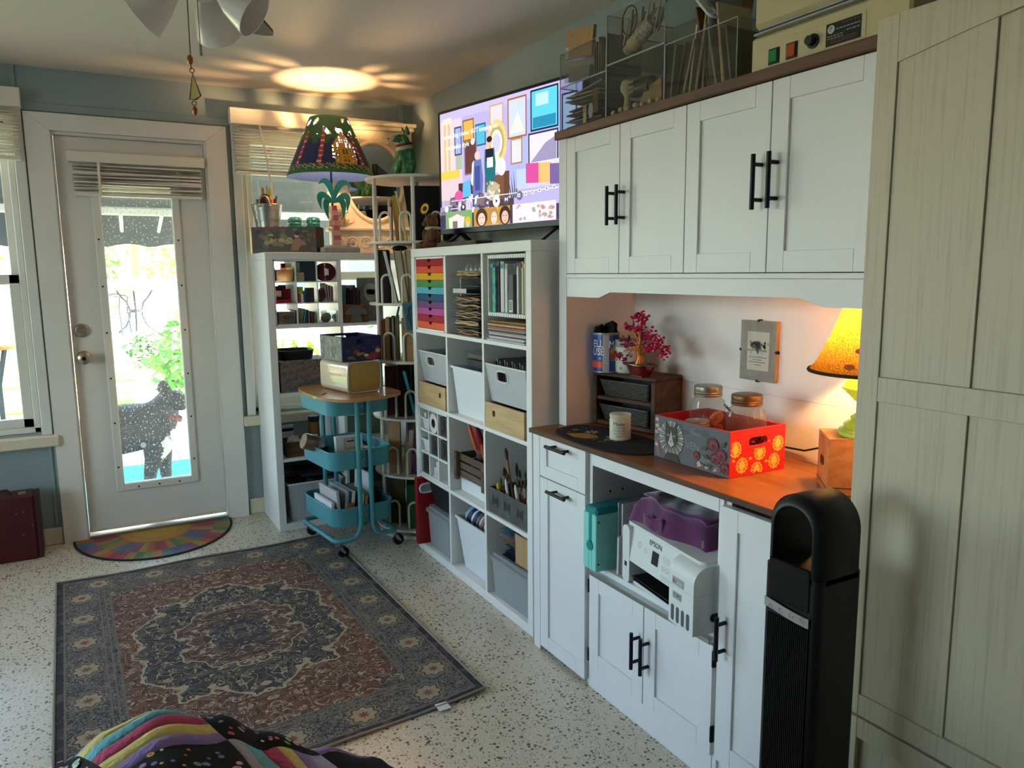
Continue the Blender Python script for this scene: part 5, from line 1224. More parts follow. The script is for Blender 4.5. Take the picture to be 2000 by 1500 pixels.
for i, m_ in enumerate(['paper', 'card_grey', 'paper', 'paper', 'plum', 'paper_cream', 'card_grey', 'kraft_dark', 'silver_card', 'kraft', 'drawer_a01f2b', 'kraft_light', 'kraft_dark', 'kraft']):
 th = random.uniform(.003, .0066); ya = .06 + random.uniform(0, .012); b = B().box(.006 + random.uniform(0, .012), .27, ya, .342 + random.uniform(0, .02), zz, zz + th, .0006); b.obj('sheet', m_, t); zz += th + .0006
# ---- perforated baskets over birch drawers
def meshmat():
 m, n, o = newmat('wire_mesh'); d = N(n, 'ShaderNodeBsdfPrincipled', i_Roughness=.4); d.inputs['Base Color'].default_value = lin('#d2d3d6'); tr = N(n, 'ShaderNodeBsdfTransparent')
 tc = N(n, 'ShaderNodeTexCoord'); sx = N(n, 'ShaderNodeSeparateXYZ'); n.links.new(tc.outputs['Object'], sx.inputs[0])
 a = math_(n, 'SINE', math_(n, 'MULTIPLY', math_(n, 'ADD', math_(n, 'ADD', sx.outputs[0], sx.outputs[1]), sx.outputs[2]), 1150.0)); c = math_(n, 'SINE', math_(n, 'MULTIPLY', math_(n, 'SUBTRACT', math_(n, 'ADD', sx.outputs[0], sx.outputs[1]), sx.outputs[2]), 1150.0))
 k = math_(n, 'GREATER_THAN', math_(n, 'MULTIPLY', a, c), .12); mx = N(n, 'ShaderNodeMixShader'); n.links.new(math_(n, 'MULTIPLY', k, .8), mx.inputs[0]); n.links.new(d.outputs[0], mx.inputs[1]); n.links.new(tr.outputs[0], mx.inputs[2]); n.links.new(mx.outputs[0], o.inputs[0]); MATS['wire_mesh'] = m
meshmat()
WOOD('birch', '#b38f5e', '#cdb081', 5, 'y', .5)
def mesh_basket(label, y0, y1, z0, z1, fill):
 t = thing('mesh_basket', label, 'basket', (.17, (y0 + y1) / 2, z0)); yc = (y0 + y1) / 2; h = z1 - z0
 def tap(b): b.v = [(p[0] + (.022 if p[0] < .1 else -.02) * (z1 - p[2]) / h, yc + (p[1] - yc) * (1 - .1 * (z1 - p[2]) / h), p[2]) for p in b.v]; return b
 hc = (yc + .025, z1 - .042, .042, .019)
 b = B(); holed(b, (y0, y1, z0, z1), hc, .008, .0095, 'yzx'); tap(b).obj('front_wall', 'wire_mesh', t)
 b = B(); b.box(.33, .3315, y0, y1, z0, z1); tap(b).obj('back_wall', 'wire_mesh', t)
 for y in (y0, y1 - .0015): b = B(); b.box(.0096, .3299, y, y + .0015, z0, z1); tap(b).obj('side_wall', 'wire_mesh', t)
 b = B(); b.box(.0096, .3299, y0 + .002, y1 - .002, z0, z0 + .0015); tap(b).obj('base', 'wire_mesh', t)
 b = B(); b.tube([(p[0], p[1], z1) for p in rrect(.008, .332, y0, y1, .006)], .003, 6, True); b.obj('rim', 'white_melamine', t, smooth=60)
 b = B(); b.tube([(.0085, hc[0] + (abs(cos(a)) ** .5) * (1 if cos(a) > 0 else -1) * (hc[2] + .003), hc[1] + (abs(sin(a)) ** .5) * (1 if sin(a) > 0 else -1) * (hc[3] + .003)) for a in [2 * pi * (i + .5) / 28 for i in range(28)]], .0042, 6, True); tap(b).obj('grip_ring', 'white_melamine', t, smooth=60)
 fill()
def birch_drawer(label, y0, y1, z0, z1, hy):
 t = thing('birch_drawer', label, 'drawer', (.17, (y0 + y1) / 2, z0))
 b = B(); holed(b, (y0, y1, z0, z1), (hy, (z0 + z1) / 2 + .012, .012, .012), .004, .014, 'yzx'); b.obj('front', 'birch', t)
 b = B(); b.box(.0142, .33, y0 + .002, y0 + .010, z0, z1 - .002); b.box(.0142, .33, y1 - .01, y1 - .002, z0, z1 - .002); b.box(.0142, .33, y0 + .01, y1 - .01, z0, z0 + .006); b.box(.32, .33, y0 + .01, y1 - .01, z0, z1 - .002); b.obj('body', 'birch', t)
def f_near():
 for i in range(13):
  y = .085 + i * .0195; b = B().box(.035, .30, y, y + .008, .86, 1.005 + .006 * (i % 3), .001); b.v = [(p[0], p[1] + .12 * (p[2] - .86), p[2]) for p in b.v]
  b.obj('album', 'grey_card' if i % 3 else 'mark_black', label=('grey' if i % 3 else 'black') + ' photo sleeve filed in the near perforated basket', cat='album', group='sleeves in the near basket')
def f_far():
 b = B().box(.05, .3, .775, .90, .853, 1.015, .001); b.v = [(p[0] + .1 * (p[2] - .85), p[1], p[2]) for p in b.v]; k = thing('photo_card', 'black photo card sticking out of the far perforated basket', 'card', (.17, .85, .853)); b.obj('card', 'mark_black', k)
 b = B(); b.T = TR((.0585, .815, .998), (0, -1, 0), (.1, 0, 1)); b.lathe([(0, 0), (.014, 0), (.014, .001), (0, .001)], 16); b.obj('oval_photo', 'paper', k)
 B().sphere((.06, .775, .965), (.025, .012, .028), 12, 8).obj('pebble', M('olive', '#8a8560', .6), label='olive green pebble in the far perforated basket', cat='pebble', smooth=60)
 part_ = B().box(.06, .3, .92, 1.04, .853, .96, .003).obj('carton', 'paper_cream', label='cream carton inside the far perforated basket', cat='carton')
mesh_basket('white perforated basket on the birch drawer in the near cubby', .058, .38, .846, .996, f_near)
mesh_basket('white perforated basket on the birch drawer in the far cubby', .754, 1.068, .846, .99, f_far)
birch_drawer('pale birch drawer box under the near perforated basket', .062, .372, .7408, .8425, .30)
birch_drawer('pale birch drawer box under the far perforated basket', .762, 1.068, .7408, .8425, .82)
b = B().lathe([(0, 0), (.009, 0), (.009, .035), (.005, .04), (.005, .05), (0, .05)], 14, (-.006, .752, .7408)); b.v = [(p[0] + .03, p[1], p[2]) for p in b.v]; b.obj('small_bottle', 'teal_book', label='tiny teal bottle beside the far birch drawer', cat='bottle', smooth=40)
# ---- plain bins
M('bin_white', '#dfe1e4', .38)
def plain_bin(label, y0, y1, x0, x1, z0, z1, mat='bin_white', tap=.02, rim=True, name='storage_bin', cat='bin'):
 t = thing(name, label, cat, ((x0 + x1) / 2, (y0 + y1) / 2, z0))
 b = B(); tray(b, x0, x1, y0, y1, z0, z1, .003, tap, .008); b.obj('body', mat, t)
 if rim: b = B(); b.prism([(x0 - .006, y0 - .004), (x1 + .004, y0 - .004), (x1 + .004, y1 + .004), (x0 - .006, y1 + .004)], z1 - .008, z1 - .0005, 'xyz') if False else tray(b, x0 - .007, x1 + .005, y0 - .006, y1 + .006, z1 - .008, z1 + .001, .007, 0, .01); b.f = [f for f in b.f if len(f) == 4]; b.c = b.c[:len(b.f)]; b.m = b.m[:len(b.f)]; b.obj('rim', mat, t)
 return t
plain_bin('plain white bin with photo boxes on top in the middle cubby', .418, .716, .018, .33, .7408, .952, tap=.018)
t = thing('photo_case', 'clear lidded photo case lying on the white bin', 'case', (.2, .57, .9555)); part('tray', 'clear_plastic', t, .07, .31, .43, .69, .985, 1.012, bv=.004); part('lid', 'clear_plastic', t, .065, .315, .425, .695, 1.0125, 1.018); part('photos', 'kraft_dark', t, .08, .30, .44, .68, .987, 1.005);
t = thing('photo_case', 'dark tapered photo box under the clear case', 'case', (.2, .56, .935)); b = B(); b.prism([(.44, .953), (.62, .953), (.66, .984), (.44, .984)], .06, .3, 'yzx'); b.obj('body', 'mark_black', t)
# ---- nine-hole insert
t = thing('cubby_insert', 'white nine-compartment insert in the shelf cubby', 'insert', (.1, .907, .389))
y0, y1, z0, z1 = .742, 1.073, .3895, .7235
for i in range(4):
 z = z0 + (z1 - z0 - .009) * i / 3; part('shelf', 'white_melamine', t, .004, .25, y0 + .009, y1 - .009, z, z + .009, bv=.0006)
for i in range(4):
 y = y0 + (y1 - y0 - .009) * i / 3; nm = 'divider' if 0 < i < 3 else 'side'
 for j in range(3):
  za, zb = z0 + (z1 - z0 - .009) * j / 3 + .0092, z0 + (z1 - z0 - .009) * (j + 1) / 3 - .0002
  part(nm, 'white_melamine', t, .004, .25, y, y + .009, za, zb, bv=.0006)
part('back', 'white_melamine', t, .2505, .255, y0, y1, z0, z1)
cw = (y1 - y0 - .009) / 3; ch = (z1 - z0 - .009) / 3
def cell(c, r): return y0 + .009 + c * cw, z0 + .0095 + r * ch      # c from near end, r from bottom
GLASS('smoke_plastic', '#b9b6ae', .35, rough=.12, haze=.3, hazecol='#8d8a82')
def clear_drawer(c, r, lb):
 ya, za = cell(c, r); t = thing('clear_bin', lb, 'bin', (.1, ya + cw / 2, za)); a, e = ya + .008, ya + cw - .018
 part('front', 'smoke_plastic', t, .012, .015, a, e, za, za + .088); part('sides', 'smoke_plastic', t, .0152, .19, a, a + .002, za, za + .088); part('sides', 'smoke_plastic', t, .0152, .19, e - .002, e, za, za + .088)
 b = B(); b.tube([(.0105, (a + e) / 2 + .012 + .02 * cos(k), za + .045 + .024 * sin(k)) for k in [rad(100 + 200 * i / 12) for i in range(13)]], .0022, 6); b.obj('ring_pull', 'mark_black', t, smooth=60)
 part('contents', 'grey_card', t, .03, .18, a + .006, e - .006, za + .001, za + .05)
 b = B(); b.tube([(.012, a, za), (.012, a, za + .088), (.012, e, za + .088), (.012, e, za)], .0014, 5, True); b.obj('edge', 'grey_card', t)
clear_drawer(0, 2, 'smoky clear bin in the upper row of the insert, nearest the crate'); clear_drawer(0, 1, 'smoky clear bin in the middle row of the insert, next to the tools'); clear_drawer(1, 1, 'smoky clear bin in the very centre of the insert'); clear_drawer(2, 0, 'smoky clear bin in the lowest row of the insert')
for c, r, lb, h in ((2, 2, 'small white tub with tiny boxes in the insert', .055), (2, 1, 'empty small white tub in the middle row of the insert', .06)):
 ya, za = cell(c, r); plain_bin(lb, ya + .008, ya + cw - .014, .012, .15, za, za + h, tap=.008, name='small_tub', cat='tub')
 if r == 2:
  k = part('ink_box', M('plum_dark', '#3a1f2c', .5), None, .02, .06, ya + .015, ya + .045, za + .004, za + .08); tag(k, 'dark plum box standing in the small white tub', 'box'); k = part('ink_box', 'paper', None, .02, .06, ya + .055, ya + .085, za + .004, za + .075); tag(k, 'white box standing in the small white tub', 'box')
ya, za = cell(1, 2); b = B(); b.T = TR((.012, ya + .04, za + .047), (0, 1, 0), (0, 0, 1)); b.lathe([(.022, -.01), (.046, -.01), (.046, .03), (.022, .03)], 28, closed=True); t = thing('tape_roll', 'white tape roll standing in the insert', 'tape', (.02, ya + .04, za)); b.obj('tape', 'paper', t, smooth=40)
b = B(); b.T = TR((.012, ya + .04, za + .047), (0, 1, 0), (0, 0, 1)); b.lathe([(.019, -.0101), (.0218, -.0101), (.0218, .0301), (.019, .0301)], 24, closed=True); b.obj('core', 'kraft_dark', t, smooth=40)
ya, za = cell(1, 0)
for q_, (a, e, h0, h1) in enumerate(((.02, .085, 0, .045), (.03, .06, .0455, .075))):
 k = thing('small_carton', ('wide white carton' if q_ == 0 else 'tiny white carton stacked') + ' in the lowest row of the insert', 'carton', (.05, ya + .05, za + h0)); part('carton_body', 'paper', k, .02, .1, ya + a, ya + e, za + h0, za + h1)
 b = B(); [b.poly([(.0196, ya + a + .008, za + h0 + .008 + i * .008), (.0196, ya + e - .012, za + h0 + .008 + i * .008), (.0196, ya + e - .012, za + h0 + .011 + i * .008), (.0196, ya + a + .008, za + h0 + .011 + i * .008)], '#8a8c90') for i in range(int((h1 - h0) / .009) - 1)]; b.obj('label_lines', 'print', k, recalc=False)
# ---- slatted crate of tools on a white box
WOOD('crate_grey', '#3b2f25', '#6a5744', 8, 'y', .85)
k = part('white_box', 'bin_white', None, .045, .30, .455, .70, .3895, .449, bv=.004); tag(k, 'low white box under the slatted crate of tools', 'box')
t = thing('tool_crate', 'weathered slatted wooden crate filled with hand tools', 'crate', (.14, .548, .4495)); y0, y1, z0, z1 = .402, .692, .4495, .574
for x in (.006, .25):
 for y in (y0, y1 - .026): part('corner_post', 'crate_grey', t, x, x + .02, y, y + .026, z0, z1, bv=.003)
for i in range(3):
 z = z0 + .012 + i * .037; part('slat', 'crate_grey', t, .0262, .034, y0 + .004, y1 - .004, z, z + .031, bv=.002); part('slat', 'crate_grey', t, .242, .2498, y0 + .004, y1 - .004, z, z + .031, bv=.002)
 for y in (y0 + .004, y1 - .014): part('slat', 'crate_grey', t, .0342, .2418, y, y + .01, z, z + .031, bv=.002)
part('bottom', 'crate_grey', t, .0342, .2418, y0 + .0142, y1 - .0142, z0 + .012, z0 + .02)
M('handle_orange', '#e0581c', .45); M('handle_red', '#8a1f26', .4); M('handle_black', '#17171a', .4); M('handle_teal', '#1f7f8a', .4); M('handle_blue', '#6f97d0', .4); M('steel', '#a8a8ac', .3, .9); M('brush_wood', '#8a5f3c', .5, var=.2, vs=20); M('bristle', '#4d3524', .9); M('ferrule', '#b9b4a8', .3, .9); M('yellow_plastic', '#d8c22c', .4); M('white_plastic', '#dedede', .4)
t = thing('glass_tumbler', 'ribbed glass tumbler of tools standing in the slatted crate', 'jar', (.11, .56, .47)); B().lathe([(0, 0), (.045, 0), (.052, .13), (.049, .13), (.043, .006), (0, .006)], 24, (.11, .56, .4702)).obj('glass', 'jar_glass', t, smooth=40)
def tool(label, p0, p1, r, m_, cat='tool', name='hand_tool', tipm=None):
 P0, P1 = Vector(p0), Vector(p1); t = thing(name, label, cat, tuple(p0)); d = P1 - P0
 B().tube([P0, P0 + d * .45], [r * .5, r * .6], 8).obj('shaft', tipm or 'steel', t, smooth=50)
 B().tube([P0 + d * .45, P0 + d * .55, P0 + d * .9, P1], [r * .8, r, r * .95, r * .4], 10).obj('grip', m_, t, smooth=50)
tool('pliers with orange grips leaning in the tool crate', (.10, .58, .48), (.06, .645, .70), .009, 'handle_orange', 'pliers', 'pliers')
tool('second orange grip of the tool crate, shorter and tilted', (.11, .55, .48), (.05, .50, .635), .009, 'handle_orange', 'pliers', 'pliers')
tool('dark red handled cutter in the tool crate', (.12, .55, .48), (.06, .575, .70), .017, 'handle_red', 'cutter', 'cutter')
tool('black handled snips behind the red cutter', (.13, .53, .48), (.09, .548, .71), .016, 'handle_black', 'snips', 'snips')
tool('fat black glue gun handle in the tool crate', (.16, .48, .48), (.10, .455, .705), .024, 'handle_black', 'tool', 'glue_gun')
tool('short black screwdriver in the near end of the tool crate', (.10, .44, .47), (.06, .42, .60), .013, 'handle_black', 'screwdriver', 'screwdriver')
tool('orange capped knife at the near corner of the tool crate', (.10, .43, .47), (.05, .425, .605), .008, 'handle_orange', 'knife', 'craft_knife')
# ---- grey embossed bin of brushes
M('zinc_grey', '#5d5c5b', .5, .4, var=.25, vs=25, bump=.1, bs=60)
t = thing('brush_bin', 'grey embossed metal bin packed with paint brushes and scissors', 'bin', (.12, .21, .3893)); y0, y1, z0, z1 = .062, .362, .3893, .494
b = B(); b.box(.012, .016, y0, y1, z0, z1, .001); b.box(.22, .224, y0, y1, z0, z1, .001); b.box(.016, .22, y0, y0 + .004, z0, z1, .001); b.box(.016, .22, y1 - .004, y1, z0, z1, .001); b.box(.016, .22, y0, y1, z0, z0 + .004); b.obj('body', 'zinc_grey', t)
for i in range(3):
 yc, zc_ = y0 + .05 + i * .1, z0 + .055
 for a, c, e, g in ((-.022, .022, .018, .022), (-.022, .022, -.022, -.018), (-.022, -.018, -.018, .018), (.018, .022, -.018, .018)): part('emboss', 'zinc_grey', t, .009, .0121, yc + a, yc + c, zc_ + e, zc_ + g, bv=.001)
 part('emboss_inset', M('zinc_dark', '#3c3b3b', .5, .4), t, .0112, .0121, yc - .012, yc + .012, zc_ - .012, zc_ + .012, bv=0)
random.seed(77)
def brush(i, p0, d, L, hm, thick=.0042):
 t = thing('paint_brush', 'paint brush with %s handle standing in the grey bin' % {'brush_wood': 'wooden', 'handle_black': 'black', 'white_plastic': 'white', 'handle_red': 'red'}[hm], 'brush', p0, group='brushes in the grey bin'); P0 = Vector(p0); d = Vector(d).normalized()
 B().tube([P0, P0 + d * L * .6], [thick * .6, thick], 6).obj('handle', hm, t, smooth=50); B().tube([P0 + d * L * .6, P0 + d * L * .8], thick * 1.1, 6).obj('ferrule', 'ferrule', t, smooth=50)
 B().tube([P0 + d * L * .8, P0 + d * L * .9, P0 + d * L], [thick, thick * 1.25, thick * .3], 6).obj('bristles', 'bristle', t, smooth=50)
for i in range(26):
 y = .075 + random.random() * .25; x = .03 + random.random() * .10; brush(i, (x, y, .396), (random.uniform(-.12, .1), random.uniform(-.25, .3), 1), random.uniform(.135, .19), random.choice(('brush_wood', 'brush_wood', 'handle_black', 'white_plastic', 'handle_red')), random.uniform(.003, .0055))
t = thing('paint_brush', 'tall wooden brush rising above the others in the grey bin', 'brush', (.06, .22, .396)); B().tube([(.06, .225, .396), (.045, .27, .62)], [.003, .006], 8).obj('handle', 'brush_wood', t, smooth=50); B().tube([(.045, .27, .62), (.044, .274, .65), (.043, .277, .665)], [.006, .008, .003], 8).obj('bristles', 'bristle', t, smooth=50)
def scissors(label, c, m_, r=.024):
 t = thing('scissors', label, 'scissors', (c[0], c[1], .40))
 for s in (-1, 1):
  B().tube([(c[0] + s * .003, c[1] + s * r * .8 + r * cos(k), c[2] + r * 1.35 * sin(k)) for k in [2 * pi * i / 18 for i in range(18)]], .0058, 7, True).obj('finger_loop', m_, t, smooth=60)
  B().tube([(c[0] + s * .003, c[1] + s * .02, c[2] - r * 1.2), (c[0], c[1] - s * .012, .40)], [.006, .002], 6).obj('blade', 'steel', t)
scissors('scissors with pale blue handles in the grey brush bin', (.14, .215, .605), 'handle_blue', .028); scissors('scissors with red handles in the grey brush bin', (.10, .145, .585), 'handle_red', .024); scissors('scissors with teal handles at the near end of the brush bin', (.15, .085, .60), 'handle_teal', .026)
tool('yellow marker lying in the far end of the brush bin', (.05, .33, .41), (.03, .32, .515), .008, 'yellow_plastic', 'marker', 'marker', 'yellow_plastic')
tool('white capped pen in front of the brushes', (.05, .25, .40), (.024, .245, .55), .006, 'white_plastic', 'pen', 'pen', 'white_plastic'); tool('white chalk pen beside the red scissors', (.05, .17, .40), (.022, .165, .545), .007, 'white_plastic', 'pen', 'pen', 'white_plastic')
# ---- bottom row
GLASS('milky_plastic', '#dfe2e2', .2, rough=.25, haze=.42, hazecol='#e8ecec')
def latch_box(label, y0, y1, x0, x1, z0, z1, fillm):
 t = thing('storage_box', label, 'box', ((x0 + x1) / 2, (y0 + y1) / 2, z0)); b = B(); tray(b, x0 + .008, x1 - .008, y0 + .008, y1 - .008, z0, z1 - .028, .003, .008, .015); b.obj('body', 'milky_plastic', t, smooth=30)
 b = B(); b.prism(rrect(x0, x1, y0, y1, .016), z1 - .03, z1 - .016, 'xyz'); b.prism(rrect(x0 + .012, x1 - .012, y0 + .012, y1 - .012, .016), z1 - .0158, z1 - .001, 'xyz'); b.obj('lid', 'milky_plastic', t, smooth=30)
 for y in (y0 - .002, y1 - .006): part('clip', 'milky_plastic', t, (x0 + x1) / 2 - .03, (x0 + x1) / 2 + .03, y, y + .008, z1 - .05, z1 - .012, bv=.002)
 return t
t = latch_box('milky plastic lidded box on the floor level of the far cubby', .762, 1.036, .006, .33, .0385, .238, None); tag(part('paper_ream', 'paper', None, .05, .28, .80, 1.0, .046, .15), 'pale paper block seen inside the milky box', 'paper')
t = latch_box('milky plastic lidded box of photo cases in the near cubby', .052, .368, .006, .33, .0385, .222, None)
for i in range(8): k = part('photo_case', ('clear_sleeve', 'paper', M('lilac', '#9d8cb4', .5))[i % 3], None, .03, .25, .075 + i * .033, .1 + i * .033, .046, .165); tag(k, 'thin upright photo case inside the milky box of the near cubby', 'case', 'cases in the milky box')
woven('woven_black', '#17161a', '#242228', 55)
t = plain_bin('black woven basket stacked on the milky box', .782, 1.02, .02, .31, .2395, .366, 'woven_black', .022, True, 'woven_basket', 'basket')
t = thing('file_box', 'red card file box with white oval grip standing at the shelf end', 'file box', (.12, 1.056, .0385)); M('card_red', '#8f0f1c', .5)
part('body', 'card_red', t, -.03, .28, 1.041, 1.074, .0385, .37, bv=.002)
def oval_grip(t, T):
 b = B(); b.T = T; b.prism([(.034 * (1 if cos(a) > 0 else -1) * abs(cos(a)) ** .6, .019 * (1 if sin(a) > 0 else -1) * abs(sin(a)) ** .8) for a in [2 * pi * i / 24 for i in range(24)]], 0, .002, 'xyz'); b.obj('grip_inset', 'card_grey', t)
 b = B(); b.T = T; b.tube([(.038 * (1 if cos(a) > 0 else -1) * abs(cos(a)) ** .6, .022 * (1 if sin(a) > 0 else -1) * abs(sin(a)) ** .8, .002) for a in [2 * pi * i / 28 for i in range(28)]], .005, 6, True); b.obj('grip_ring', 'white_plastic', t, smooth=60)
oval_grip(t, TR((.022, 1.0405, .318), (1, 0, 0), (0, 0, 1)))
plain_bin('tall white bin full of ribbon rolls in the bottom middle cubby', .42, .706, .02, .32, .0385, .276, tap=.026)
cols = ['#8fa0b0', '#1f2f5c', '#d8d8de', '#233a6a', '#6a5a4c', '#a8b4b0', '#8a5a48', '#cfcabc', '#4d5a5a']
for i, c in enumerate(cols):
 y = .665 - i * .0255; r = .052 - .003 * (i % 3); b = B(); b.T = TR((.10, y, .268), (1, 0, 0), (0, -.25, 1)) @ Matrix.Identity(4); b.lathe([(.024, -.010), (r, -.010), (r, .010), (.024, .010)], 24, closed=True)
 b.obj('ribbon_roll', M('ribbon_' + c[1:], c, .5), label={0: 'grey-blue', 1: 'navy', 2: 'white', 3: 'dark blue', 4: 'brown', 5: 'pale sage', 6: 'russet', 7: 'cream', 8: 'slate'}[i] + ' ribbon roll standing in the tall white bin', cat='ribbon', smooth=40)
WOOD('cardboard', '#a07c54', '#b8946a', 3, 'z', .85, .6)
t = thing('cardboard_box', 'open brown cardboard box on the milky photo box', 'box', (.15, .13, .2225)); b = B(); x0, x1, y0, y1, z0, z1 = .03, .26, .075, .185, .2225, .345
b.box(x0, x0 + .003, y0, y1, z0, z1 - .0); b.box(x1 - .003, x1, y0, y1, z0, z1); b.box(x0, x1, y0, y0 + .003, z0, z1); b.box(x0, x1, y1 - .003, y1, z0, z1 - .03); b.box(x0, x1, y0, y1, z0, z0 + .003); b.obj('body', 'cardboard', t)
b = B(); b.prism([(.075, .345), (.078, .347), (.17, .36), (.17, .356)], x0, x1, 'yzx'); b.obj('flap', 'cardboard', t)
fabs = [('black_cloth', 'folded black cloth at the bottom of the fabric pile'), (M('navy_cloth', '#2a2c5c', .9), 'navy cloth in the fabric pile'), (M('olive_cloth', '#4d4a3c', .9, var=.2), 'rolled olive cloth in the fabric pile'), (M('plaid', '#8a8a68', .9, var=.5, vs=60), 'plaid cloth in the fabric pile'), (M('pink_cloth', '#b98a90', .9, var=.2), 'pink cloth in the fabric pile'), (M('teal_cloth', '#4a7f88', .9, var=.3), 'teal cloth on top of the fabric pile')]
z = .2228
for i, (m_, lb) in enumerate(fabs):
 h = .014 + .006 * (i % 2); w_ = random.uniform(-.01, .01)
 b = B(); b.grid(lambda u, v: (.03 + .012 * sin(i) + .18 * v, .192 + (.10 + w_) * u + .004 * sin(v * 9), z + h / 2 + (h / 2) * cos(2 * pi * 0) * (1 - abs(2 * u - 1) ** 4) + .002 * sin(u * 11 + i)), 10, 6); b.grid(lambda u, v: (.03 + .012 * sin(i) + .18 * v, .192 + (.10 + w_) * u + .004 * sin(v * 9), z + .0003), 10, 6)
 b.obj('folded_cloth', m_, label=lb, cat='cloth', smooth=70); z += h + .004
# ================================================================ on top of the right shelf
t = thing('teddy_bear', 'small brown teddy bear with a sunflower beside the television', 'toy', (.10, 1.03, 1.464)); M('plush', '#6a4426', .95, var=.35, vs=60, bump=.8, bs=120); M('petal', '#dba520', .6); M('seed', '#2b1b12', .8); M('scarf', '#a8a888', .8)
c = Vector((.075, 1.02, 1.465)); P_ = lambda x, y, z: (c.x + x, c.y + y, c.z + z)
B().sphere(P_(0, 0, .05), (.038, .04, .05), 16, 10).obj('body', 'plush', t, smooth=60); hd = B().sphere(P_(-.008, 0, .122), (.034, .036, .033), 16, 10).obj('head', 'plush', t, smooth=60)
for s in (-1, 1):
 B().sphere(P_(0, s * .028, .15), .013, 10, 6).obj('ear', 'plush', hd, smooth=60); B().sphere(P_(-.032, s * .028, .018), (.034, .018, .018), 12, 8).obj('leg', 'plush', t, smooth=60); B().sphere(P_(-.02, s * .04, .062), (.016, .014, .03), 12, 8).obj('arm', 'plush', t, smooth=60); B().sphere(P_(-.037, s * .014, .128), .004, 8, 6).obj('eye', 'seed', hd)
B().sphere(P_(-.04, 0, .112), (.014, .014, .011), 10, 6).obj('muzzle', 'plush', hd, smooth=60); B().lathe([(.03, .085), (.036, .088), (.036, .097), (.03, .1)], 20, tuple(c), closed=True).obj('scarf', 'scarf', t, smooth=60)
fl = thing('sunflower', 'yellow artificial sunflower behind the teddy bear', 'flower', P_(-.035, -.03, .1)); f0 = Vector(P_(-.048, -.028, .178))
FT = TR(f0, (.43, -.9, 0), (.2, 0, 1)); b = B(); b.T = FT; b.lathe([(0, .004), (.011, .003), (.012, 0), (0, 0)], 16); b.obj('disc', 'seed', fl)
for i in range(16):
 a = 2 * pi * i / 16; b = B(); b.T = FT @ Matrix.Rotation(a, 4, 'Z'); b.poly([(.010, -.003, 0), (.018, -.0048, .001), (.027, 0, .003), (.018, .0048, .001), (.010, .003, 0)]); b.obj('petal', 'petal', fl, recalc=False, solid=.0006)
B().tube([P_(-.034, -.026, .1), P_(-.045, -.03, .14), tuple(f0 - Vector((-.002, 0, .004)))], .002, 6).obj('stem', 'moss', fl)
t = thing('media_player', 'slim dark media player under the television', 'media player', (.06, .68, 1.4642)); part('case', M('maroon_dark', '#2a1a1e', .35), t, .022, .10, .47, .86, 1.4645, 1.483, bv=.003); part('front_strip', 'slot_black', t, .0212, .0222, .475, .855, 1.468, 1.479, bv=0)
# ================================================================ window-side shelf: contents
def bx(name, mat, label, cat, *a, bv=.0015, group=None): return B().box(*a, bv).obj(name, mat, label=label, cat=cat, group=group)
random.seed(41)
t = thing('cubby_insert', 'thin white nine-compartment insert in the shelf before the window', 'insert', (-.35, 1.8, 1.0915))
x0, x1, z0, z1 = -.516, -.183, 1.0915, 1.4255
IX = [x0 + (x1 - x0 - .006) * i / 3 for i in range(4)]; IZ = [z0 + (z1 - z0 - .006) * i / 3 for i in range(4)]
for z in IZ: part('shelf', 'white_melamine', t, x0 + .0061, x1 - .0061, 1.69, 1.93, z, z + .006, bv=.0005)
for i, x in enumerate(IX):
 for j in range(3): part('divider' if 0 < i < 3 else 'side', 'white_melamine', t, x, x + .006, 1.69, 1.93, IZ[j] + .0062, IZ[j + 1] - .0002, bv=.0005)
def ic(c, r): return IX[c] + .007, IZ[r] + .0065       # c left to right, r from bottom; cell about .103 x .104
M('maroon', '#4a1620', .5); M('maroon_cloth', '#5a1628', .85, var=.2); M('navy_card', '#16303c', .5); M('purple_card', '#4a2058', .5); M('tan_card', '#a08a6c', .7); M('lime_card', '#9a9a2c', .6); M('brick_card', '#a04a34', .6); M('dark_grey', '#2b2c30', .6); M('teal_card', '#2f8f9c', .5); M('forest', '#1f5a3c', .5); M('orange_ball', '#c9622c', .4); M('rose_paper', '#b39a98', .7, var=.1)
GLASS('clear_box', '#e8ecea', .4, rough=.05, haze=.06)
def cbin(label, x, z, w_=.092, h=.07):
 t = thing('clear_bin', label, 'bin', (x + w_ / 2, 1.78, z)); b = B(); tray(b, x, x + w_, 1.694, 1.88, z, z + h, .002, .003, .006); b.obj('body', 'clear_box', t)
 b = B(); b.tube([(x + w_ / 2 + .028 * cos(a), 1.6925, z + h * .55 + .016 * sin(a)) for a in [2 * pi * i / 20 for i in range(20)]], .0016, 5, True); b.obj('grip_edge', 'clear_box', t)
x, z = ic(0, 2); cbin('clear bin with brown contents in the top row of the thin insert', x + .003, z); bx('leather_pouch', 'maroon', 'maroon pouch inside the top clear bin', 'pouch', x + .012, x + .085, 1.71, 1.86, z + .003, z + .06); bx('card_box', 'drawer_a01f2b', 'red card standing behind the top clear bin', 'card', x + .08, x + .099, 1.89, 1.925, z, z + .095)
x, z = ic(1, 2); bx('card_box', 'navy_card', 'large dark navy box filling the top centre compartment', 'box', x + .02, x + .101, 1.70, 1.92, z, z + .1015); bx('card_box', 'tan_card', 'small tan box in front of the navy box', 'box', x + .002, x + .04, 1.692, 1.6995, z, z + .045)
x, z = ic(2, 2); t = thing('ribbon_bundle', 'coiled maroon ribbon roll with white card core', 'ribbon', (x + .05, 1.75, z)); b = B(); b.T = TR((x + .052, 1.70, z + .046), (1, 0, 0), (0, 0, 1)) @ Matrix.Rotation(pi, 4, 'Y')
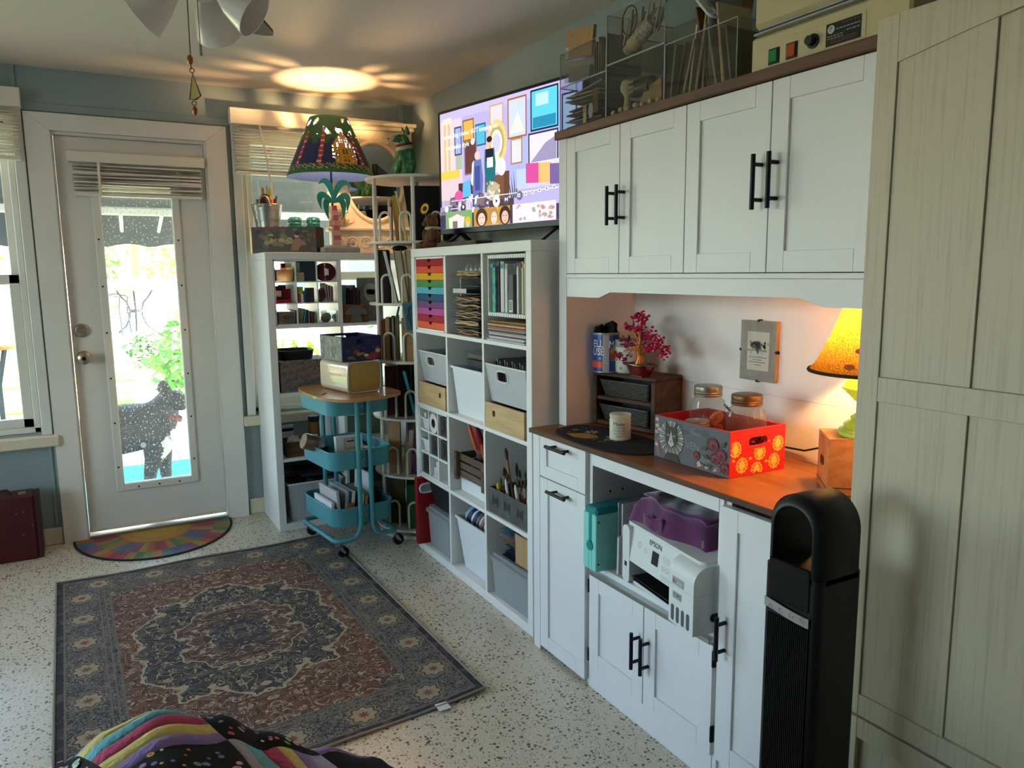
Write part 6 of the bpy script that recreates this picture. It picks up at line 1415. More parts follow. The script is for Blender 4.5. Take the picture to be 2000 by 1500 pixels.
for r in (.022, .029, .036, .043): b.lathe([(r, 0), (r + .004, 0), (r + .004, .07), (r, .07)], 24, closed=True)
b.obj('coil', 'maroon_cloth', t, smooth=40); part('core', 'paper', t, x + .04, x + .062, 1.698, 1.76, z + .03, z + .062)
x, z = ic(0, 1)
for i, (a, c, e, m_, lb) in enumerate(((.0, .075, .018, 'drawer_a01f2b', 'flat red tin at the bottom of the clutter compartment'), (.01, .07, .03, 'handle_black', 'black tin on the flat red tin'), (.055, .09, .07, 'drawer_a01f2b', 'upright red tin in the clutter compartment'), (.005, .05, .062, 'steel', 'steel clip box in the clutter compartment'), (.02, .045, .085, 'handle_black', 'black staple box in the clutter compartment'))):
 bx('tin', m_, lb, 'tin', x + a, x + c, 1.695 + .03 * i, 1.715 + .03 * i, z + (0 if i != 1 else 0), z + e)
bx('card_box', 'purple_card', 'purple card at the back of the clutter compartment', 'card', x + .06, x + .099, 1.90, 1.92, z, z + .09)
x, z = ic(1, 1)
for a, c, z_, e, m_, lb in ((.004, .018, 0, .045, 'brick_card', 'small brick red box in the centre compartment'), (.019, .031, 0, .043, 'paper', 'slim white box beside the brick red one'), (.032, .046, 0, .06, 'navy_tab', 'navy box with white lettering strip in the centre compartment'), (.048, .088, 0, .036, 'dark_grey', 'lower dark grey cube in the centre compartment'), (.048, .088, .0365, .075, 'dark_grey', 'upper dark grey cube in the centre compartment'), (.004, .03, .0455, .08, 'lime_card', 'lime green box stacked in the centre compartment')): bx('carton', m_, lb, 'carton', x + a, x + c, 1.695, 1.74, z + z_, z + e)
x, z = ic(2, 1)
for i in range(4):
 b = B().box(x + .045 + i * .011, x + .049 + i * .011, 1.70, 1.80, z, z + .098 - .006 * i, .001); b.v = [(p[0] - .25 * (p[2] - z) * (0 if i > 1 else .3), p[1], p[2]) for p in b.v]; b.obj('greeting_card', 'rose_paper', label='pale rose greeting card standing in the right-hand compartment', cat='card', group='rose cards')
b = B().prism([(x + .004, z + .05), (x + .03, z + .072), (x + .043, z + .03), (x + .018, z + .0)], 1.70, 1.76, 'xzy'); b.obj('mirror_tile', 'maroon', label='tilted brown tile leaning in the right-hand compartment', cat='tile')
x, z = ic(0, 0); cbin('clear bin with maroon felt in the bottom row of the thin insert', x + .003, z, .092, .066); bx('felt_stack', 'maroon_cloth', 'maroon felt squares inside the bottom clear bin', 'felt', x + .012, x + .085, 1.71, 1.86, z + .003, z + .058); bx('card_box', 'purple_card', 'purple booklet beside the bottom clear bin', 'booklet', x + .0965, x + .1, 1.70, 1.86, z, z + .07)
x, z = ic(1, 0)
for i, (m_, nm) in enumerate((('olive', 'olive'), ('teal_card', 'teal'), ('maroon', 'maroon'), ('teal_card', 'second teal'), ('drawer_a01f2b', 'red'), ('forest', 'forest green'))):
 b = B().box(x + .012 + i * .014, x + .018 + i * .014, 1.70, 1.85, z, z + .078 - .004 * i, .001); b.v = [(p[0] + (.28 - .06 * i) * (p[2] - z) * .8, p[1], p[2]) for p in b.v] if i < 3 else b.v
 b.obj('booklet', m_, label=nm + ' booklet standing in the bottom centre compartment', cat='booklet')
x, z = ic(2, 0); cbin('clear bin holding coloured balls in the bottom row of the insert', x + .003, z, .09, .06)
for a, y, h, r, m_, lb in ((.03, 1.72, .024, .017, 'orange_ball', 'orange bauble in the clear bin'), (.055, 1.75, .03, .024, 'forest', 'green bauble in the clear bin'), (.06, 1.80, .027, .022, 'forest', 'second green bauble at the back of the clear bin')): B().sphere((x + a, y, z + h - .004), r, 14, 10).obj('bauble', m_, label=lb, cat='bauble', smooth=60)
# right-hand cubby, top row
X2 = -.165
for i in range(6):
 b = B().box(X2 + .012 + i * .017, X2 + .024 + i * .017, 1.72, 1.94, 1.0918, 1.0918 + .20 - .012 * (i % 3), .001); b.v = [(p[0] + .16 * (p[2] - 1.09) * (.0 if i > 3 else .25), p[1], p[2]) for p in b.v]; b.obj('notebook', ('teal_book', 'handle_black', 'maroon', 'dark_grey', 'maroon', 'handle_black')[i], label=('teal', 'first black', 'maroon', 'dark grey', 'second maroon', 'second black')[i] + ' notebook leaning in the cubby behind the carousel', cat='notebook')
t = thing('art_journal', 'grey art journal with a pale face drawing in the cubby', 'journal', (.03, 1.80, 1.0918)); b = B().box(-.045, .10, 1.80, 1.815, 1.0918, 1.33, .002); b.obj('cover', M('journal_grey', '#8a8690', .6, var=.25, vs=30), t)
b = B(); b.poly([(.03 + .042 * cos(a), 1.799, 1.25 + .05 * sin(a)) for a in [2 * pi * i / 20 for i in range(20)]], '#b9b9b4'); [b.poly([(.03 + random.uniform(-.03, .03) + .003 * cos(a), 1.7985, 1.25 + .035 * random.uniform(-1, 1) * .5 + .003 * sin(a)) for a in (0, 2, 4)], '#50504e') for i in range(24)]; b.obj('drawing', 'print', t, recalc=False)
B().prism([(-.155, 1.0918), (-.02, 1.0918), (-.02, 1.175), (-.04, 1.185), (-.155, 1.19)], 1.70, 1.716, 'xzy').obj('wooden_block', WOOD('oak_mid', '#6a4420', '#8a5c30', 6, 'x'), label='brown wooden block standing in the cubby', cat='block')
b = B(); b.prism([(-.09 + .062 * cos(a), 1.135 + .045 * sin(a)) for a in [pi * i / 16 for i in range(17)]], 1.688, 1.698, 'xzy'); b.prism([(-.12, 1.0918), (-.06, 1.0918), (-.068, 1.1345), (-.112, 1.1345)], 1.688, 1.698, 'xzy'); b.obj('fan_ornament', M('taupe', '#6e6862', .7), label='grey fan-shaped paper punch in front of the wooden block', cat='ornament')
# row 3: wrapped maroon boxes
GLASS('cello', '#e6e2de', .9, rough=.12, haze=.1)
t = thing('gift_box', 'maroon box wrapped in clear film on the third shelf row', 'box', (-.36, 1.80, .7408)); part('box', 'maroon', t, -.505, -.24, 1.70, 1.94, .7408, .905, bv=.004); b = B(); b.grid(lambda u, v: (-.508 + .272 * u, 1.6975 - .004 * abs(sin(u * 23 + v * 9)) - .003 * abs(sin(v * 31 + u * 5)), .742 + .168 * v), 22, 14); b.obj('film', 'cello', t, recalc=False)
b = B(); tray(b, -.50, -.31, 1.72, 1.92, .9055, .955, .004, .01, .05, 8); b.obj('round_tray', 'mark_black', label='black round-cornered tray on the wrapped maroon box', cat='tray')
# row 2: wooden box, note stack, jars
WOOD('walnut_box', '#4a2c18', '#6e4426', 6, 'x', .6)
t = thing('wooden_box', 'small open walnut box with keepsakes in the window-side shelf', 'box', (-.43, 1.77, .3893)); b = B(); tray(b, -.492, -.372, 1.715, 1.85, .3893, .47, .006, 0, .002); b.obj('body', 'walnut_box', t)
for i in range(3):
 b = B().box(-.505, -.44, 1.86 + .018 * i, 1.872 + .018 * i, .3895, .50 + .015 * i, .001); b.v = [(p[0] + .22 * (p[2] - .39), p[1], p[2]) for p in b.v]; b.obj('notebook', ('paper', 'handle_black', 'paper')[i], label=('front white', 'black', 'back white')[i] + ' notebook leaning behind the walnut box', cat='notebook')
b = B(); b.prism([(-.485 + .0, .44)] + [(-.45 + .034 * cos(a), .475 + .028 * sin(a)) for a in [pi - pi * i / 10 for i in range(11)]] + [(-.416, .44)], 1.73, 1.736, 'xzy'); b.obj('greeting_card', M('pattern_card', '#c9b9a4', .7, var=.5, vs=70), label='round-topped patterned card in the walnut box', cat='card')
for x, h, m_, lb in ((-.435, .505, 'tan_card', 'tan wooden tag standing in the walnut box'),): bx('wooden_tag', m_, lb, 'tag', x, x + .016, 1.745, 1.75, .44, h)
def jar(label, c, z, r, h, gm, lm, cm=None):
 t = thing('small_jar', label, 'jar', (*c, z)); B().lathe([(0, 0), (r * .95, 0), (r, h * .06), (r, h * .72), (r * .85, h * .8), (r * .85, h * .84), (0, h * .84)], 20, (*c, z)).obj('body', gm, t, smooth=40); B().lathe([(0, h * .8401), (r * .92, h * .8401), (r * .92, h), (0, h)], 20, (*c, z)).obj('lid', lm, t, smooth=40)
M('honey', '#8a6a2c', .3); jar('honey coloured jar with dark lid behind the cart', (-.31, 1.84), .3895, .034, .19, 'honey', 'dark_grey'); jar('white pill bottle behind the cart', (-.262, 1.79), .3895, .03, .245, 'white_plastic', 'white_plastic'); jar('low tub with blue lid behind the cart', (-.335, 1.755), .3895, .025, .10, 'paper', 'folder_blue')
# row 1: ribbed bin
def ribbed():
 m, n, o = newmat('ribbed_white'); p = N(n, 'ShaderNodeBsdfPrincipled', i_Roughness=.45); p.inputs['Base Color'].default_value = lin('#c9ccd2'); tc = N(n, 'ShaderNodeTexCoord'); sx = N(n, 'ShaderNodeSeparateXYZ'); n.links.new(tc.outputs['Object'], sx.inputs[0])
 w_ = math_(n, 'SINE', math_(n, 'MULTIPLY', math_(n, 'ADD', sx.outputs[0], sx.outputs[1]), 900.0)); bp = N(n, 'ShaderNodeBump', i_Strength=.8, i_Distance=.004); n.links.new(w_, bp.inputs['Height']); n.links.new(bp.outputs[0], p.inputs['Normal']); n.links.new(p.outputs[0], o.inputs[0]); MATS['ribbed_white'] = m
ribbed()
t = thing('storage_bin', 'white ribbed bin with dark bundles at the foot of the window-side shelf', 'bin', (-.36, 1.83, .0385)); b = B(); tray(b, -.497, -.205, 1.70, 1.97, .0385, .245, .003, .014, .008); b.obj('body', 'ribbed_white', t); b = B(); b.tube([(p[0], p[1], .245) for p in rrect(-.5, -.202, 1.697, 1.973, .01)], .005, 6, True); b.obj('rim', 'white_plastic', t, smooth=60)
for i in range(5): B().sphere((-.46 + i * .055, 1.80 + .03 * (i % 2), .235), (.04, .05, .03), 12, 8).obj('cloth_bundle', 'handle_black' if i % 2 else 'dark_grey', label=('first', 'second', 'third', 'fourth', 'fifth')[i] + ' dark rolled bundle counted from the shelf side in the ribbed bin', cat='fabric', smooth=60)
bx('flat_case', 'dark_grey', 'flat dark case lying across the ribbed bin', 'case', -.42, -.21, 1.72, 1.95, .272, .285)
# ================================================================ top of the window-side shelf
ZK = 1.4645
# ---- picture box
fx = Vector((.30, -.19, 0)).normalized(); fd = Vector((.19, .30, 0)).normalized()
PB = Matrix(((fx.x, fd.x, 0, -.565), (fx.y, fd.y, 0, 1.945), (0, 0, 1, ZK), (0, 0, 0, 1)))
t = thing('picture_box', 'dark decoupage box with bird and lady picture on the shelf top', 'box', (-.38, 1.9, ZK)); M('box_dark', '#2b2622', .6)
b = B(); b.T = PB; tray(b, 0, .35, 0, .13, 0, .136, .006, 0, .002); b.obj('body', 'box_dark', t)
b = B(); b.T = PB; LV = [0]
def pp(u, v): return (u * .35, -.0006 - LV[0] * .00003, v * .136)
def ppg(pts, c): LV[0] += 1; b.poly([pp(*p) for p in pts], c)
def pel(u, v, ru, rv, c, n=14, a0=0): ppg([(u + ru * cos(2 * pi * i / n + a0), v + rv * sin(2 * pi * i / n + a0)) for i in range(n)], c)
ppg([(.003, .005), (.997, .005), (.997, .995), (.003, .995)], '#3d3830'); random.seed(8)
for i in range(70): pel(random.uniform(.05, .95), random.uniform(.08, .9), random.uniform(.02, .06), random.uniform(.04, .12), random.choice(('#4a463a', '#33302a', '#57503c', '#2a2723', '#5c5640')), 7)
for i in range(16): pel(.18 + random.uniform(0, .42), .3 + random.uniform(0, .4), .05, .1, random.choice(('#8a7f52', '#9a8c5c', '#6e6642')), 9)
for i in range(9): pel(.08 + i * .06, .95 + .02 * (i % 2), .035, .05, '#6a2c34', 9)
ppg([(.27, .66), (.35, .62), (.41, .6), (.42, .57), (.35, .55), (.36, .46), (.33, .56), (.26, .6)], '#141820'); ppg([(.33, .7), (.37, .58), (.35, .57)], '#141820')
pel(.70, .68, .035, .1, '#c9a08a'); pel(.715, .75, .05, .09, '#1c1414'); ppg([(.62, .1), (.9, .05), (.82, .42), (.74, .56), (.66, .52), (.62, .36)], '#8a5f50'); ppg([(.66, .36), (.48, .62), (.45, .64), (.62, .46)], '#6e4a3c'); ppg([(.7, .0), (.95, .0), (.9, .3), (.75, .28)], '#4a2a28')
ppg([(.955, .6), (.985, .58), (.985, .74), (.955, .76)], '#a02428')
b.obj('picture', 'print', t, recalc=False)
# ---- galvanised bucket of brushes
c = (-.475, 1.955); zb = ZK + .1365; M('galvanised', '#a8aaa8', .35, .85, var=.15, vs=12)
bk = thing('bucket', 'small galvanised bucket of craft brushes on the picture box', 'bucket', (*c, zb))
B().lathe([(0, .0), (.06, .0), (.062, .03), (.064, .031), (.065, .04), (.067, .041), (.072, .085), (.0745, .086), (.078, .118), (.075, .118), (.069, .085), (.058, .004), (0, .004)], 36, (*c, zb)).obj('body', 'galvanised', bk, smooth=30)
B().tube([(c[0] + .078 * cos(a), c[1] + .078 * sin(a), zb + .118) for a in [2 * pi * i / 36 for i in range(36)]], .0028, 6, True).obj('rolled_rim', 'galvanised', bk, smooth=60)
fa = face_ang(c); hx = Vector((cos(fa), sin(fa), 0)); sx_ = Vector((-sin(fa), cos(fa), 0)); pc = Vector((*c, zb + .108)) + hx * .079
B().tube([pc + sx_ * (-.012 + .028 * cos(a)) + Vector((0, 0, .05 * sin(a) * 1.0)) for a in [pi * i / 12 for i in range(13)]], .004, 7).obj('bail_handle', 'galvanised', bk, smooth=60)
for s in (-1, 1): B().sphere(tuple(pc + sx_ * (-.012 + .028 * s)), .007, 8, 6).obj('handle_lug', 'galvanised', bk, smooth=60)
def stick(label, dx, dy, h, w_, m_, name='craft_brush', cat='brush', tip=None):
 t = thing(name, label, cat, (c[0] + dx * .4, c[1] + dy * .4, zb + .006)); p0 = Vector((c[0] + dx * .4, c[1] + dy * .4, zb + .006)); p1 = Vector((c[0] + dx, c[1] + dy, zb + h))
 B().tube([p0, p0.lerp(p1, .72), p1], [w_ * .5, w_, w_ * .8], 8).obj('handle', m_, t, smooth=50)
 if tip: B().sphere(tuple(p1), (w_ * 2.2, w_ * 2.2, w_ * 2.4), 12, 8).obj('head', tip, t, smooth=60)
M('amber', '#d8901c', .4); stick('amber handled brush standing tallest in the bucket', -.02, -.01, .205, .009, 'amber'); stick('pale palette knife in the bucket', .005, .0, .22, .006, 'white_plastic', 'palette_knife', 'knife'); stick('yellow handled spatula in the bucket', .02, .0, .205, .009, 'yellow_plastic', 'spatula', 'spatula'); stick('fat brown stencil brush in the bucket', -.012, -.03, .14, .014, 'brush_wood', tip='bristle'); stick('dark wooden rule leaning in the bucket', .052, -.01, .165, .006, 'crate_dark', 'ruler', 'ruler'); stick('black handled brush in the bucket', .038, -.02, .15, .006, 'handle_black'); stick('orange scissor handle in the bucket', .022, -.028, .145, .011, 'handle_orange', 'scissors', 'scissors'); stick('olive green brush tilted to the window side in the bucket', -.05, -.01, .145, .01, 'olive')
# ---- teal jars behind the box
GLASS('teal_glass', '#5fb4a8', .5, rough=.04, haze=.12, hazecol='#7fc4b8')
for x, y, lb in ((-.315, 2.015, 'teal glass jar with wire lid nearest the bucket'), (-.222, 1.985, 'teal glass jar with wire lid nearest the palm lamp')):
 t = thing('canning_jar', lb, 'jar', (x, y, ZK)); B().lathe([(0, 0), (.04, 0), (.043, .01), (.043, .14), (.036, .158), (.036, .165)], 28, (x, y, ZK)).obj('glass', 'teal_glass', t, smooth=40); B().lathe([(.039, .166), (.04, .172), (.038, .188), (.028, .198), (0, .202)], 28, (x, y, ZK)).obj('glass_lid', 'teal_glass', t, smooth=40)
 B().tube([(x + .041 * cos(a), y + .041 * sin(a), ZK + .165) for a in [2 * pi * i / 24 for i in range(24)]], .0016, 5, True).obj('wire_bail', 'steel', t, smooth=60)
# ---- ornate mirror
M('chalk_white', '#d8cdb8', .6, var=.12, vs=25, bump=.1, bs=60)
def mirrormat():
 m, n, o = newmat('mirror'); g = N(n, 'ShaderNodeBsdfGlossy', i_Roughness=.01); g.inputs[0].default_value = lin('#e4e8e8'); n.links.new(g.outputs[0], o.inputs[0]); MATS['mirror'] = m
mirrormat()
mr = thing('mirror', 'white carved dressing mirror with oval glass on the shelf top', 'mirror', (.11, 1.99, ZK)); mx0, mx1, my = -.145, .372, 1.985
part('base_box', 'chalk_white', mr, -.125, .352, 1.905, 2.035, ZK, ZK + .125, bv=.004)
part('ledge', 'chalk_white', mr, mx0, mx1, 1.89, 2.045, ZK + .1252, ZK + .145, bv=.006)
oc = (.138, 1.868, .158, .212)
b = B(); u0, u1, v0, v1 = -.13, .357, ZK + .1453, 2.15; angs = sorted([2 * pi * i / 48 for i in range(48)] + [atan2(v - oc[1], u - oc[0]) % (2 * pi) for u in (u0, u1) for v in (v0, v1)]); inn = []; out = []
for a in angs:
 cc_, ss = cos(a), sin(a); k = 1 / sqrt((cc_ / oc[2]) ** 2 + (ss / oc[3]) ** 2); inn.append((oc[0] + cc_ * k, oc[1] + ss * k)); ts = []
 if abs(cc_) > 1e-9: ts.append(((u1 if cc_ > 0 else u0) - oc[0]) / cc_)
 if abs(ss) > 1e-9: ts.append(((v1 if ss > 0 else v0) - oc[1]) / ss)
 out.append((oc[0] + cc_ * min(ts), oc[1] + ss * min(ts)))
m_ = len(angs); vs = [(u, y, v) for y in (my, my + .03) for lp in (inn, out) for u, v in lp]; fs = []
for j in range(m_):
 k = (j + 1) % m_; fs += [(j, k, m_ + k, m_ + j), (2 * m_ + j, 3 * m_ + j, 3 * m_ + k, 2 * m_ + k), (j, 2 * m_ + j, 2 * m_ + k, k), (m_ + j, m_ + k, 3 * m_ + k, 3 * m_ + j)]
b.add(vs, fs); fo = b.obj('frame_board', 'chalk_white', mr)
part('crown', 'chalk_white', mr, -.145, .372, 1.965, 2.02, 2.152, 2.175, bv=.006); part('crown_top', 'chalk_white', mr, -.155, .382, 1.955, 2.025, 2.1755, 2.195, bv=.004)
B().tube([(oc[0] + (oc[2] + .006) * cos(a), my - .002, oc[1] + (oc[3] + .006) * sin(a)) for a in [2 * pi * i / 56 for i in range(56)]], .012, 8, True).obj('oval_moulding', 'chalk_white', mr, smooth=60)
b = B(); b.poly([(oc[0] + (oc[2] + .004) * cos(a), my + .012, oc[1] + (oc[3] + .004) * sin(a)) for a in [2 * pi * i / 56 for i in range(56)]]); b.obj('glass', 'mirror', mr, recalc=False)
def scroll(x, z, s, fl, nm='carving'):
 b = B()
 for k in range(3): b.tube([(x + fl * s * (.25 * k + (.3 + .35 * q_) * cos(q_ * 5 + k)), my - .003, z + s * (.1 * k + (.2 + .25 * q_) * sin(q_ * 5 + k))) for q_ in [i / 14 for i in range(15)]], [.006 * (1 - i / 17) for i in range(15)], 6)
 b.obj(nm, 'chalk_white', mr, smooth=60)
for x, z, f in ((.04, 2.085, 1), (.235, 2.085, -1), (-.07, 1.70, 1), (-.04, 1.645, 1), (.33, 1.70, -1), (-.09, 2.06, 1), (.31, 2.06, -1)): scroll(x, z, .045, f)
for i in range(6):
 x = -.09 + i * .075; b = B(); b.tube([(x + .028 * cos(a), 1.904, ZK + .062 + .028 * sin(a)) for a in [2 * pi * k / 18 for k in range(18)]], .004, 6, True); b.tube([(x + .016 * cos(a) * (1 - a / 9), 1.904, ZK + .062 + .016 * sin(a) * (1 - a / 9)) for a in [k * .6 for k in range(12)]], .003, 6); b.obj('carving', 'chalk_white', mr, smooth=60)
# ---- jar of shells
t = thing('shell_jar', 'square glass jar of seashells on the mirror ledge', 'jar', (-.10, 1.94, ZK + .1455)); zj = ZK + .1456
b = B(); tray(b, -.142, -.06, 1.905, 1.975, zj, zj + .115, .002, 0, .012); b.obj('glass', 'jar_glass', t); b = B().lathe([(.03, .1155), (.034, .116), (.034, .128), (0, .13)], 20, (-.10, 1.94, zj)); b.obj('lid', 'jar_glass', t, smooth=40); random.seed(2)
cols_ = (M('shell_a', '#a8937c', .6), M('shell_b', '#6e5a48', .6), M('shell_c', '#cdbfa8', .6))
for i in range(34): B().sphere((random.uniform(-.132, -.07), random.uniform(1.914, 1.966), zj + .008 + random.random() * .085), (random.uniform(.005, .011), random.uniform(.005, .01), random.uniform(.004, .008)), 8, 6).obj('shell', cols_[i % 3], t, smooth=60)
# ---- palm tree lamp
lc = Vector((-.184, 1.735, ZK)); lamp2 = thing('palm_lamp', 'palm tree table lamp with pierced painted metal shade', 'lamp', tuple(lc))
M('plaster', '#a89f92', .85, var=.15, vs=20, bump=.3, bs=40); M('frond_teal', '#2f8f7c', .45, var=.18, vs=18); M('trunk_pink', '#c0606a', .5); M('trunk_pale', '#dba0a0', .5); M('stem_blue', '#1f2c5c', .4)
part('plinth', 'plaster', lamp2, -.25, -.055, 1.69, 1.80, ZK + .0003, ZK + .028, bv=.005); b = B(); b.grid(lambda u, v: (-.24 + .165 * u, 1.698 + .095 * v, ZK + .0285 + .016 * sin(pi * u) * sin(pi * v) + .003 * sin(u * 30) * sin(v * 23)), 14, 10); b.obj('sand_mound', 'plaster', lamp2, smooth=60, recalc=False)
for s, x in enumerate((-.115, -.09)): B().sphere((x, 1.705, ZK + .045), (.012, .01, .008), 10, 6).obj('shell', 'plaster', lamp2, smooth=60)
N_ = 8
for i in range(N_):
 v0_, v1_ = i / N_, (i + 1) / N_; f = lambda v: Vector((-.166 - .018 * v + .006 * sin(v * 2), 1.725, ZK + .04 + .205 * v)); w0, w1 = .018 - .007 * v0_, .018 - .007 * v1_
 p, q_ = f(v0_), f(v1_); b = B(); b.prism([(p.x - w0, p.z), (p.x + w0, p.z), (q_.x + w1 * 1.08, q_.z - .002), (q_.x - w1 * 1.08, q_.z - .002)], 1.718, 1.735, 'xzy'); b.obj('trunk_ring', 'trunk_pink' if i % 2 else 'trunk_pale', lamp2)
top = Vector((-.182, 1.725, ZK + .258))
for ex, ez, kx, kz in ((-.078, .092, -.02, .15), (.10, .085, .03, .15), (-.068, -.035, -.10, .09), (.07, -.04, .10, .09), (-.03, -.085, -.06, .04), (.048, -.08, .07, .05)):
 e = Vector((ex, 0, ez)); L_ = []; R__ = []; md_ = Vector((kx, 0, kz))
 for i in range(11):
  u = i / 10; p = top + (md_ * 2 * u * (1 - u) + e * u * u); w_ = .0165 * max(.03, sin(pi * min(1, u * .92 + .06))) ** .8
  tn = (md_ * (2 - 4 * u) + e * 2 * u).normalized(); nn_ = Vector((-tn.z, 0, tn.x)); L_.append(p + nn_ * w_); R__.append(p - nn_ * w_)
 yy = random.uniform(-.012, .0)
 b = B(); b.prism([(p.x, p.z) for p in L_] + [(p.x, p.z) for p in reversed(R__)], 1.72 + yy, 1.726 + yy, 'xzy'); b.obj('frond', 'frond_teal', lamp2)
B().tube([(-.184, 1.735, ZK + .2), (-.184, 1.735, ZK + .5)], .0055, 8).obj('stem', 'stem_blue', lamp2, smooth=50)
RB, RT, ZB_, ZT_ = .226, .098, 1.853, 2.150
shade_cols = ['#1c2a5c', '#245c3c', '#a8363c', '#d89a1c', '#2a6a44', '#d4c08a', '#c05a34', '#e0aaa0']
shm = [M('lampshade_%d' % i, c_, .5) for i, c_ in enumerate(shade_cols)]
fa = face_ang(lc)
def shade_cell(d, v):
 """d: angle from the camera-facing line (rad), v: height 0..1 -> material index or None for a pierced hole"""
 s = d * 1.0
 if v < .055: return 4
 if v > .965: return 4
 if v < .15: return (5 if (int(s * 60) * 7 + int(v * 90) * 3) % 11 < 2 else 6 if (int(s * 60) * 5 + int(v * 90)) % 13 < 1 else 1)
 # golden house
 hs = (s - .42) * (1 - .35 * v)
 if abs(hs) < .27 and .13 < v < .52:
  if v > .44 and (int((hs + .3) * 26) % 3 == 0) and .05 < abs(hs): return None
  for sx2, sz, cm in ((-.19, .40, 2), (-.19, .30, 4), (-.19, .21, 2), (.19, .40, 4), (.19, .30, 4), (.19, .21, 2)):
   if abs(hs - sx2) < .035 and abs(v - sz) < .028: return None if (abs(hs - sx2) < .016 and abs(v - sz) < .014) else cm
  if abs(hs) < .085 and .19 < v < .40: return 4 if (abs(abs(hs) - .042) < .022 and abs(v - .25) > .02 + .0 and not abs(v - .3) < .014) else 3
  return 3
 if abs(hs) < .24 * (1 - (v - .52) / .2) and .52 <= v < .72: return None if (int((hs + .3) * 30) % 2 == 0 and int(v * 40) % 2 == 0 and abs(hs) < .14) else 3
 if .27 <= abs(hs) < .31 and .2 < v < .5 and int(v * 30) % 2: return None
 # trunks
 for tc_, lean in ((-.95, .12), (-.30, .14), (.95, -.18), (1.7, .1), (2.5, .1), (-1.7, .1), (-2.5, .1)):
  cx = tc_ + lean * v
  if abs(s - cx) < .058 and .14 < v < .72: return 7 if int(v * 34) % 3 == 0 else 2
 if v > .62 + .05 * sin(s * 9):
  k = sin(s * 7.0 + 3 * v) * sin(v * 21 + 2.2 * sin(s * 4)); return None if k > .52 and .66 < v < .95 else 1
 if v > .55 + .06 * sin(s * 16): return 1
 return 0
b = B(); NU, NV = 200, 64; vs = []
for i in range(NU):
 a = 2 * pi * i / NU
 for j in range(NV + 1):
  v = j / NV; r = RB + (RT - RB) * v; vs.append((lc.x + r * cos(a), lc.y + r * sin(a), ZB_ + (ZT_ - ZB_) * v))
fs = []; mi = []
for i in range(NU):
 d = (2 * pi * (i + .5) / NU - fa + pi) % (2 * pi) - pi
 for j in range(NV):
  k = shade_cell(d, (j + .5) / NV)
  if k is None: continue
  fs.append((i * (NV + 1) + j, ((i + 1) % NU) * (NV + 1) + j, ((i + 1) % NU) * (NV + 1) + j + 1, i * (NV + 1) + j + 1)); mi.append(k)
b.add(vs, fs); b.m = mi; b.obj('pierced_shade', shm, lamp2, smooth=60, recalc=False)
b.v = [(lc.x + (p[0] - lc.x) * .992, lc.y + (p[1] - lc.y) * .992, p[2]) for p in b.v]; b.m = [0] * len(b.f); b.obj('shade_lining', M('lining_blue', '#33477f', .7), lamp2, smooth=60, recalc=False)
b = B()
for a in (0, 2 * pi / 3, 4 * pi / 3): b.tube([(lc.x, lc.y, ZT_ - .012), (lc.x + RT * cos(a), lc.y + RT * sin(a), ZT_ - .006)], .0018, 5)
b.obj('shade_spider', 'steel', lamp2)
B().sphere((lc.x, lc.y, 1.985), (.028, .028, .034), 14, 10).obj('bulb', 'bulb_glow', lamp2, smooth=60)
ld = bpy.data.lights.new('palm_lamp_light', 'POINT'); ld.energy = 2.6; ld.color = (1, .60, .26); ld.shadow_soft_size = .02
lo = bpy.data.objects.new('palm_lamp_light', ld); COL.objects.link(lo); lo.parent = lamp2; lo.location = (0, 0, 2.03 - ZK); mr.rotation_euler.z = rad(-9); mr.location.y -= .012
# ================================================================ revolving book carousel
cx, cy, CR = .15, 1.405, .25; M('carousel_white', '#d9d4c9', .4)
car = thing('book_carousel', 'round white revolving bookcase of six tiers in the corner', 'bookcase', (cx, cy, 0))
tiers = [.05, .332, .628, .918, 1.206, 1.508, 1.822]
for i, z in enumerate(tiers):
 b = B(); b.lathe([(0, z - .012), (CR - .004, z - .012), (CR, z - .006), (CR - .002, z), (0, z)], 56, (cx, cy, 0)); b.obj('tier', 'carousel_white', car, smooth=35)
B().lathe([(.20, .0), (.235, .0), (.235, .018), (.20, .018)], 48, (cx, cy, 0), closed=True).obj('base_ring', 'carousel_white', car, smooth=35); B().cyl((cx, cy, .0), (cx, cy, 1.81), .018, 12).obj('centre_post', 'carousel_white', car, smooth=40)
for a in (190, 245, 305, 10, 70, 130):
 x, y = cx + .236 * cos(rad(a)), cy + .236 * sin(rad(a)); B().cyl((x, y, .05), (x, y, 1.812), .0095, 10).obj('post', 'carousel_white', car, smooth=40)
rs = Vector((.926, -.378)); rd_ = Vector((.378, .926))
def rp(s, d): return Vector((cx + rs.x * s + rd_.x * d, cy + rs.y * s + rd_.y * d))
for z in tiers[:-1]:
 for s0, d0 in ((-.15, -.155), (-.05, -.205), (.1, -.2)):
  o_ = rp(s0, d0); b = B(); b.tube([(o_.x + rs.x * q_, o_.y + rs.y * q_, z + h) for q_, h in [(-.026, 0), (-.026, .11)] + [(-.026 * cos(a), .11 + .03 * sin(a)) for a in [pi * i / 8 for i in range(1, 8)]] + [(.026, .11), (.026, 0)]], .0062, 8)
  b.obj('book_stop', 'carousel_white', car, smooth=60)
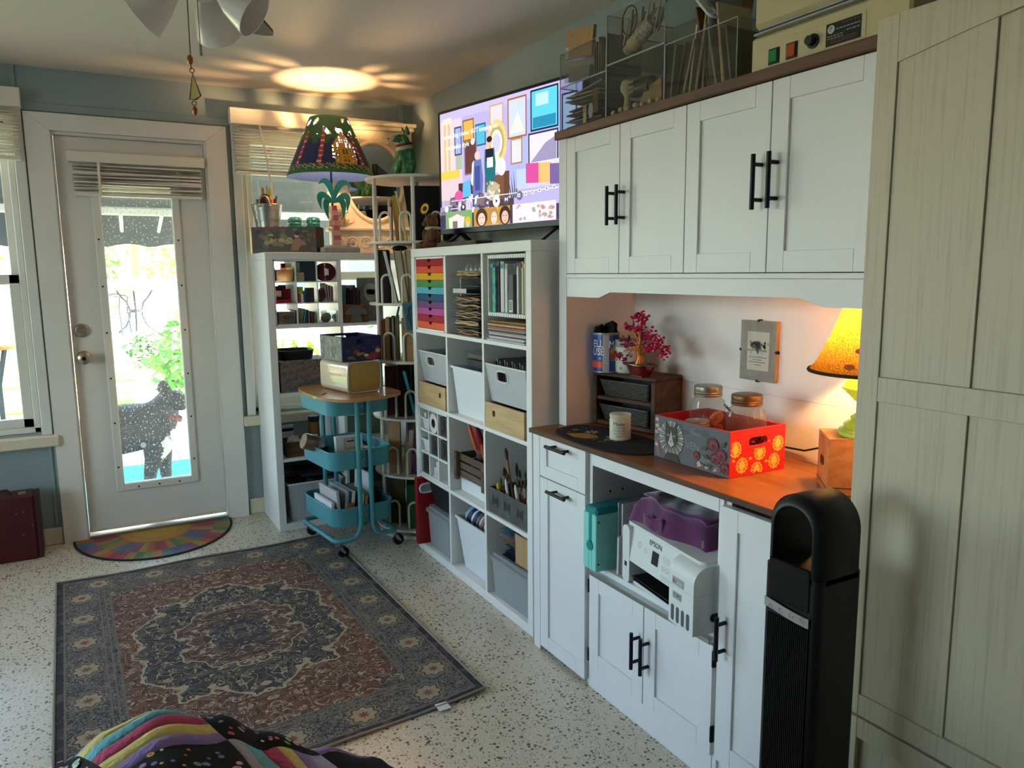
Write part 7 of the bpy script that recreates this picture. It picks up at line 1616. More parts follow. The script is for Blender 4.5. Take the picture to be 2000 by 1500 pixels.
def tome(label, z, s0, s1, d0, d1, h, cover, pages=None, lean=0, name='book', cat='book', tw=0):
 """book standing on a tier: s across the view, d depth; open fore-edge towards the room when pages is given"""
 T = Matrix(((rs.x, rd_.x, 0, cx), (rs.y, rd_.y, 0, cy), (0, 0, 1, z + .0006), (0, 0, 0, 1)))
 t = thing(name, label, cat, (*rp((s0 + s1) / 2, (d0 + d1) / 2), z + .0006))
 def mk(nm, m_, *a):
  b = B(); b.box(*a, .0012); b.v = [(p[0] + lean * p[2], p[1] + tw * p[0], p[2]) for p in b.v]; b.T = T; b.v = [tuple(T @ Vector(p)) for p in b.v]; b.T = None; return b.obj(nm, m_, t)
 if pages:
  mk('cover', cover, s0, s0 + .0035, d0, d1, 0, h); mk('cover', cover, s1 - .0035, s1, d0, d1, 0, h); mk('spine', cover, s0 + .0036, s1 - .0036, d1 - .004, d1, 0, h)
  n_ = max(2, int((s1 - s0) / .007))
  for i in range(n_):
   a = s0 + .0042 + (s1 - s0 - .0084) * i / n_; mk('page_block', pages if i % 2 == 0 else 'paper_cream', a, a + (s1 - s0 - .0084) / n_ - .0009, d0 + .004 + .003 * random.random(), d1 - .005, .004, h - .006)
 else: mk('cover', cover, s0, s1, d0, d1, 0, h)
 return t
z = tiers[5]
tome('large black portfolio on the top tier of the carousel', z, -.025, .16, -.17, -.15, .265, 'handle_black', lean=-.12, name='portfolio', cat='portfolio')
tome('black ring binder behind the portfolio', z, .02, .2, -.09, -.07, .262, 'slot_black', name='binder', cat='binder')
tome('cream folder leaning beside the black portfolio', z, -.052, -.04, -.17, .05, .24, 'cream_folder', lean=-.2, name='folder', cat='folder'); tome('mustard yellow folder on the top tier', z, -.075, -.06, -.16, .05, .22, M('mustard', '#b8922c', .6), lean=-.16, name='folder', cat='folder'); tome('tan folder on the top tier of the carousel', z, -.10, -.085, -.14, .05, .19, 'kraft', lean=-.08, name='folder', cat='folder'); tome('slim white magazine on the top tier', z, -.13, -.118, -.12, .05, .17, 'paper', name='magazine', cat='magazine')
z = tiers[4]
tome('dark brown leather album on the fifth tier', z, -.19, -.13, -.12, .03, .262, M('leather_dark', '#2b1e1c', .5), lean=-.03); tome('white spined scrapbook leaning on the fifth tier', z, -.115, -.10, -.16, .03, .255, 'paper', lean=-.2)
tome('thick kraft scrapbook with stuffed pages beside the white one', z, -.085, -.045, -.17, .02, .262, 'kraft', 'paper_cream', lean=-.12); tome('second thick kraft scrapbook on the fifth tier', z, -.04, .0, -.18, .02, .262, 'kraft', 'paper_cream', lean=-.08); tome('third thick kraft scrapbook, next to the cube shelf', z, .005, .045, -.185, .02, .262, 'kraft', 'kraft_light', lean=-.05)
B().sphere((*rp(-.085, -.06), z + .272), (.04, .03, .014), 14, 8).obj('fur_pompom', 'leather_dark', label='dark fuzzy pompom lying on the scrapbooks', cat='pompom', smooth=60)
z = tiers[3]
tome('red and yellow paperback on the fourth tier', z, -.19, -.17, -.11, .03, .20, 'brick_card'); tome('tan paperback on the fourth tier', z, -.167, -.145, -.13, .03, .21, 'cardboard'); tome('cream journal with black spine on the fourth tier', z, -.14, -.12, -.15, .03, .215, 'handle_black', 'paper_cream'); tome('floral spined journal on the fourth tier', z, -.115, -.10, -.155, .03, .22, 'olive', 'paper_cream')
tome('wide tan folder standing at the front of the fourth tier', z, -.085, .04, -.2, -.185, .215, 'kraft', name='folder', cat='folder'); tome('teal slim book leaning at the back of the fourth tier', z, -.17, -.16, .0, .1, .26, 'teal_card', lean=.25)
# turquoise decorated journal leaning out in front
t = thing('journal', 'turquoise journal with raised frame ornament leaning out of the carousel', 'journal', (.03, 1.15, 1.06)); JT = TR((-.012, 1.165, 1.075), (.93, -.30, .10), (-.16, -.05, 1.0))
b = B(); b.T = JT; b.box(0, .13, 0, .135, -.003, 0, .001); b.obj('cover', M('turq_leather', '#3f7480', .5, var=.2, vs=30), t); b = B(); b.T = JT; b.box(.003, .13, .004, .13, -.024, -.0034, .001); b.obj('pages', 'paper_cream', t); b = B(); b.T = JT; b.box(0, .13, 0, .135, -.027, -.0244, .001); b.obj('cover', 'lilac', t)
b = B(); b.T = JT; b.tube([(p[0], p[1], .002) for p in rrect(.022, .115, .022, .112, .01, 3)], .004, 6, True); b.tube([(.065 + .05 * cos(a) + .006 * cos(9 * a), .067 + .055 * sin(a) + .006 * sin(9 * a), .002) for a in [2 * pi * i / 60 for i in range(60)]], .003, 5, True); b.obj('ornament', M('pewter', '#6a6474', .4, .4), t, smooth=60)
z = tiers[2]
tome('maroon patterned album on the third tier', z, -.18, -.12, -.1, .03, .255, 'maroon'); tome('dark red album on the third tier', z, -.115, -.05, -.14, .03, .262, M('album_red', '#3a1216', .6, var=.6, vs=35)); tome('black cloth album on the third tier', z, -.045, .03, -.12, .03, .262, 'slot_black'); tome('thin teal book leaning alone on the third tier', z, -.035, -.02, -.2, -.14, .24, 'teal_card', lean=-.22)
z = tiers[1]
tome('big brown album with deckled pages on the second tier', z, -.17, -.11, -.13, .03, .268, 'cardboard'); tome('brown bound journal with cream pages on the second tier', z, -.10, -.058, -.185, .0, .235, 'cardboard', 'paper_cream', lean=.09); tome('plum spined notebook between the cream journals', z, -.05, -.035, -.18, .0, .24, 'plum', lean=.06); tome('thick journal with cream pages beside the plum notebook', z, -.028, .012, -.19, .0, .225, 'kraft_dark', 'paper_cream', lean=.05); tome('narrow journal with cream pages next to the cube shelf', z, .018, .045, -.19, .0, .22, 'cardboard', 'paper_cream', lean=.03)
o_ = rp(-.07, -.215); B().tube([(o_.x, o_.y, tiers[2] + .004), (o_.x - .004, o_.y - .008, tiers[2] - .03), (o_.x, o_.y - .006, tiers[2] - .07), (o_.x - .003, o_.y - .004, tiers[2] - .12)], [.004, .006, .005, .002], 6).obj('ribbon_tail', 'plum', label='purple ribbon hanging over the edge of the third tier', cat='ribbon', smooth=60)
z = tiers[0]
t = tome('green card file box with white oval grip on the lowest tier', z, -.085, .06, -.205, .04, .232, M('card_green', '#0b4a22', .5), name='file_box', cat='file box')
o_ = rp(-.0865, -.1); oval_grip(t, TR((o_.x, o_.y, z + .15), (-rd_.x, -rd_.y, 0), (0, 0, 1)) @ Matrix.Rotation(pi / 2, 4, 'Z'))
tome('olive card file box beside the green one on the lowest tier', z, -.17, -.095, -.1, .06, .24, M('card_olive', '#4a4418', .6), name='file_box', cat='file box')
# ---- green dog statue
dgs = thing('dog_statue', 'green painted seated dog statue on top of the carousel', 'statue', (.10, 1.40, 1.8225))
def greenmat():
 m, n, o = newmat('statue_green'); p = N(n, 'ShaderNodeBsdfPrincipled', i_Roughness=.5); v = coords(n, (1, 1, .22)); a = N(n, 'ShaderNodeTexNoise', i_Scale=70.0, i_Detail=4.0); n.links.new(v, a.inputs['Vector'])
 r = N(n, 'ShaderNodeMapRange', i_1=.35, i_2=.68); n.links.new(a.outputs[0], r.inputs[0]); c_ = mixc(n, r.outputs[0], lin('#14593c'), lin('#4f9a6a'))
 sp = N(n, 'ShaderNodeSeparateXYZ'); n.links.new(coords(n), sp.inputs[0]); cr = math_(n, 'MULTIPLY', math_(n, 'GREATER_THAN', a.outputs[0], .6), math_(n, 'LESS_THAN', sp.outputs[0], .01)); c_ = mixc(n, math_(n, 'MULTIPLY', cr, .6), c_, lin('#b9b878'))
 n.links.new(c_, p.inputs['Base Color']); b_ = N(n, 'ShaderNodeBump', i_Strength=.4, i_Distance=.004); n.links.new(a.outputs[0], b_.inputs['Height']); n.links.new(b_.outputs[0], p.inputs['Normal']); n.links.new(p.outputs[0], o.inputs[0]); MATS['statue_green'] = m
greenmat()
g = Vector((.095, 1.40, 1.8225)); G = lambda x, y, z: (g.x + x, g.y + y, g.z + z)
vv = [G(.02, 0, .04), G(.01, 0, .085), G(.0, 0, .13), G(.005, 0, .168), G(.0, 0, .20), G(-.04, 0, .195), G(-.068, 0, .186), G(-.03, .022, .09), G(-.05, .024, .03), G(-.062, .024, .012), G(-.03, -.022, .09), G(-.05, -.024, .03), G(-.062, -.024, .012), G(.0, .045, .03), G(-.03, .05, .016), G(.0, -.045, .03), G(-.03, -.05, .016)]
ee = [(0, 1), (1, 2), (2, 3), (3, 4), (4, 5), (5, 6), (2, 7), (7, 8), (8, 9), (2, 10), (10, 11), (11, 12), (0, 13), (13, 14), (0, 15), (15, 16)]
skin('body', vv, ee, [(.062, .06), (.055, .055), (.044, .044), (.032, .032), (.034, .032), (.022, .022), (.013, .013), .02, .016, .014, .02, .016, .014, .034, .018, .034, .018], 'statue_green', dgs, 2, 0)
for s in (-1, 1): b = B(); b.tube([G(.012, s * .018, .215), G(.008, s * .026, .235), G(.004, s * .03, .255)], [.014, .011, .002], 8); b.obj('ear', 'statue_green', dgs, smooth=60)
b = B(); b.T = Matrix.Translation(G(.003, 0, .168)) @ Matrix.Rotation(rad(-12), 4, 'Y'); b.lathe([(.036, -.005), (.041, -.004), (.041, .004), (.036, .005)], 24, closed=True); b.obj('collar', M('collar_brown', '#6a2c24', .6), dgs, smooth=60)
b = B(); b.T = Matrix.Translation(G(.0, 0, .152)) @ Matrix.Rotation(rad(-12), 4, 'Y'); b.lathe([(.037, -.012), (.045, -.01), (.042, .006), (.036, .008)], 24, closed=True); b.obj('white_ruff', M('statue_white', '#b9b4a4', .6, var=.15), dgs, smooth=60)
B().sphere(G(-.07, 0, .183), (.012, .011, .009), 10, 6).obj('muzzle', 'statue_white', dgs, smooth=60); B().sphere(G(-.081, 0, .19), (.004, .005, .004), 8, 6).obj('nose', 'dog_nose', dgs)
for s in (-1, 1): B().sphere(G(-.032, s * .02, .208), .0035, 8, 6).obj('eye', 'dog_nose', dgs)
# ================================================================ turquoise trolley
M('cart_teal', '#4b929c', .38, var=.03); M('cart_dark', '#3a7a86', .4); M('rubber', '#141416', .6)
ct = Matrix.Translation((-.273, 1.375, 0)) @ Matrix.Rotation(rad(6.5), 4, 'Z')
t = thing('trolley', 'turquoise three-tier metal trolley on castors', 'trolley', (-.273, 1.375, 0))
def cpart(nm, m_, f, par=t, smooth=None): b = B(); b.T = ct; f(b); return b.obj(nm, m_, par, smooth=smooth)
HW, HL = .162, .205
for z0, z1 in ((.69, .765), (.425, .512), (.148, .236)):
 tr_ = cpart('tray', 'cart_teal', lambda b: tray(b, -HW, HW, -HL, HL, z0, z1, .003, .004, .055, 7), smooth=40)
 cpart('tray_rim', 'cart_teal', lambda b: b.tube([(p[0], p[1], z1) for p in rrect(-HW, HW, -HL, HL, .055, 7)], .0045, 6, True), tr_, 60)
 for s in (-1, 1): cpart('bolt', 'steel', lambda b: b.sphere((0, s * (HL + .003), (z0 + z1) / 2), (.006, .004, .006), 10, 6), tr_, 60)
for sy in (-1, 1):
 for sx in (-1, 1):
  y = sy * (HL + .012); pts = [(sx * .030, y, .76), (sx * .030, y, .16)] + [(sx * (.030 + .055 * (1 - cos(a))), y, .16 - .075 * sin(a)) for a in [pi / 2 * i / 6 for i in range(1, 7)]] + [(sx * (HW - .035), y, .085)]
  pts += [(sx * (HW - .035 + .035 * sin(a)), y - sy * .035 * (1 - cos(a)), .085) for a in [pi / 2 * i / 5 for i in range(1, 6)]] + [(sx * HW, 0, .085)]
  cpart('frame_tube', 'cart_teal', lambda b: b.tube(pts, .0115, 10), smooth=60)
for sx in (-1, 1):
 for sy in (-1, 1):
  x, y = sx * (HW - .014), sy * (HL - .004); q_ = Vector((.03, -.012, 0))
  ca = cpart('castor_fork', 'steel', lambda b: (b.cyl((x, y, .078), (x, y, .06), .013, 12), b.tube([(x + .011, y - .012, .058), (x + .014, y - .012, .045), (x + .03, y - .012, .028)], [.009, .009, .006], 8), b.tube([(x + .011, y + .012, .058), (x + .014, y + .012, .045), (x + .03, y + .012, .028)], [.009, .009, .006], 8)), smooth=60)
  cpart('castor_wheel', 'rubber', lambda b: b.tube([(x + .026, y - .009, .0275), (x + .026, y + .009, .0275)], .0272, 20), ca, 40)
  cpart('wheel_nut', 'steel', lambda b: b.sphere((x + .028, y - .019, .028), (.006, .003, .006), 10, 6), ca, 60)
# ---- board on the trolley
WOOD('bamboo', '#94663a', '#b5855200'[:7], 4, 'x', .35, coat=.4)
bt = thing('lap_desk', 'brown rounded wooden board lying on the trolley', 'board', (-.26, 1.33, .7705)); ctrl = [(-.452, 1.56), (-.462, 1.32), (-.43, 1.16), (-.37, 1.06), (-.28, 1.035), (-.17, 1.065), (-.075, 1.125), (-.05, 1.2), (-.07, 1.38), (-.10, 1.55), (-.2, 1.6), (-.36, 1.605)]
def crom(P, n=6):
 o = []; L = len(P)
 for i in range(L):
  p0, p1, p2, p3 = P[i - 1], P[i], P[(i + 1) % L], P[(i + 2) % L]
  for k in range(n):
   u = k / n; o.append(tuple(.5 * (2 * p1[j] + (p2[j] - p0[j]) * u + (2 * p0[j] - 5 * p1[j] + 4 * p2[j] - p3[j]) * u * u + (3 * p1[j] - p0[j] - 3 * p2[j] + p3[j]) * u ** 3) for j in (0, 1)))
 return o
B().prism(crom(ctrl), .7705, .785, 'xyz').obj('board', 'bamboo', bt); b = B(); b.T = RZ((-.40, 1.27, .7852), rad(60)); b.prism(rrect(-.035, .035, -.008, .008, .0075), 0, .0006, 'xyz'); b.obj('hand_slot', 'slot_black', bt)
# ---- cream bread box
ux = Vector((.175, .035, 0)).normalized(); uy = Vector((-.035, .175, 0)).normalized(); BB = Matrix(((ux.x, uy.x, 0, -.307), (ux.y, uy.y, 0, 1.185), (0, 0, 1, .7858), (0, 0, 0, 1)))
M('enamel_cream', '#c9b49a', .25, coat=.5); M('enamel_gold', '#a8884c', .28, .35); M('chrome', '#c9ccd0', .12, 1.0)
t = thing('bread_box', 'cream enamel bread box with gold end and chrome trim', 'bread box', (-.25, 1.34, .7858)); BH = .152
b = B(); b.T = BB; b.prism(rrect(0, .182, 0, BH, .03, 6), .006, .28, 'xzy'); b.obj('body', 'enamel_cream', t, smooth=35)
b = B(); b.T = BB; b.tube([(p[0], .003, p[1]) for p in rrect(.003, .179, .003, BH - .003, .028, 6)], .0045, 8, True); b.obj('chrome_trim', 'chrome', t, smooth=60)
b = B(); b.T = BB; b.prism(rrect(.007, .175, .007, BH - .007, .024, 6), .0005, .0062, 'xzy'); b.obj('end_door', 'enamel_gold', t, smooth=35); b = B(); b.T = BB; b.prism(rrect(.014, .168, .028, BH - .012, .02, 6), -.003, .0006, 'xzy'); b.obj('door_panel', 'enamel_gold', t, smooth=35)
b = B(); b.T = BB; b.box(-.002, .0005, .07, .2, .085, .09, .001); b.obj('side_rib', 'enamel_cream', t)
# ---- painted winter box
SB = BB @ Matrix.Translation((-.012, .02, BH + .0012)) @ Matrix.Rotation(rad(-3), 4, 'Z')
t = thing('winter_box', 'open dark blue painted box with a red coat scene on the bread box', 'box', (-.25, 1.36, .939)); M('box_navy', '#1d1f4a', .6); SWd, SD, SHt = .205, .25, .118
b = B(); b.T = SB; holed(b, (0, SWd, 0, SHt), (SWd * .55, SHt * .8, .036, .012), 0, .007, 'xzy'); fpn = b.obj('front_panel', 'box_navy', t)
b = B(); b.T = SB; holed(b, (0, SWd, 0, SHt), (SWd * .5, SHt * .8, .036, .012), SD - .007, SD, 'xzy'); b.obj('back_panel', 'box_navy', t)
for x in (0, SWd - .007): b = B(); b.T = SB; b.box(x, x + .007, .0072, SD - .0072, 0, SHt, .001); sp2 = b.obj('side_panel', 'box_navy', t)
b = B(); b.T = SB; b.box(.007, SWd - .007, .0072, SD - .0072, 0, .006); b.obj('bottom', 'box_navy', t)
b = B(); b.T = SB; LV[0] = 0
def wp(u, v): return (u * SWd, -.0005 - LV[0] * .00003, v * SHt)
def wel(u, v, ru, rv, c_, n=12, a0=0):
 LV[0] += 1; pts = [(u + ru * cos(2 * pi * i / n + a0), v + rv * sin(2 * pi * i / n + a0)) for i in range(n)]
 b.poly([wp(min(.995, max(.005, p[0])), min(.99, max(.01, p[1]))) for p in pts], c_)
random.seed(14)
for i in range(40):
 u, v = random.uniform(.05, .95), random.uniform(.05, .6); wel(u, v, random.uniform(.03, .08), random.uniform(.03, .09), random.choice(('#161c30', '#1c2438', '#22304a', '#141828')), 8)
for u, v, ru, rv, c_ in ((.82, .22, .14, .14, '#7c1a20'), (.72, .12, .16, .1, '#8f1f24'), (.9, .4, .06, .1, '#b9b0a4'), (.9, .5, .045, .06, '#a8201f'), (.6, .22, .06, .06, '#c9b9a0'), (.35, .38, .09, .1, '#7c2f24'), (.42, .28, .07, .07, '#a86a4c'), (.5, .3, .06, .05, '#8a7a3c'), (.2, .15, .08, .07, '#6a5a34'), (.28, .1, .05, .05, '#3f5a44'), (.98, .35, .03, .06, '#a8201f')): wel(u, v, ru, rv, c_)
for i in range(40): wel(random.uniform(.02, .98), random.uniform(.5, .97), .004, .007, '#8a94a8', 5) if not False else None
b.obj('picture', 'print', fpn, recalc=False)
b = B(); b.T = SB; b.poly([(-.0006, .008, .002), (-.0006, SD - .008, .002), (-.0006, SD - .008, SHt - .002), (-.0006, .008, SHt - .002)], '#77786c')
for i in range(60): y, z = random.uniform(.02, SD - .02), random.uniform(.008, SHt - .012); r = random.uniform(.004, .011); b.poly([(-.001 - .00002 * i, y + r * cos(k), z + r * 1.4 * sin(k)) for k in (0, 1.2, 2.4, 3.6, 4.9)], random.choice(('#8c8d80', '#6a6a5e', '#9a9a8c', '#5c5c52')))
b.obj('side_picture', 'print', t, recalc=False)
# ---- on the middle tray
M('amber_jar', '#8a4a24', .3); zt = .4285
def C_(x, y, z): return tuple(ct @ Vector((x, y, z)))
t = thing('spice_jar', 'glass jar with rust coloured contents lying tilted in the trolley', 'jar', C_(-.075, .06, zt)); b = B(); b.T = ct @ TR((-.12, .02, zt + .085), (.35, 0, .94), (0, 1, 0)); b.lathe([(.036, -.0), (.04, .015), (.04, .09), (.036, .1), (0, .1)], 22); b.obj('glass', 'clear_box', t, smooth=40); b = B(); b.T = ct @ TR((-.12, .02, zt + .085), (.35, 0, .94), (0, 1, 0)); b.lathe([(0, .03), (.037, .03), (.037, .096), (0, .096)], 22); b.obj('contents', 'amber_jar', t, smooth=40)
t = thing('craft_pack', 'white craft pack with gold and blush label in the trolley', 'packaging', C_(-.03, -.05, zt))
for nm, m_, a in (('pack', 'paper', (-.085, .055, -.09, -.065, zt + .001, zt + .135)), ('label', M('label_gold', '#b9a47c', .6), (-.045, .03, -.0912, -.0902, zt + .065, zt + .125)), ('hang_tab', M('label_blush', '#c9b0a8', .6), (-.035, .02, -.0922, -.0913, zt + .08, zt + .118)), ('hang_hole', 'slot_black', (-.03, .01, -.0932, -.0923, zt + .105, zt + .111))): b = B(); b.T = ct; b.box(*a, .001); b.v = [(p[0], p[1] + .12 * (p[2] - zt), p[2]) for p in b.v]; b.obj(nm, m_, t)
cpart('black_tray', 'handle_black', lambda b: tray(b, -.11, .06, -.17, -.10, zt + .0005, zt + .012, .002, 0, .006), None); tag(bpy.context.scene.objects[-1] if False else [o for o in COL.objects if o.name == 'black_tray'][0], 'shallow black tray lying in the trolley', 'tray')
b = B(); b.T = ct; random.seed(6); b.tube([(.06 + .05 * cos(i * 1.3) * random.uniform(.6, 1), -.09 + .05 * sin(i * 1.7) * random.uniform(.6, 1), zt + .03 + .03 * sin(i * .9) + .02 * random.random()) for i in range(46)], .0055, 6); b.obj('cord_bundle', 'white_plastic', label='tangled bundle of white cord in the trolley', cat='cord', smooth=60)
b = B(); b.T = ct; b.lathe([(.018, 0), (.03, 0), (.03, .02), (.018, .02)], 20, (.11, -.04, zt + .001), closed=True); b.obj('tape_roll', 'white_plastic', label='white tape roll behind the cord bundle', cat='tape', smooth=40)
for x, y, lb in ((-.10, .12, 'dark tin at the back of the trolley tray'), (.09, .12, 'black box at the back corner of the trolley tray')): b = B(); b.T = ct; b.box(x - .04, x + .04, y - .04, y + .04, zt + .001, zt + .06, .003); b.obj('tin_box', 'handle_black', label=lb, cat='tin')
# ---- on the bottom tray
zt = .1515; items = [(-.148, 'paper', .115, 'white index cards against the trolley side wall'), (-.118, 'clear_sleeve', .165, 'clear stamp pack standing in the trolley'), (-.092, 'silver_card', .16, 'grey stamp pack beside the clear one'), (-.06, 'paper', .15, 'large white card pad in the trolley'), (-.03, 'forest', .14, 'green and white card set in the trolley'), (-.012, 'paper', .13, 'narrow white card set in the trolley'), (.01, 'kraft', .12, 'tan card set in the trolley'), (.04, 'olive', .11, 'olive pouch leaning in the trolley'), (.085, 'paper', .2, 'tall white sleeve near the back of the trolley'), (.12, 'handle_black', .12, 'black pouch at the end of the trolley tray')]
for x, m_, h, lb in items:
 b = B(); b.T = None; y0_, y1_ = (-.16, .06) if x < .08 else (-.06, .12); b.box(x, x + .014, y0_, y1_, zt, zt + h, .001); b.v = [(p[0] + (-.12 if x < -.1 else .25 if x < .05 else .1) * (p[2] - zt) * .5, p[1], p[2]) for p in b.v]; b.v = [tuple(ct @ Vector(p)) for p in b.v]; b.obj('card_pack', m_, label=lb, cat='card pack')
b = B(); b.T = ct @ TR((-.055, -.165, zt + .085), (1, 0, 0), (0, 0, 1)); b.lathe([(0, 0), (.016, 0), (.016, .004), (0, .004)], 16); b.obj('seal_sticker', 'orange_ball', label='coral round seal on the white card pad', cat='sticker')
# ================================================================ rug
def rugmat():
 m, n, o = newmat('persian_rug'); p = N(n, 'ShaderNodeBsdfPrincipled', i_Roughness=.95); tc = N(n, 'ShaderNodeTexCoord'); s = N(n, 'ShaderNodeSeparateXYZ'); n.links.new(tc.outputs['UV'], s.inputs[0])
 f = lambda op, a, b=0.0, c=None: math_(n, op, a, b, c)
 x = f('MULTIPLY', f('SUBTRACT', s.outputs[0], .5), 1.22); y = f('MULTIPLY', f('SUBTRACT', s.outputs[1], .5), 1.78); ax, ay = f('ABSOLUTE', x), f('ABSOLUTE', y)
 cm = N(n, 'ShaderNodeCombineXYZ'); n.links.new(ax, cm.inputs[0]); n.links.new(ay, cm.inputs[1]); vm = cm.outputs[0]     # mirrored four ways
 cf = N(n, 'ShaderNodeCombineXYZ'); n.links.new(x, cf.inputs[0]); n.links.new(y, cf.inputs[1]); vf = cf.outputs[0]
 def noise(v, sc, det=3.0, dis=0.0): t = N(n, 'ShaderNodeTexNoise', i_Scale=sc, i_Detail=det, i_Distortion=dis); n.links.new(v, t.inputs['Vector']); return t.outputs[0]
 def line(v, w): return f('LESS_THAN', f('ABSOLUTE', f('SUBTRACT', v, .5)), w)
 d = f('MINIMUM', f('SUBTRACT', .61, ax), f('SUBTRACT', .89, ay))
 big = noise(vf, 3.2, 4.0); wear = noise(vf, 26.0, 6.0); fine = noise(vf, 190.0, 2.0)
 col = mixc(n, f('SMOOTH_MIN', 1.0, f('MULTIPLY', big, 1.0), .1), lin('#4d3431'), lin('#94583c'))
 # medallion with lobes
 r = f('SQRT', f('ADD', f('POWER', f('DIVIDE', ax, .43), 2.0), f('POWER', f('DIVIDE', ay, .52), 2.0))); an = f('ARCTAN2', f('DIVIDE', ay, .60), f('DIVIDE', ax, .40)); rl = f('ADD', f('ADD', r, f('MULTIPLY', f('SINE', f('MULTIPLY', an, 12.0)), .05)), f('MULTIPLY', f('SUBTRACT', noise(vm, 9.0, 2.0), .5), .5))
 col = mixc(n, f('LESS_THAN', rl, .86), col, lin('#3b3b3e')); col = mixc(n, f('LESS_THAN', rl, .50), col, lin('#5b3d38')); col = mixc(n, f('LESS_THAN', rl, .28), col, lin('#3a3c42'))
 # corner spandrels
 co = f('SQRT', f('ADD', f('POWER', f('DIVIDE', f('SUBTRACT', .61, ax), .34), 2.0), f('POWER', f('DIVIDE', f('SUBTRACT', .89, ay), .42), 2.0))); col = mixc(n, f('LESS_THAN', f('ADD', co, f('MULTIPLY', f('SINE', f('MULTIPLY', an, 26.0)), .05)), .98), col, lin('#5d5450'))
 cream = lin('#b3a184'); dark = lin('#1c1b20')
 v1 = noise(vm, 13.0, 1.0, 2.2); v2 = noise(vm, 26.0, 1.0, 2.5); v3 = noise(vm, 44.0, 2.0, 2.0)
 col = mixc(n, line(v2, .016), col, dark); col = mixc(n, line(v3, .03), col, dark)
 vo = N(n, 'ShaderNodeTexVoronoi', i_Scale=17.0); n.links.new(vm, vo.inputs['Vector']); col = mixc(n, f('MULTIPLY', f('LESS_THAN', vo.outputs['Distance'], .26), f('GREATER_THAN', v3, .5)), col, cream)
 col = mixc(n, line(v1, .017), col, cream); col = mixc(n, f('LESS_THAN', f('ABSOLUTE', f('SUBTRACT', rl, .86)), .018), col, cream); col = mixc(n, f('LESS_THAN', f('ABSOLUTE', f('SUBTRACT', rl, .50)), .014), col, cream)
 # border with rosettes
 bcol = mixc(n, big, lin('#2e2f36'), lin('#46474f')); bcol = mixc(n, line(v3, .045), bcol, lin('#8a8176')); bcol = mixc(n, line(v2, .02), bcol, dark)
 side = f('LESS_THAN', f('SUBTRACT', .61, ax), f('SUBTRACT', .89, ay)); al = f('ADD', f('MULTIPLY', side, y), f('MULTIPLY', f('SUBTRACT', 1.0, side), x)); fr = f('SUBTRACT', f('FRACT', f('DIVIDE', f('ADD', al, 5.0), .222)), .5); fa_ = f('MULTIPLY', fr, .222); fd_ = f('SUBTRACT', d, .095)
 rr = f('SQRT', f('ADD', f('POWER', fa_, 2.0), f('POWER', fd_, 2.0))); aa = f('ARCTAN2', fd_, fa_); rp_ = f('ADD', rr, f('MULTIPLY', f('SINE', f('MULTIPLY', aa, 8.0)), .005))
 bcol = mixc(n, f('LESS_THAN', rp_, .052), bcol, lin('#8f8068')); bcol = mixc(n, f('LESS_THAN', rp_, .046), bcol, lin('#4a4444')); bcol = mixc(n, f('LESS_THAN', rp_, .038), bcol, lin('#a8977c')); bcol = mixc(n, f('LESS_THAN', rp_, .014), bcol, lin('#7a4a38'))
 for c_ in (.030, .158, .178, .198): bcol = mixc(n, f('LESS_THAN', f('ABSOLUTE', f('SUBTRACT', d, c_)), .0028), bcol, lin('#74695c'))
 bcol = mixc(n, f('LESS_THAN', d, .026), bcol, lin('#24242a')); col = mixc(n, f('LESS_THAN', d, .202), col, bcol)
 # wear
 wr = N(n, 'ShaderNodeMapRange', i_1=.48, i_2=.72); n.links.new(wear, wr.inputs[0]); col = mixc(n, f('MULTIPLY', wr.outputs[0], .5), col, lin('#877a6e')); col = mixc(n, f('MULTIPLY', fine, .35), col, lin('#2a2628')); col = mixc(n, f('LESS_THAN', d, .0), col, lin('#8a8278'))
 n.links.new(col, p.inputs['Base Color']); b = N(n, 'ShaderNodeBump', i_Strength=.3, i_Distance=.003); n.links.new(fine, b.inputs['Height']); n.links.new(b.outputs[0], p.inputs['Normal']); n.links.new(p.outputs[0], o.inputs[0]); MATS['persian_rug'] = m
rugmat()
A, Bc, C, D = Vector((-1.572, 1.479)), Vector((-.345, 1.505)), Vector((-.319, -.237)), Vector((-1.535, -.335))
def rugp(u, v): p = D.lerp(C, u).lerp(A.lerp(Bc, u), v); return (p.x + .006 * sin(v * 19) * (1 - abs(2 * u - 1)) * 0, p.y + .012 * sin(u * 13 + 1) * v ** 6, .0052 + .0022 * (1 + sin(u * 14 + 3 * v)) * (v ** 8 + (1 - v) ** 8 + u ** 10))
t = thing('area_rug', 'worn dark persian-style rug with medallion on the terrazzo floor', 'rug', (-.94, .6, 0))
b = B(); b.grid(rugp, 60, 80); o = b.obj('pile', 'persian_rug', t, recalc=False, smooth=80); uv = o.data.uv_layers.new(name='UVMap'); buf = []
for pl_ in o.data.polygons:
 for vi in pl_.vertices: buf += [(vi // 81) / 60, (vi % 81) / 80]
uv.data.foreach_set('uv', buf)
M('rug_binding', '#8d867c', .9); b = B(); b.tube([rugp(i / 60, 0) for i in range(61)] + [rugp(1, j / 80) for j in range(1, 81)] + [rugp(1 - i / 60, 1) for i in range(1, 61)] + [rugp(0, 1 - j / 80) for j in range(1, 80)], .0045, 6, True); b.obj('binding', 'rug_binding', t, smooth=60)
p_ = Vector(rugp(.865, 0)); B().box(p_.x - .02, p_.x + .02, p_.y - .03, p_.y + .012, .0075, .0095, .0006).obj('care_label', 'paper', t)
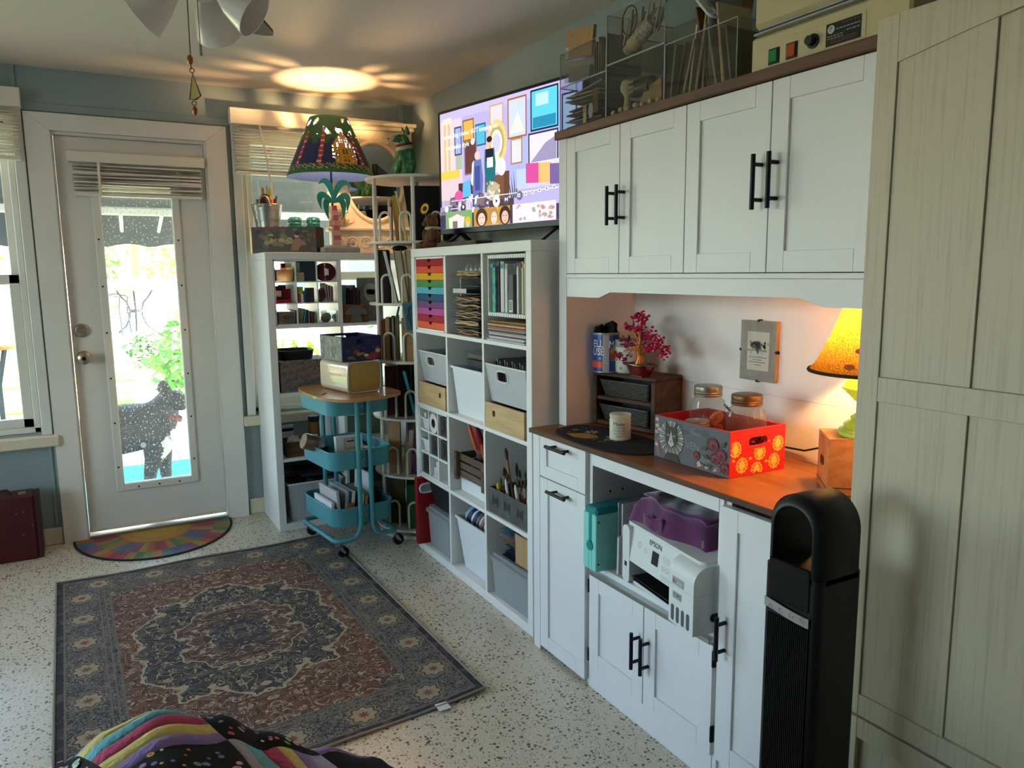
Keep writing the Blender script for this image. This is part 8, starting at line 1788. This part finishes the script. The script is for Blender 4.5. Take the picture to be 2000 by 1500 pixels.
# ================================================================ half-round doormat
t = thing('doormat', 'half-round doormat with a sun and rainbow rays at the door', 'doormat', (-1.127, 2.06, 0)); mc = Vector((-1.127, 2.066)); RX, RY = .385, .465; M('rubber_edge', '#1c1a1c', .8)
B().prism([(mc.x + RX * cos(a), mc.y + RY * sin(a)) for a in [pi + pi * i / 40 for i in range(41)]], .0003, .006, 'xyz').obj('backing', 'rubber_edge', t)
b = B(); rc = ['#8a2436', '#a85f24', '#94842a', '#3a6a40', '#5a4a78', '#962e4e', '#2e6a6c', '#a84a30', '#6a7a24', '#7c2e68', '#a0703c', '#3c4a78']; random.seed(18); NW = 26
for i in range(NW):
 a0, a1 = pi + pi * i / NW, pi + pi * (i + 1) / NW
 for k in range(5):
  k0, k1 = .48 + .102 * k, .48 + .102 * (k + 1); c_ = rc[(i * 5 + (1 if k > 2 else 0)) % 12]
  b.poly([(mc.x + RX * .98 * q_ * cos(a), mc.y + RY * .98 * q_ * sin(a), .0063) for q_, a in ((k0, a0), (k1, a0), (k1, a1), (k0, a1))], c_)
 am = (a0 + a1) / 2
 for k in range(7): q_ = .55 + .06 * k; d_ = random.uniform(.006, .016); ta = random.uniform(-.03, .03); b.poly([(mc.x + RX * q_ * cos(am + ta), mc.y + RY * q_ * sin(am + ta), .0066), (mc.x + RX * (q_ + d_ * 2) * cos(am + ta), mc.y + RY * (q_ + d_ * 2) * sin(am + ta), .0066), (mc.x + RX * (q_ + d_) * cos(am + ta + .02), mc.y + RY * (q_ + d_) * sin(am + ta + .02), .0066)], '#3a2c30')
for r, c_ in ((.48, '#9a5418'), (.44, '#ac7a1c'), (.3, '#b88a26')): b.poly([(mc.x + RX * r * cos(a), mc.y + RY * r * sin(a), .0064 + (.48 - r) * .002) for a in [pi + pi * i / 30 for i in range(31)]], c_)
b.obj('print', 'print', t, recalc=False)
# ================================================================ red suitcase
t = thing('suitcase', 'dark red hard suitcase standing under the window', 'suitcase', (-1.9, 1.97, 0)); M('case_red', '#4a1018', .45, var=.15, vs=8); M('case_edge', '#3a2024', .5)
part('shell', 'case_red', t, -2.16, -1.652, 1.90, 2.04, .002, .32, bv=.008); part('edge_band', 'case_edge', t, -1.6518, -1.632, 1.905, 2.035, .004, .318, bv=.004)
B().tube([(-1.83, 1.955, .32), (-1.83, 1.955, .34), (-1.76, 1.955, .343), (-1.74, 1.955, .32)], .007, 8).obj('handle', 'case_edge', t, smooth=60)
for x in (-1.95, -1.70): part('latch', 'brass_dull', t, x - .015, x + .015, 1.93, 1.98, .3202, .324)
for x, z in ((-1.70, .24), (-1.67, .17), (-1.71, .13), (-1.73, .235)): part('scuff', 'card_grey', t, x, x + .006, 1.8992, 1.9, z, z + .003, bv=0)
# ================================================================ bed with patchwork quilt
t = thing('bed', 'low bed in the foreground beneath the patchwork quilt', 'bed', (-1.75, -2.2, 0)); M('bed_base', '#5a4a3c', .7); M('mattress', '#cfc8bc', .9)
part('base', 'bed_base', t, -2.6, -.98, -3.2, -1.10, .0, .2, bv=.01); part('mattress', 'mattress', t, -2.6, -.98, -3.2, -1.10, .2005, .40, bv=.03)
RG = [(-2.7, .43), (-1.75, .47), (-1.55, .56), (-1.45, .605), (-1.385, .638), (-1.318, .65), (-1.22, .612), (-1.15, .558), (-1.05, .494), (-.955, .445), (-.9, .40)]
def ridge(x):
 if x <= RG[0][0]: return RG[0][1]
 for (a, za), (c, zc_) in zip(RG, RG[1:]):
  if x <= c: u = (x - a) / (c - a); u = u * u * (3 - 2 * u); return za + (zc_ - za) * u
 return .40 - (x - -.9) * 2.2
def qh(x, y):
 z = ridge(x); lo = .425 if x < -.98 else .3
 if y > -1.03: z -= 9 * (y + 1.03) ** 2
 k = max(0, min(1, (-1.25 - y) / .5)); z = z * (1 - k) + min(z, .45) * k
 return max(z, .24)
q0 = Vector((-1.27, -1.20)); pa = Vector((cos(rad(20)), sin(rad(20)))); pq = Vector((-sin(rad(20)), cos(rad(20)))); CS = .172
def qp(p, q, up=0.0): v = q0 + pa * p + pq * q; return (v.x, v.y, qh(v.x, v.y) + up)
qt = thing('quilt', 'bright patchwork quilt of striped and black dotted blocks heaped on the bed', 'quilt', (-1.3, -1.5, .42)); M('quilt_back', '#b9a4c0', .95); M('q_black', '#141318', .95); qcol = {'y': '#d8c67c', 'b': '#6fb0c0', 'k': '#b84a6c', 'v': '#8f78b0', 'g': '#a8a4b4', 'l': '#b0a8cc'}
for k, c_ in qcol.items(): M('q_' + k, c_, .95, bump=.5, bs=90, var=.08, vs=40)
b = B(); b.grid(lambda u, v: (lambda x, y: (x, y, qh(x, y) - .006))(-2.55 + 1.66 * u, -3.1 + 2.25 * v), 70, 90); b.obj('backing', 'quilt_back', qt, smooth=80, recalc=False)
def patch(nm, m_, p0, p1, q0_, q1_):
 b = B(); b.grid(lambda u, v: qp(p0 + (p1 - p0) * u, q0_ + (q1_ - q0_) * v, .002 + .005 * (sin(pi * u) * sin(pi * v)) ** .4), 10, 8); return b.obj(nm, m_, qt, smooth=80, recalc=False)
random.seed(23); dots = ['#c9425c', '#d8b43c', '#6aa04c', '#d87a3c', '#4a7ab0', '#c98aa8', '#e0d89a', '#8a5aa8', '#3a9a94']
for i in range(-2, 3):
 for j in range(-3, 2):
  pc, qc = i * CS, j * CS; h = CS / 2
  if (i + j) % 2 == 0:
   pt_ = patch('dotted_patch', 'q_black', pc - h, pc + h, qc - h, qc + h)
   if abs(i) < 2 and j > -2:
    b = B()
    for k in range(64):
     u, v = pc + random.uniform(-.92, .92) * h, qc + random.uniform(-.92, .92) * h; r = random.uniform(.0025, .0062); c_ = random.choice(dots)
     b.poly([qp(u + r * cos(a), v + r * sin(a), .0078) for a in [2 * pi * e / 9 for e in range(9)]], c_)
     if r > .004: b.poly([qp(u + r * .5 * cos(a), v + r * .5 * sin(a), .0082) for a in [2 * pi * e / 7 for e in range(7)]], random.choice(dots))
    b.obj('dots', 'print', pt_, recalc=False, kind='stuff')
  else:
   for k, c_ in enumerate('vykbyg' if j % 2 else 'gbkyvl'):
    a0, a1 = -h + CS * k / 6, -h + CS * (k + 1) / 6
    if j % 2: patch('strip_patch', 'q_' + c_, pc - h, pc + h, qc + a0, qc + a1)
    else: patch('strip_patch', 'q_' + c_, pc + a0, pc + a1, qc - h, qc + h)
# ================================================================ ceiling fan
F0 = Vector((-1.04, -.03)); cf_ = thing('ceiling_fan', 'dark bladed ceiling fan with white bell glass shades and pull chains', 'ceiling fan', (F0.x, F0.y, 2.0)); M('fan_white', '#d8d2c6', .4); WOOD('blade_dark', '#2b1d16', '#3d2a20', 4, 'x', .5); M('bell_glass', '#e6dfd2', .3, coat=.3); M('chain', '#6a6258', .4, .8)
B().lathe([(.0, 2.14), (.05, 2.14), (.10, 2.16), (.11, 2.2), (.10, 2.24), (.05, 2.26), (.045, 2.31), (.07, 2.336), (0, 2.336)], 32, (F0.x, F0.y, 0)).obj('motor_housing', 'fan_white', cf_, smooth=40); B().lathe([(0, 2.07), (.04, 2.08), (.055, 2.11), (.04, 2.1395), (0, 2.1395)], 28, (F0.x, F0.y, 0)).obj('light_fitter', 'fan_white', cf_, smooth=40)
for a in (65, -25, 155, 245):
 b = B(); b.T = Matrix.Translation((F0.x, F0.y, 2.175)) @ Matrix.Rotation(rad(a), 4, 'Z') @ Matrix.Rotation(rad(9), 4, 'X'); b.prism([(.16, -.05), (.58, -.068)] + [(.60 + .045 * sin(k), -.068 * cos(k)) for k in [pi * i / 6 for i in range(1, 6)]] + [(.58, .068), (.16, .05)], 0, .008, 'xyz'); bl = b.obj('blade', 'blade_dark', cf_)
 b = B(); b.T = Matrix.Translation((F0.x, F0.y, 2.165)) @ Matrix.Rotation(rad(a), 4, 'Z'); b.box(.08, .2, -.02, .02, 0, .006, .002); b.obj('blade_iron', 'fan_white', bl)
for a in (151, -29, 61):
 d = Vector((cos(rad(a)), sin(rad(a)), 0)); p0 = Vector((F0.x, F0.y, 2.105)) + d * .05; axd = (d * .82 + Vector((0, 0, -.57))).normalized(); xx = axd.cross(Vector((0, 0, 1))).normalized(); yy_ = axd.cross(xx); ms = Matrix(((xx.x, yy_.x, axd.x, p0.x), (xx.y, yy_.y, axd.y, p0.y), (xx.z, yy_.z, axd.z, p0.z), (0, 0, 0, 1)))
 b = B(); b.T = ms; b.lathe([(.018, 0), (.022, .012), (.03, .03), (.044, .055), (.053, .085), (.06, .112), (.064, .122), (.061, .122), (.05, .085), (.028, .034), (.018, .016)], 32); b.f = [q_ for q_ in b.f if len(q_) == 4]; b.c = b.c[:len(b.f)]; b.m = b.m[:len(b.f)]; sh_ = b.obj('bell_shade', 'bell_glass', cf_, smooth=50); b = B(); b.T = ms; b.lathe([(0, -.012), (.022, -.012), (.022, .01), (0, .01)], 16); b.obj('shade_holder', 'fan_white', sh_)
cx0, cy0 = -1.066, -.045; b = B(); b.tube([(cx0, cy0, 2.10), (cx0 - .002, cy0, 1.892)], .0016, 6); pc_ = b.obj('pull_chain', 'chain', cf_)
M('amber_glass_glow', '#6a3410', .15, coat=.5, emit='#a85a10', es=.012); M('came', '#2b2622', .5, .5); M('opal_glass', '#c9b06a', .35, var=.12, vs=40)  # bead glass has a faint added glow; the beads are no lamps
nx = Vector((.873, -.487, 0)); ch = Vector((cx0 - .003, cy0, 0)); P3 = lambda u, z: tuple(ch + nx * u + Vector((0, 0, z)))
B().sphere(P3(0, 1.916), (.008, .008, .013), 12, 8).obj('amber_bead', 'amber_glass_glow', pc_, smooth=60)
for z in (1.889, 1.806): B().tube([P3(.006 * cos(a) + .003, z + .006 * sin(a)) for a in [2 * pi * i / 14 for i in range(14)]], .0011, 5, True).obj('jump_ring', 'came', pc_)
tri = [(.004, 1.882), (.022, 1.825), (.010, 1.816), (-.008, 1.815)]
b = B(); [b.poly([tuple(Vector(P3(*q_)) + Vector((-.487, -.873, 0)) * s) for q_ in tri]) for s in (.001, -.001)]; b.obj('glass_triangle', 'opal_glass', pc_, recalc=False); B().tube([P3(*q_) for q_ in tri], .0018, 6, True).obj('lead_came', 'came', pc_)
B().sphere(P3(.004, 1.787), (.007, .007, .012), 12, 8).obj('amber_bead', 'amber_glass_glow', pc_, smooth=60)
c2 = Vector((-1.044, -.062, 0)); p2 = B().tube([(c2.x, c2.y, 2.1), (c2.x, c2.y, 1.955)], .0012, 6).obj('pull_chain', 'chain', cf_); B().cyl((c2.x, c2.y, 1.954), (c2.x, c2.y, 1.925), .0042, 10).obj('chain_fob', 'brass_dull', p2, smooth=40)
# ================================================================ black tower fan
tf = thing('tower_fan', 'black tower fan with arched carry handle before the desk', 'fan', (-.2, -1.375, 0)); M('fan_black', '#0c0c0d', .42); M('fan_gloss', '#060608', .08); M('fan_silver', '#a8a4a4', .35, .4)
yc, xa, xb, RO, RI, zc_ = -1.378, -.262, -.140, .064, .044, .880
def arch(r, n=20, z0=.79): return [(yc + r, z0)] + [(yc + r * cos(a), zc_ + r * sin(a)) for a in [pi * i / n for i in range(n + 1)]] + [(yc - r, z0)]
def archring(b, x0, x1, bev):
 o_ = arch(RO); i_ = arch(RI); ob = arch(RO - bev); L = len(o_); rows = [[(x0, *p) for p in i_], [(x0, *p) for p in ob], [(x0 + bev, *p) for p in o_], [(x1 - bev, *p) for p in o_], [(x1, *p) for p in ob], [(x1, *p) for p in i_]]; vs = sum(rows, []); R6 = 6
 b.add(vs, [(r * L + j, r * L + j + 1, ((r + 1) % R6) * L + j + 1, ((r + 1) % R6) * L + j) for r in range(R6) for j in range(L - 1)])
b = B(); archring(b, xa, xb, .016); b.obj('handle_arch', 'fan_black', tf, smooth=50)
b = B(); b.prism(rrect(xa, xb, yc - RO, yc + RO, .0165, 6), .02, .80, 'xyz'); b.obj('body', 'fan_black', tf, smooth=40)
B().lathe([(0, 0), (.12, 0), (.125, .008), (.11, .02), (0, .022)], 36, (-.205, yc, 0)).obj('base', 'fan_black', tf, smooth=40)
part('display', 'fan_gloss', tf, xa - .002, xa + .004, yc - .045, yc + .05, .735, .815, bv=.002)
b = B(); b.grid(lambda u, v: (xa - .004 - .003 * sin(pi * u), yc + .054 - .102 * u, .712 + .018 * v + .004 * cos(u * 3)), 12, 2); bd = b.obj('control_band', 'fan_silver', tf, recalc=False, solid=.002)
for k in range(4): b = B(); b.T = TR((xa - .0082, yc + .036 - .024 * k, .721), (0, -1, 0), (0, 0, 1)); b.tube([(.0045 * cos(a), .0045 * sin(a), 0) for a in [rad(60) + rad(300) * i / 12 for i in range(13)]], .0006, 4); b.obj('icon', 'card_grey', bd)
for k in range(22): y = yc + .046 - .092 * k / 21; part('grille_rib', 'fan_black', tf, xa - .004, xa + .001, y - .0014, y + .0014, .04, .705, bv=.0008)
# ================================================================ acrylic bins on the hutch
GLASS('acrylic', '#f2f2f0', .02, rough=.03, haze=.012, hazecol='#b0aca0')
def abin(label, y0, y1, z0, z1):
 t = thing('acrylic_bin', label, 'bin', (.22, (y0 + y1) / 2, z0)); x0, x1 = .098, .36
 for nm, a in (('front', (x0, x0 + .002, y0, y1, z0, z1)), ('back', (x1 - .002, x1, y0, y1, z0, z1)), ('side', (x0 + .002, x1 - .002, y0, y0 + .002, z0, z1)), ('side', (x0 + .002, x1 - .002, y1 - .002, y1, z0, z1)), ('bottom', (x0 + .002, x1 - .002, y0 + .002, y1 - .002, z0, z0 + .002))): part(nm, 'acrylic', t, *a, bv=0)
 b = B(); b.tube([(x0, y0, z1), (x0, y1, z1), (x1, y1, z1), (x1, y0, z1)], .0016, 5, True); b.tube([(x0, y0, z0 + .001), (x0, y0, z1)], .0016, 5); b.tube([(x0, y1, z0 + .001), (x0, y1, z1)], .0016, 5); b.tube([(x0, y0, z0 + .0015), (x0, y1, z0 + .0015)], .0016, 5); b.obj('edges', 'card_grey', t)
zh = ZH + .0003
abin('lower acrylic bin of envelopes at the television end of the hutch', -.296, -.036, zh, 1.965); abin('upper acrylic bin at the television end of the hutch', -.296, -.036, 1.9655, 2.075); abin('lower acrylic bin with cream spool beside the envelopes', -.569, -.299, zh, 1.978); abin('upper acrylic bin with the flowered tube', -.569, -.299, 1.9785, 2.125); abin('acrylic bin stuffed with slanting packets next to the incubator', -.842, -.572, zh, 1.972)
M('taupe_paper', '#a89a84', .8, var=.2, vs=30); M('dim_grey', '#7d7a72', .7, var=.2, vs=20); M('brown_deep', '#6a5240', .7, var=.2); M('bone', '#c9b894', .5); random.seed(50)
def slab(label, y, z, w_, h, m_, tilt, x=.11, dx=.14, name='packet', cat='packet', th=.004, grp=None):
 b = B(); b.T = Matrix.Translation((x, y, z)) @ Matrix.Rotation(tilt, 4, 'X'); b.box(0, dx, -w_ / 2, w_ / 2, -th / 2, th / 2, .0005) if h is None else b.box(0, dx, -th / 2, th / 2, 0, h, .0005); return b.obj(name, m_, label=label, cat=cat, group=grp)
for i in range(9): slab('grey-brown envelope lying slanted in the envelope bin', -.165 + random.uniform(-.012, .012), zh + .010 + i * .0135, .20, None, random.choice(('taupe_paper', 'dim_grey', 'brown_deep', 'silver_card')), random.uniform(-.10, .10), x=.104 + .004 * (i % 3), name='envelope', cat='envelope', grp='envelopes in the lower acrylic bin')
t = thing('paper_tag', 'cream tag printed 24 at the front of the envelope bin', 'tag', (.102, -.175, zh + .01)); part('tag', 'bone', t, .1012, .1022, -.185, -.167, zh + .008, zh + .062, bv=0); b = B(); b.text('24', .021, TR((.1008, -.176, zh + .048), (0, 0, 1), (0, 1, 0)), '#1c1a18'); b.obj('number', 'print', t, recalc=False)
B().box(.1012, .103, -.25, -.222, zh + .03, zh + .105, .0005).obj('punch_card', 'kraft_dark', label='brown punched card at the front of the envelope bin', cat='card'); b = B(); b.T = TR((.1008, -.212, zh + .04), (0, -1, 0), (0, 0, 1)); b.prism([(.013 * cos(a), .024 * sin(a)) for a in [2 * pi * i / 20 for i in range(20)]], 0, .001, 'xyz'); b.obj('cameo', 'silver_card', label='oval silver cameo beside the punched card', cat='cameo')
# cardboard pack standing in the upper bin
t = thing('kraft_pack', 'kraft backed clear pack with barcode standing in the upper bin', 'packaging', (.13, -.12, 1.9695)); KT = Matrix.Translation((.104, -.123, 1.9695)) @ Matrix.Rotation(rad(7), 4, 'X')
for nm, m_, a in (('card_header', 'cardboard', (0, .012, -.078, .078, .075, .165)), ('clear_bag', 'clear_plastic', (0, .03, -.072, .072, .002, .0745)), ('contents', 'dim_grey', (.008, .025, -.06, .06, .004, .05))): b = B(); b.T = KT; b.box(*a, .001); b.obj(nm, m_, t)
b = B(); b.T = KT; b.poly([(-.0005, .076, .078), (-.0005, .058, .078), (-.0005, .058, .112), (-.0005, .076, .112)], '#d8d2c4'); [b.poly([(-.0008, .073, .082 + i * .003), (-.0008, .061, .082 + i * .003), (-.0008, .061, .0833 + i * .003), (-.0008, .073, .0833 + i * .003)], '#2a2622') for i in range(9)]; b.poly([(-.0005, .035, .10), (-.0005, -.015, .10), (-.0005, -.015, .135), (-.0005, .035, .135)], '#a08250'); b.text('20', .012, TR((-.0006, .045, .146), (0, -1, 0), (0, 0, 1)), '#4a3a28'); b.obj('header_print', 'print', t, recalc=False)
for i in range(6): slab(('first', 'second', 'third', 'fourth', 'fifth', 'sixth')[i] + ' dark packet counted from the kraft pack in the upper bin', -.215 - .012 * i, 1.9685, 0, .09 + .012 * (i % 3), ('dim_grey', 'brown_deep', 'silver_card')[i % 3], rad(-4 + 2 * i) * .4, x=.11)
# spool, cards and beads
t = thing('wooden_spool', 'cream turned wooden spool in the lower bin', 'spool', (.13, -.36, zh + .003)); B().lathe([(0, 0), (.013, 0), (.010, .012), (.008, .03), (.013, .04), (.02, .05), (.022, .062), (.018, .075), (.013, .08), (0, .08)], 20, (.13, -.362, zh + .0225)).obj('spool', 'bone', t, smooth=40); B().lathe([(0, 0), (.02, 0), (.02, .02), (0, .02)], 16, (.13, -.362, zh + .0023)).obj('foot', 'bone', t, smooth=40)
t = thing('letter_band', 'black band with pale letters in the lower bin', 'ribbon', (.12, -.42, zh + .05)); b = B(); b.T = TR((.135, -.425, zh + .07), (0, 0, 1), (1, 0, 0)); b.lathe([(.02, -.05), (.025, -.05), (.025, .03), (.02, .03)], 20, closed=True); b.obj('band', 'handle_black', t, smooth=40); b = B(); [b.box(.1085, .1098, -.395 - .007 * i, -.391 - .007 * i, zh + .055 + .015 * k, zh + .06 + .015 * k) for i in range(4) for k in range(3)]; b.obj('letters', 'bone', t)
for i, (y, w_, h, m_, lb) in enumerate(((-.48, .11, .075, 'kraft', 'tan paper cone in the lower bin'), (-.52, .08, .10, 'kraft_dark', 'brown paper corner in the lower bin'), (-.42, .2, .045, 'bone', 'cream folded card at the bottom of the lower bin'))): B().prism([(y - w_ / 2, zh + .003), (y + w_ / 2, zh + .003), (y + w_ * .2, zh + h * .8), (y - w_ * .45, zh + h)], .12 + .025 * i, .124 + .025 * i, 'yzx').obj('paper_piece', m_, label=lb, cat='paper')
for i in range(7): B().sphere((.108, -.325 - .035 * i, zh + .0115 + .004 * (i % 2)), .009, 10, 6).obj('bead', 'bone', label='cream bead on the bottom of the lower bin', cat='bead', group='beads in the lower bin', smooth=60)
# tube with flowers
t = thing('flower_tube', 'white flowered glitter tube lying diagonally in the upper bin', 'tube', (.13, -.44, 2.0)); a0, a1 = Vector((.125, -.365, 2.008)), Vector((.125, -.525, 2.082)); L4 = lambda u: a0.lerp(a1, u)
B().tube([L4(0), L4(.15)], .016, 16).obj('cap', 'taupe_paper', t, smooth=40); B().tube([L4(.15), L4(.35)], .021, 16).obj('collar', 'bone', t, smooth=40); B().tube([L4(.35), L4(.75)], .022, 16).obj('label', M('floral', '#b9ae98', .6, var=.6, vs=110), t, smooth=40); B().tube([L4(.75), L4(.9), L4(1)], [.021, .021, .012], 16).obj('shoulder', 'clear_plastic', t, smooth=40)
t = thing('ring_bundle', 'bundle of keys and charms on a black ring in the upper bin', 'charms', (.12, -.37, 2.07)); B().tube([(.106, -.40 + .035 * cos(a), 2.085 + .04 * sin(a)) for a in [2 * pi * i / 24 for i in range(24)]], .002, 6, True).obj('ring', 'mark_black', t)
for i in range(12): y = -.33 - .016 * i; B().tube([(.125, y, 2.03), (.12 + .01 * (i % 3), y - .02, 2.10 + .006 * (i % 4))], .003, 5).obj('charm', ('brown_deep', 'bone', 'dim_grey')[i % 3], t)
# slanting packets
for i in range(14):
 y = -.59 - .017 * i; slab(('grey', 'brown', 'clear', 'taupe', 'bone', 'tan', 'dim')[i % 7] + (' wide' if i < 7 else ' narrow') + ' packet standing slanted in the stuffed acrylic bin', y, zh + .004, 0, random.uniform(.15, .26) if 3 < i < 12 else .14, ('dim_grey', 'brown_deep', 'clear_plastic', 'taupe_paper', 'bone', 'kraft', 'dim_grey')[i % 7], rad(random.uniform(2, 16)) * (1 if i < 8 else -1), x=.104 + .006 * (i % 3), dx=.16 if i < 7 else .12, th=.006)
t = thing('thread_spools', 'stack of white thread rings in the stuffed acrylic bin', 'thread', (.108, -.70, 2.05))
for i in range(8): p0 = Vector((.104, -.665 - .011 * i, 2.095 - .012 * i)); b = B(); b.T = TR(p0, (1, 0, 0), (0, .62, .78)); b.tube([(.02 * cos(a), .02 * sin(a), 0) for a in [2 * pi * k / 18 for k in range(18)]], .0035, 6, True); b.obj('ring', 'paper', t, smooth=60)
# ================================================================ cream heater case (incubator) on the hutch
t = thing('heat_press', 'cream bench heater with green and orange switches on the hutch', 'appliance', (.22, -1.09, zh)); M('case_cream', '#c4b68e', .5, var=.04); M('sw_green', '#1f7a3c', .3); M('sw_orange', '#b8481c', .3)
part('base_case', 'case_cream', t, .104, .36, -1.30, -.882, zh, 1.908, bv=.006); part('lid', 'case_cream', t, .10, .36, -1.30, -.888, 1.924, 2.01, bv=.012); part('hot_tray', 'alu', t, .092, .35, -1.28, -.90, 1.9085, 1.9135, bv=.001); part('seal_strip', 'alu', t, .098, .35, -1.28, -.91, 1.9185, 1.9235, bv=.001); part('gap_core', 'white_plastic', t, .12, .35, -1.28, -.91, 1.9136, 1.9184, bv=0)
fp_ = part('control_plate', 'case_cream', t, .1028, .1041, -1.20, -.925, 1.833, 1.886, bv=.0005)
for y, m_ in ((-.957, 'sw_green'), (-1.009, 'sw_orange')): part('switch_bezel', 'mark_black', fp_, .101, .1027, y - .0165, y + .0165, 1.834, 1.870); part('rocker_switch', m_, fp_, .097, .1009, y - .012, y + .012, 1.838, 1.866, bv=.002)
b = B(); b.T = TR((.1027, -1.068, 1.857), (0, -1, 0), (0, 0, 1)); b.lathe([(0, .018), (.010, .018), (.011, .004), (.016, .003), (.016, 0), (0, 0)], 24); b.obj('dial_knob', 'mark_black', fp_, smooth=40)
lp = part('maker_plate', 'slot_black', fp_, .1018, .1027, -1.189, -1.102, 1.835, 1.882, bv=0); b = B(); b.T = TR((.1015, -1.115, 1.869), (0, -1, 0), (0, 0, 1)); b.prism([(.009 * cos(a), .009 * sin(a)) for a in [2 * pi * i / 20 for i in range(20)]], 0, .0002, 'xyz', '#b9b9b4'); b.text('P', .014, Matrix.Translation((0, 0, .0004)), '#1c1a1e'); b.T = None
for z, y0, y1, c_ in ((1.876, -1.185, -1.14, '#7a2c30'), (1.866, -1.186, -1.128, '#9a9a98'), (1.858, -1.186, -1.155, '#9a9a98'), (1.854, -1.146, -1.106, '#8a8a88'), (1.849, -1.146, -1.106, '#8a8a88'), (1.845, -1.180, -1.115, '#7a2c30'), (1.840, -1.176, -1.112, '#7a2c30')):
 y = y0
 while y < y1: l = random.uniform(.004, .009); b.poly([(.1014, y, z), (.1014, min(y + l, y1), z), (.1014, min(y + l, y1), z + .002), (.1014, y, z + .002)], c_); y += l + .0018
b.obj('plate_print', 'print', lp, recalc=False)
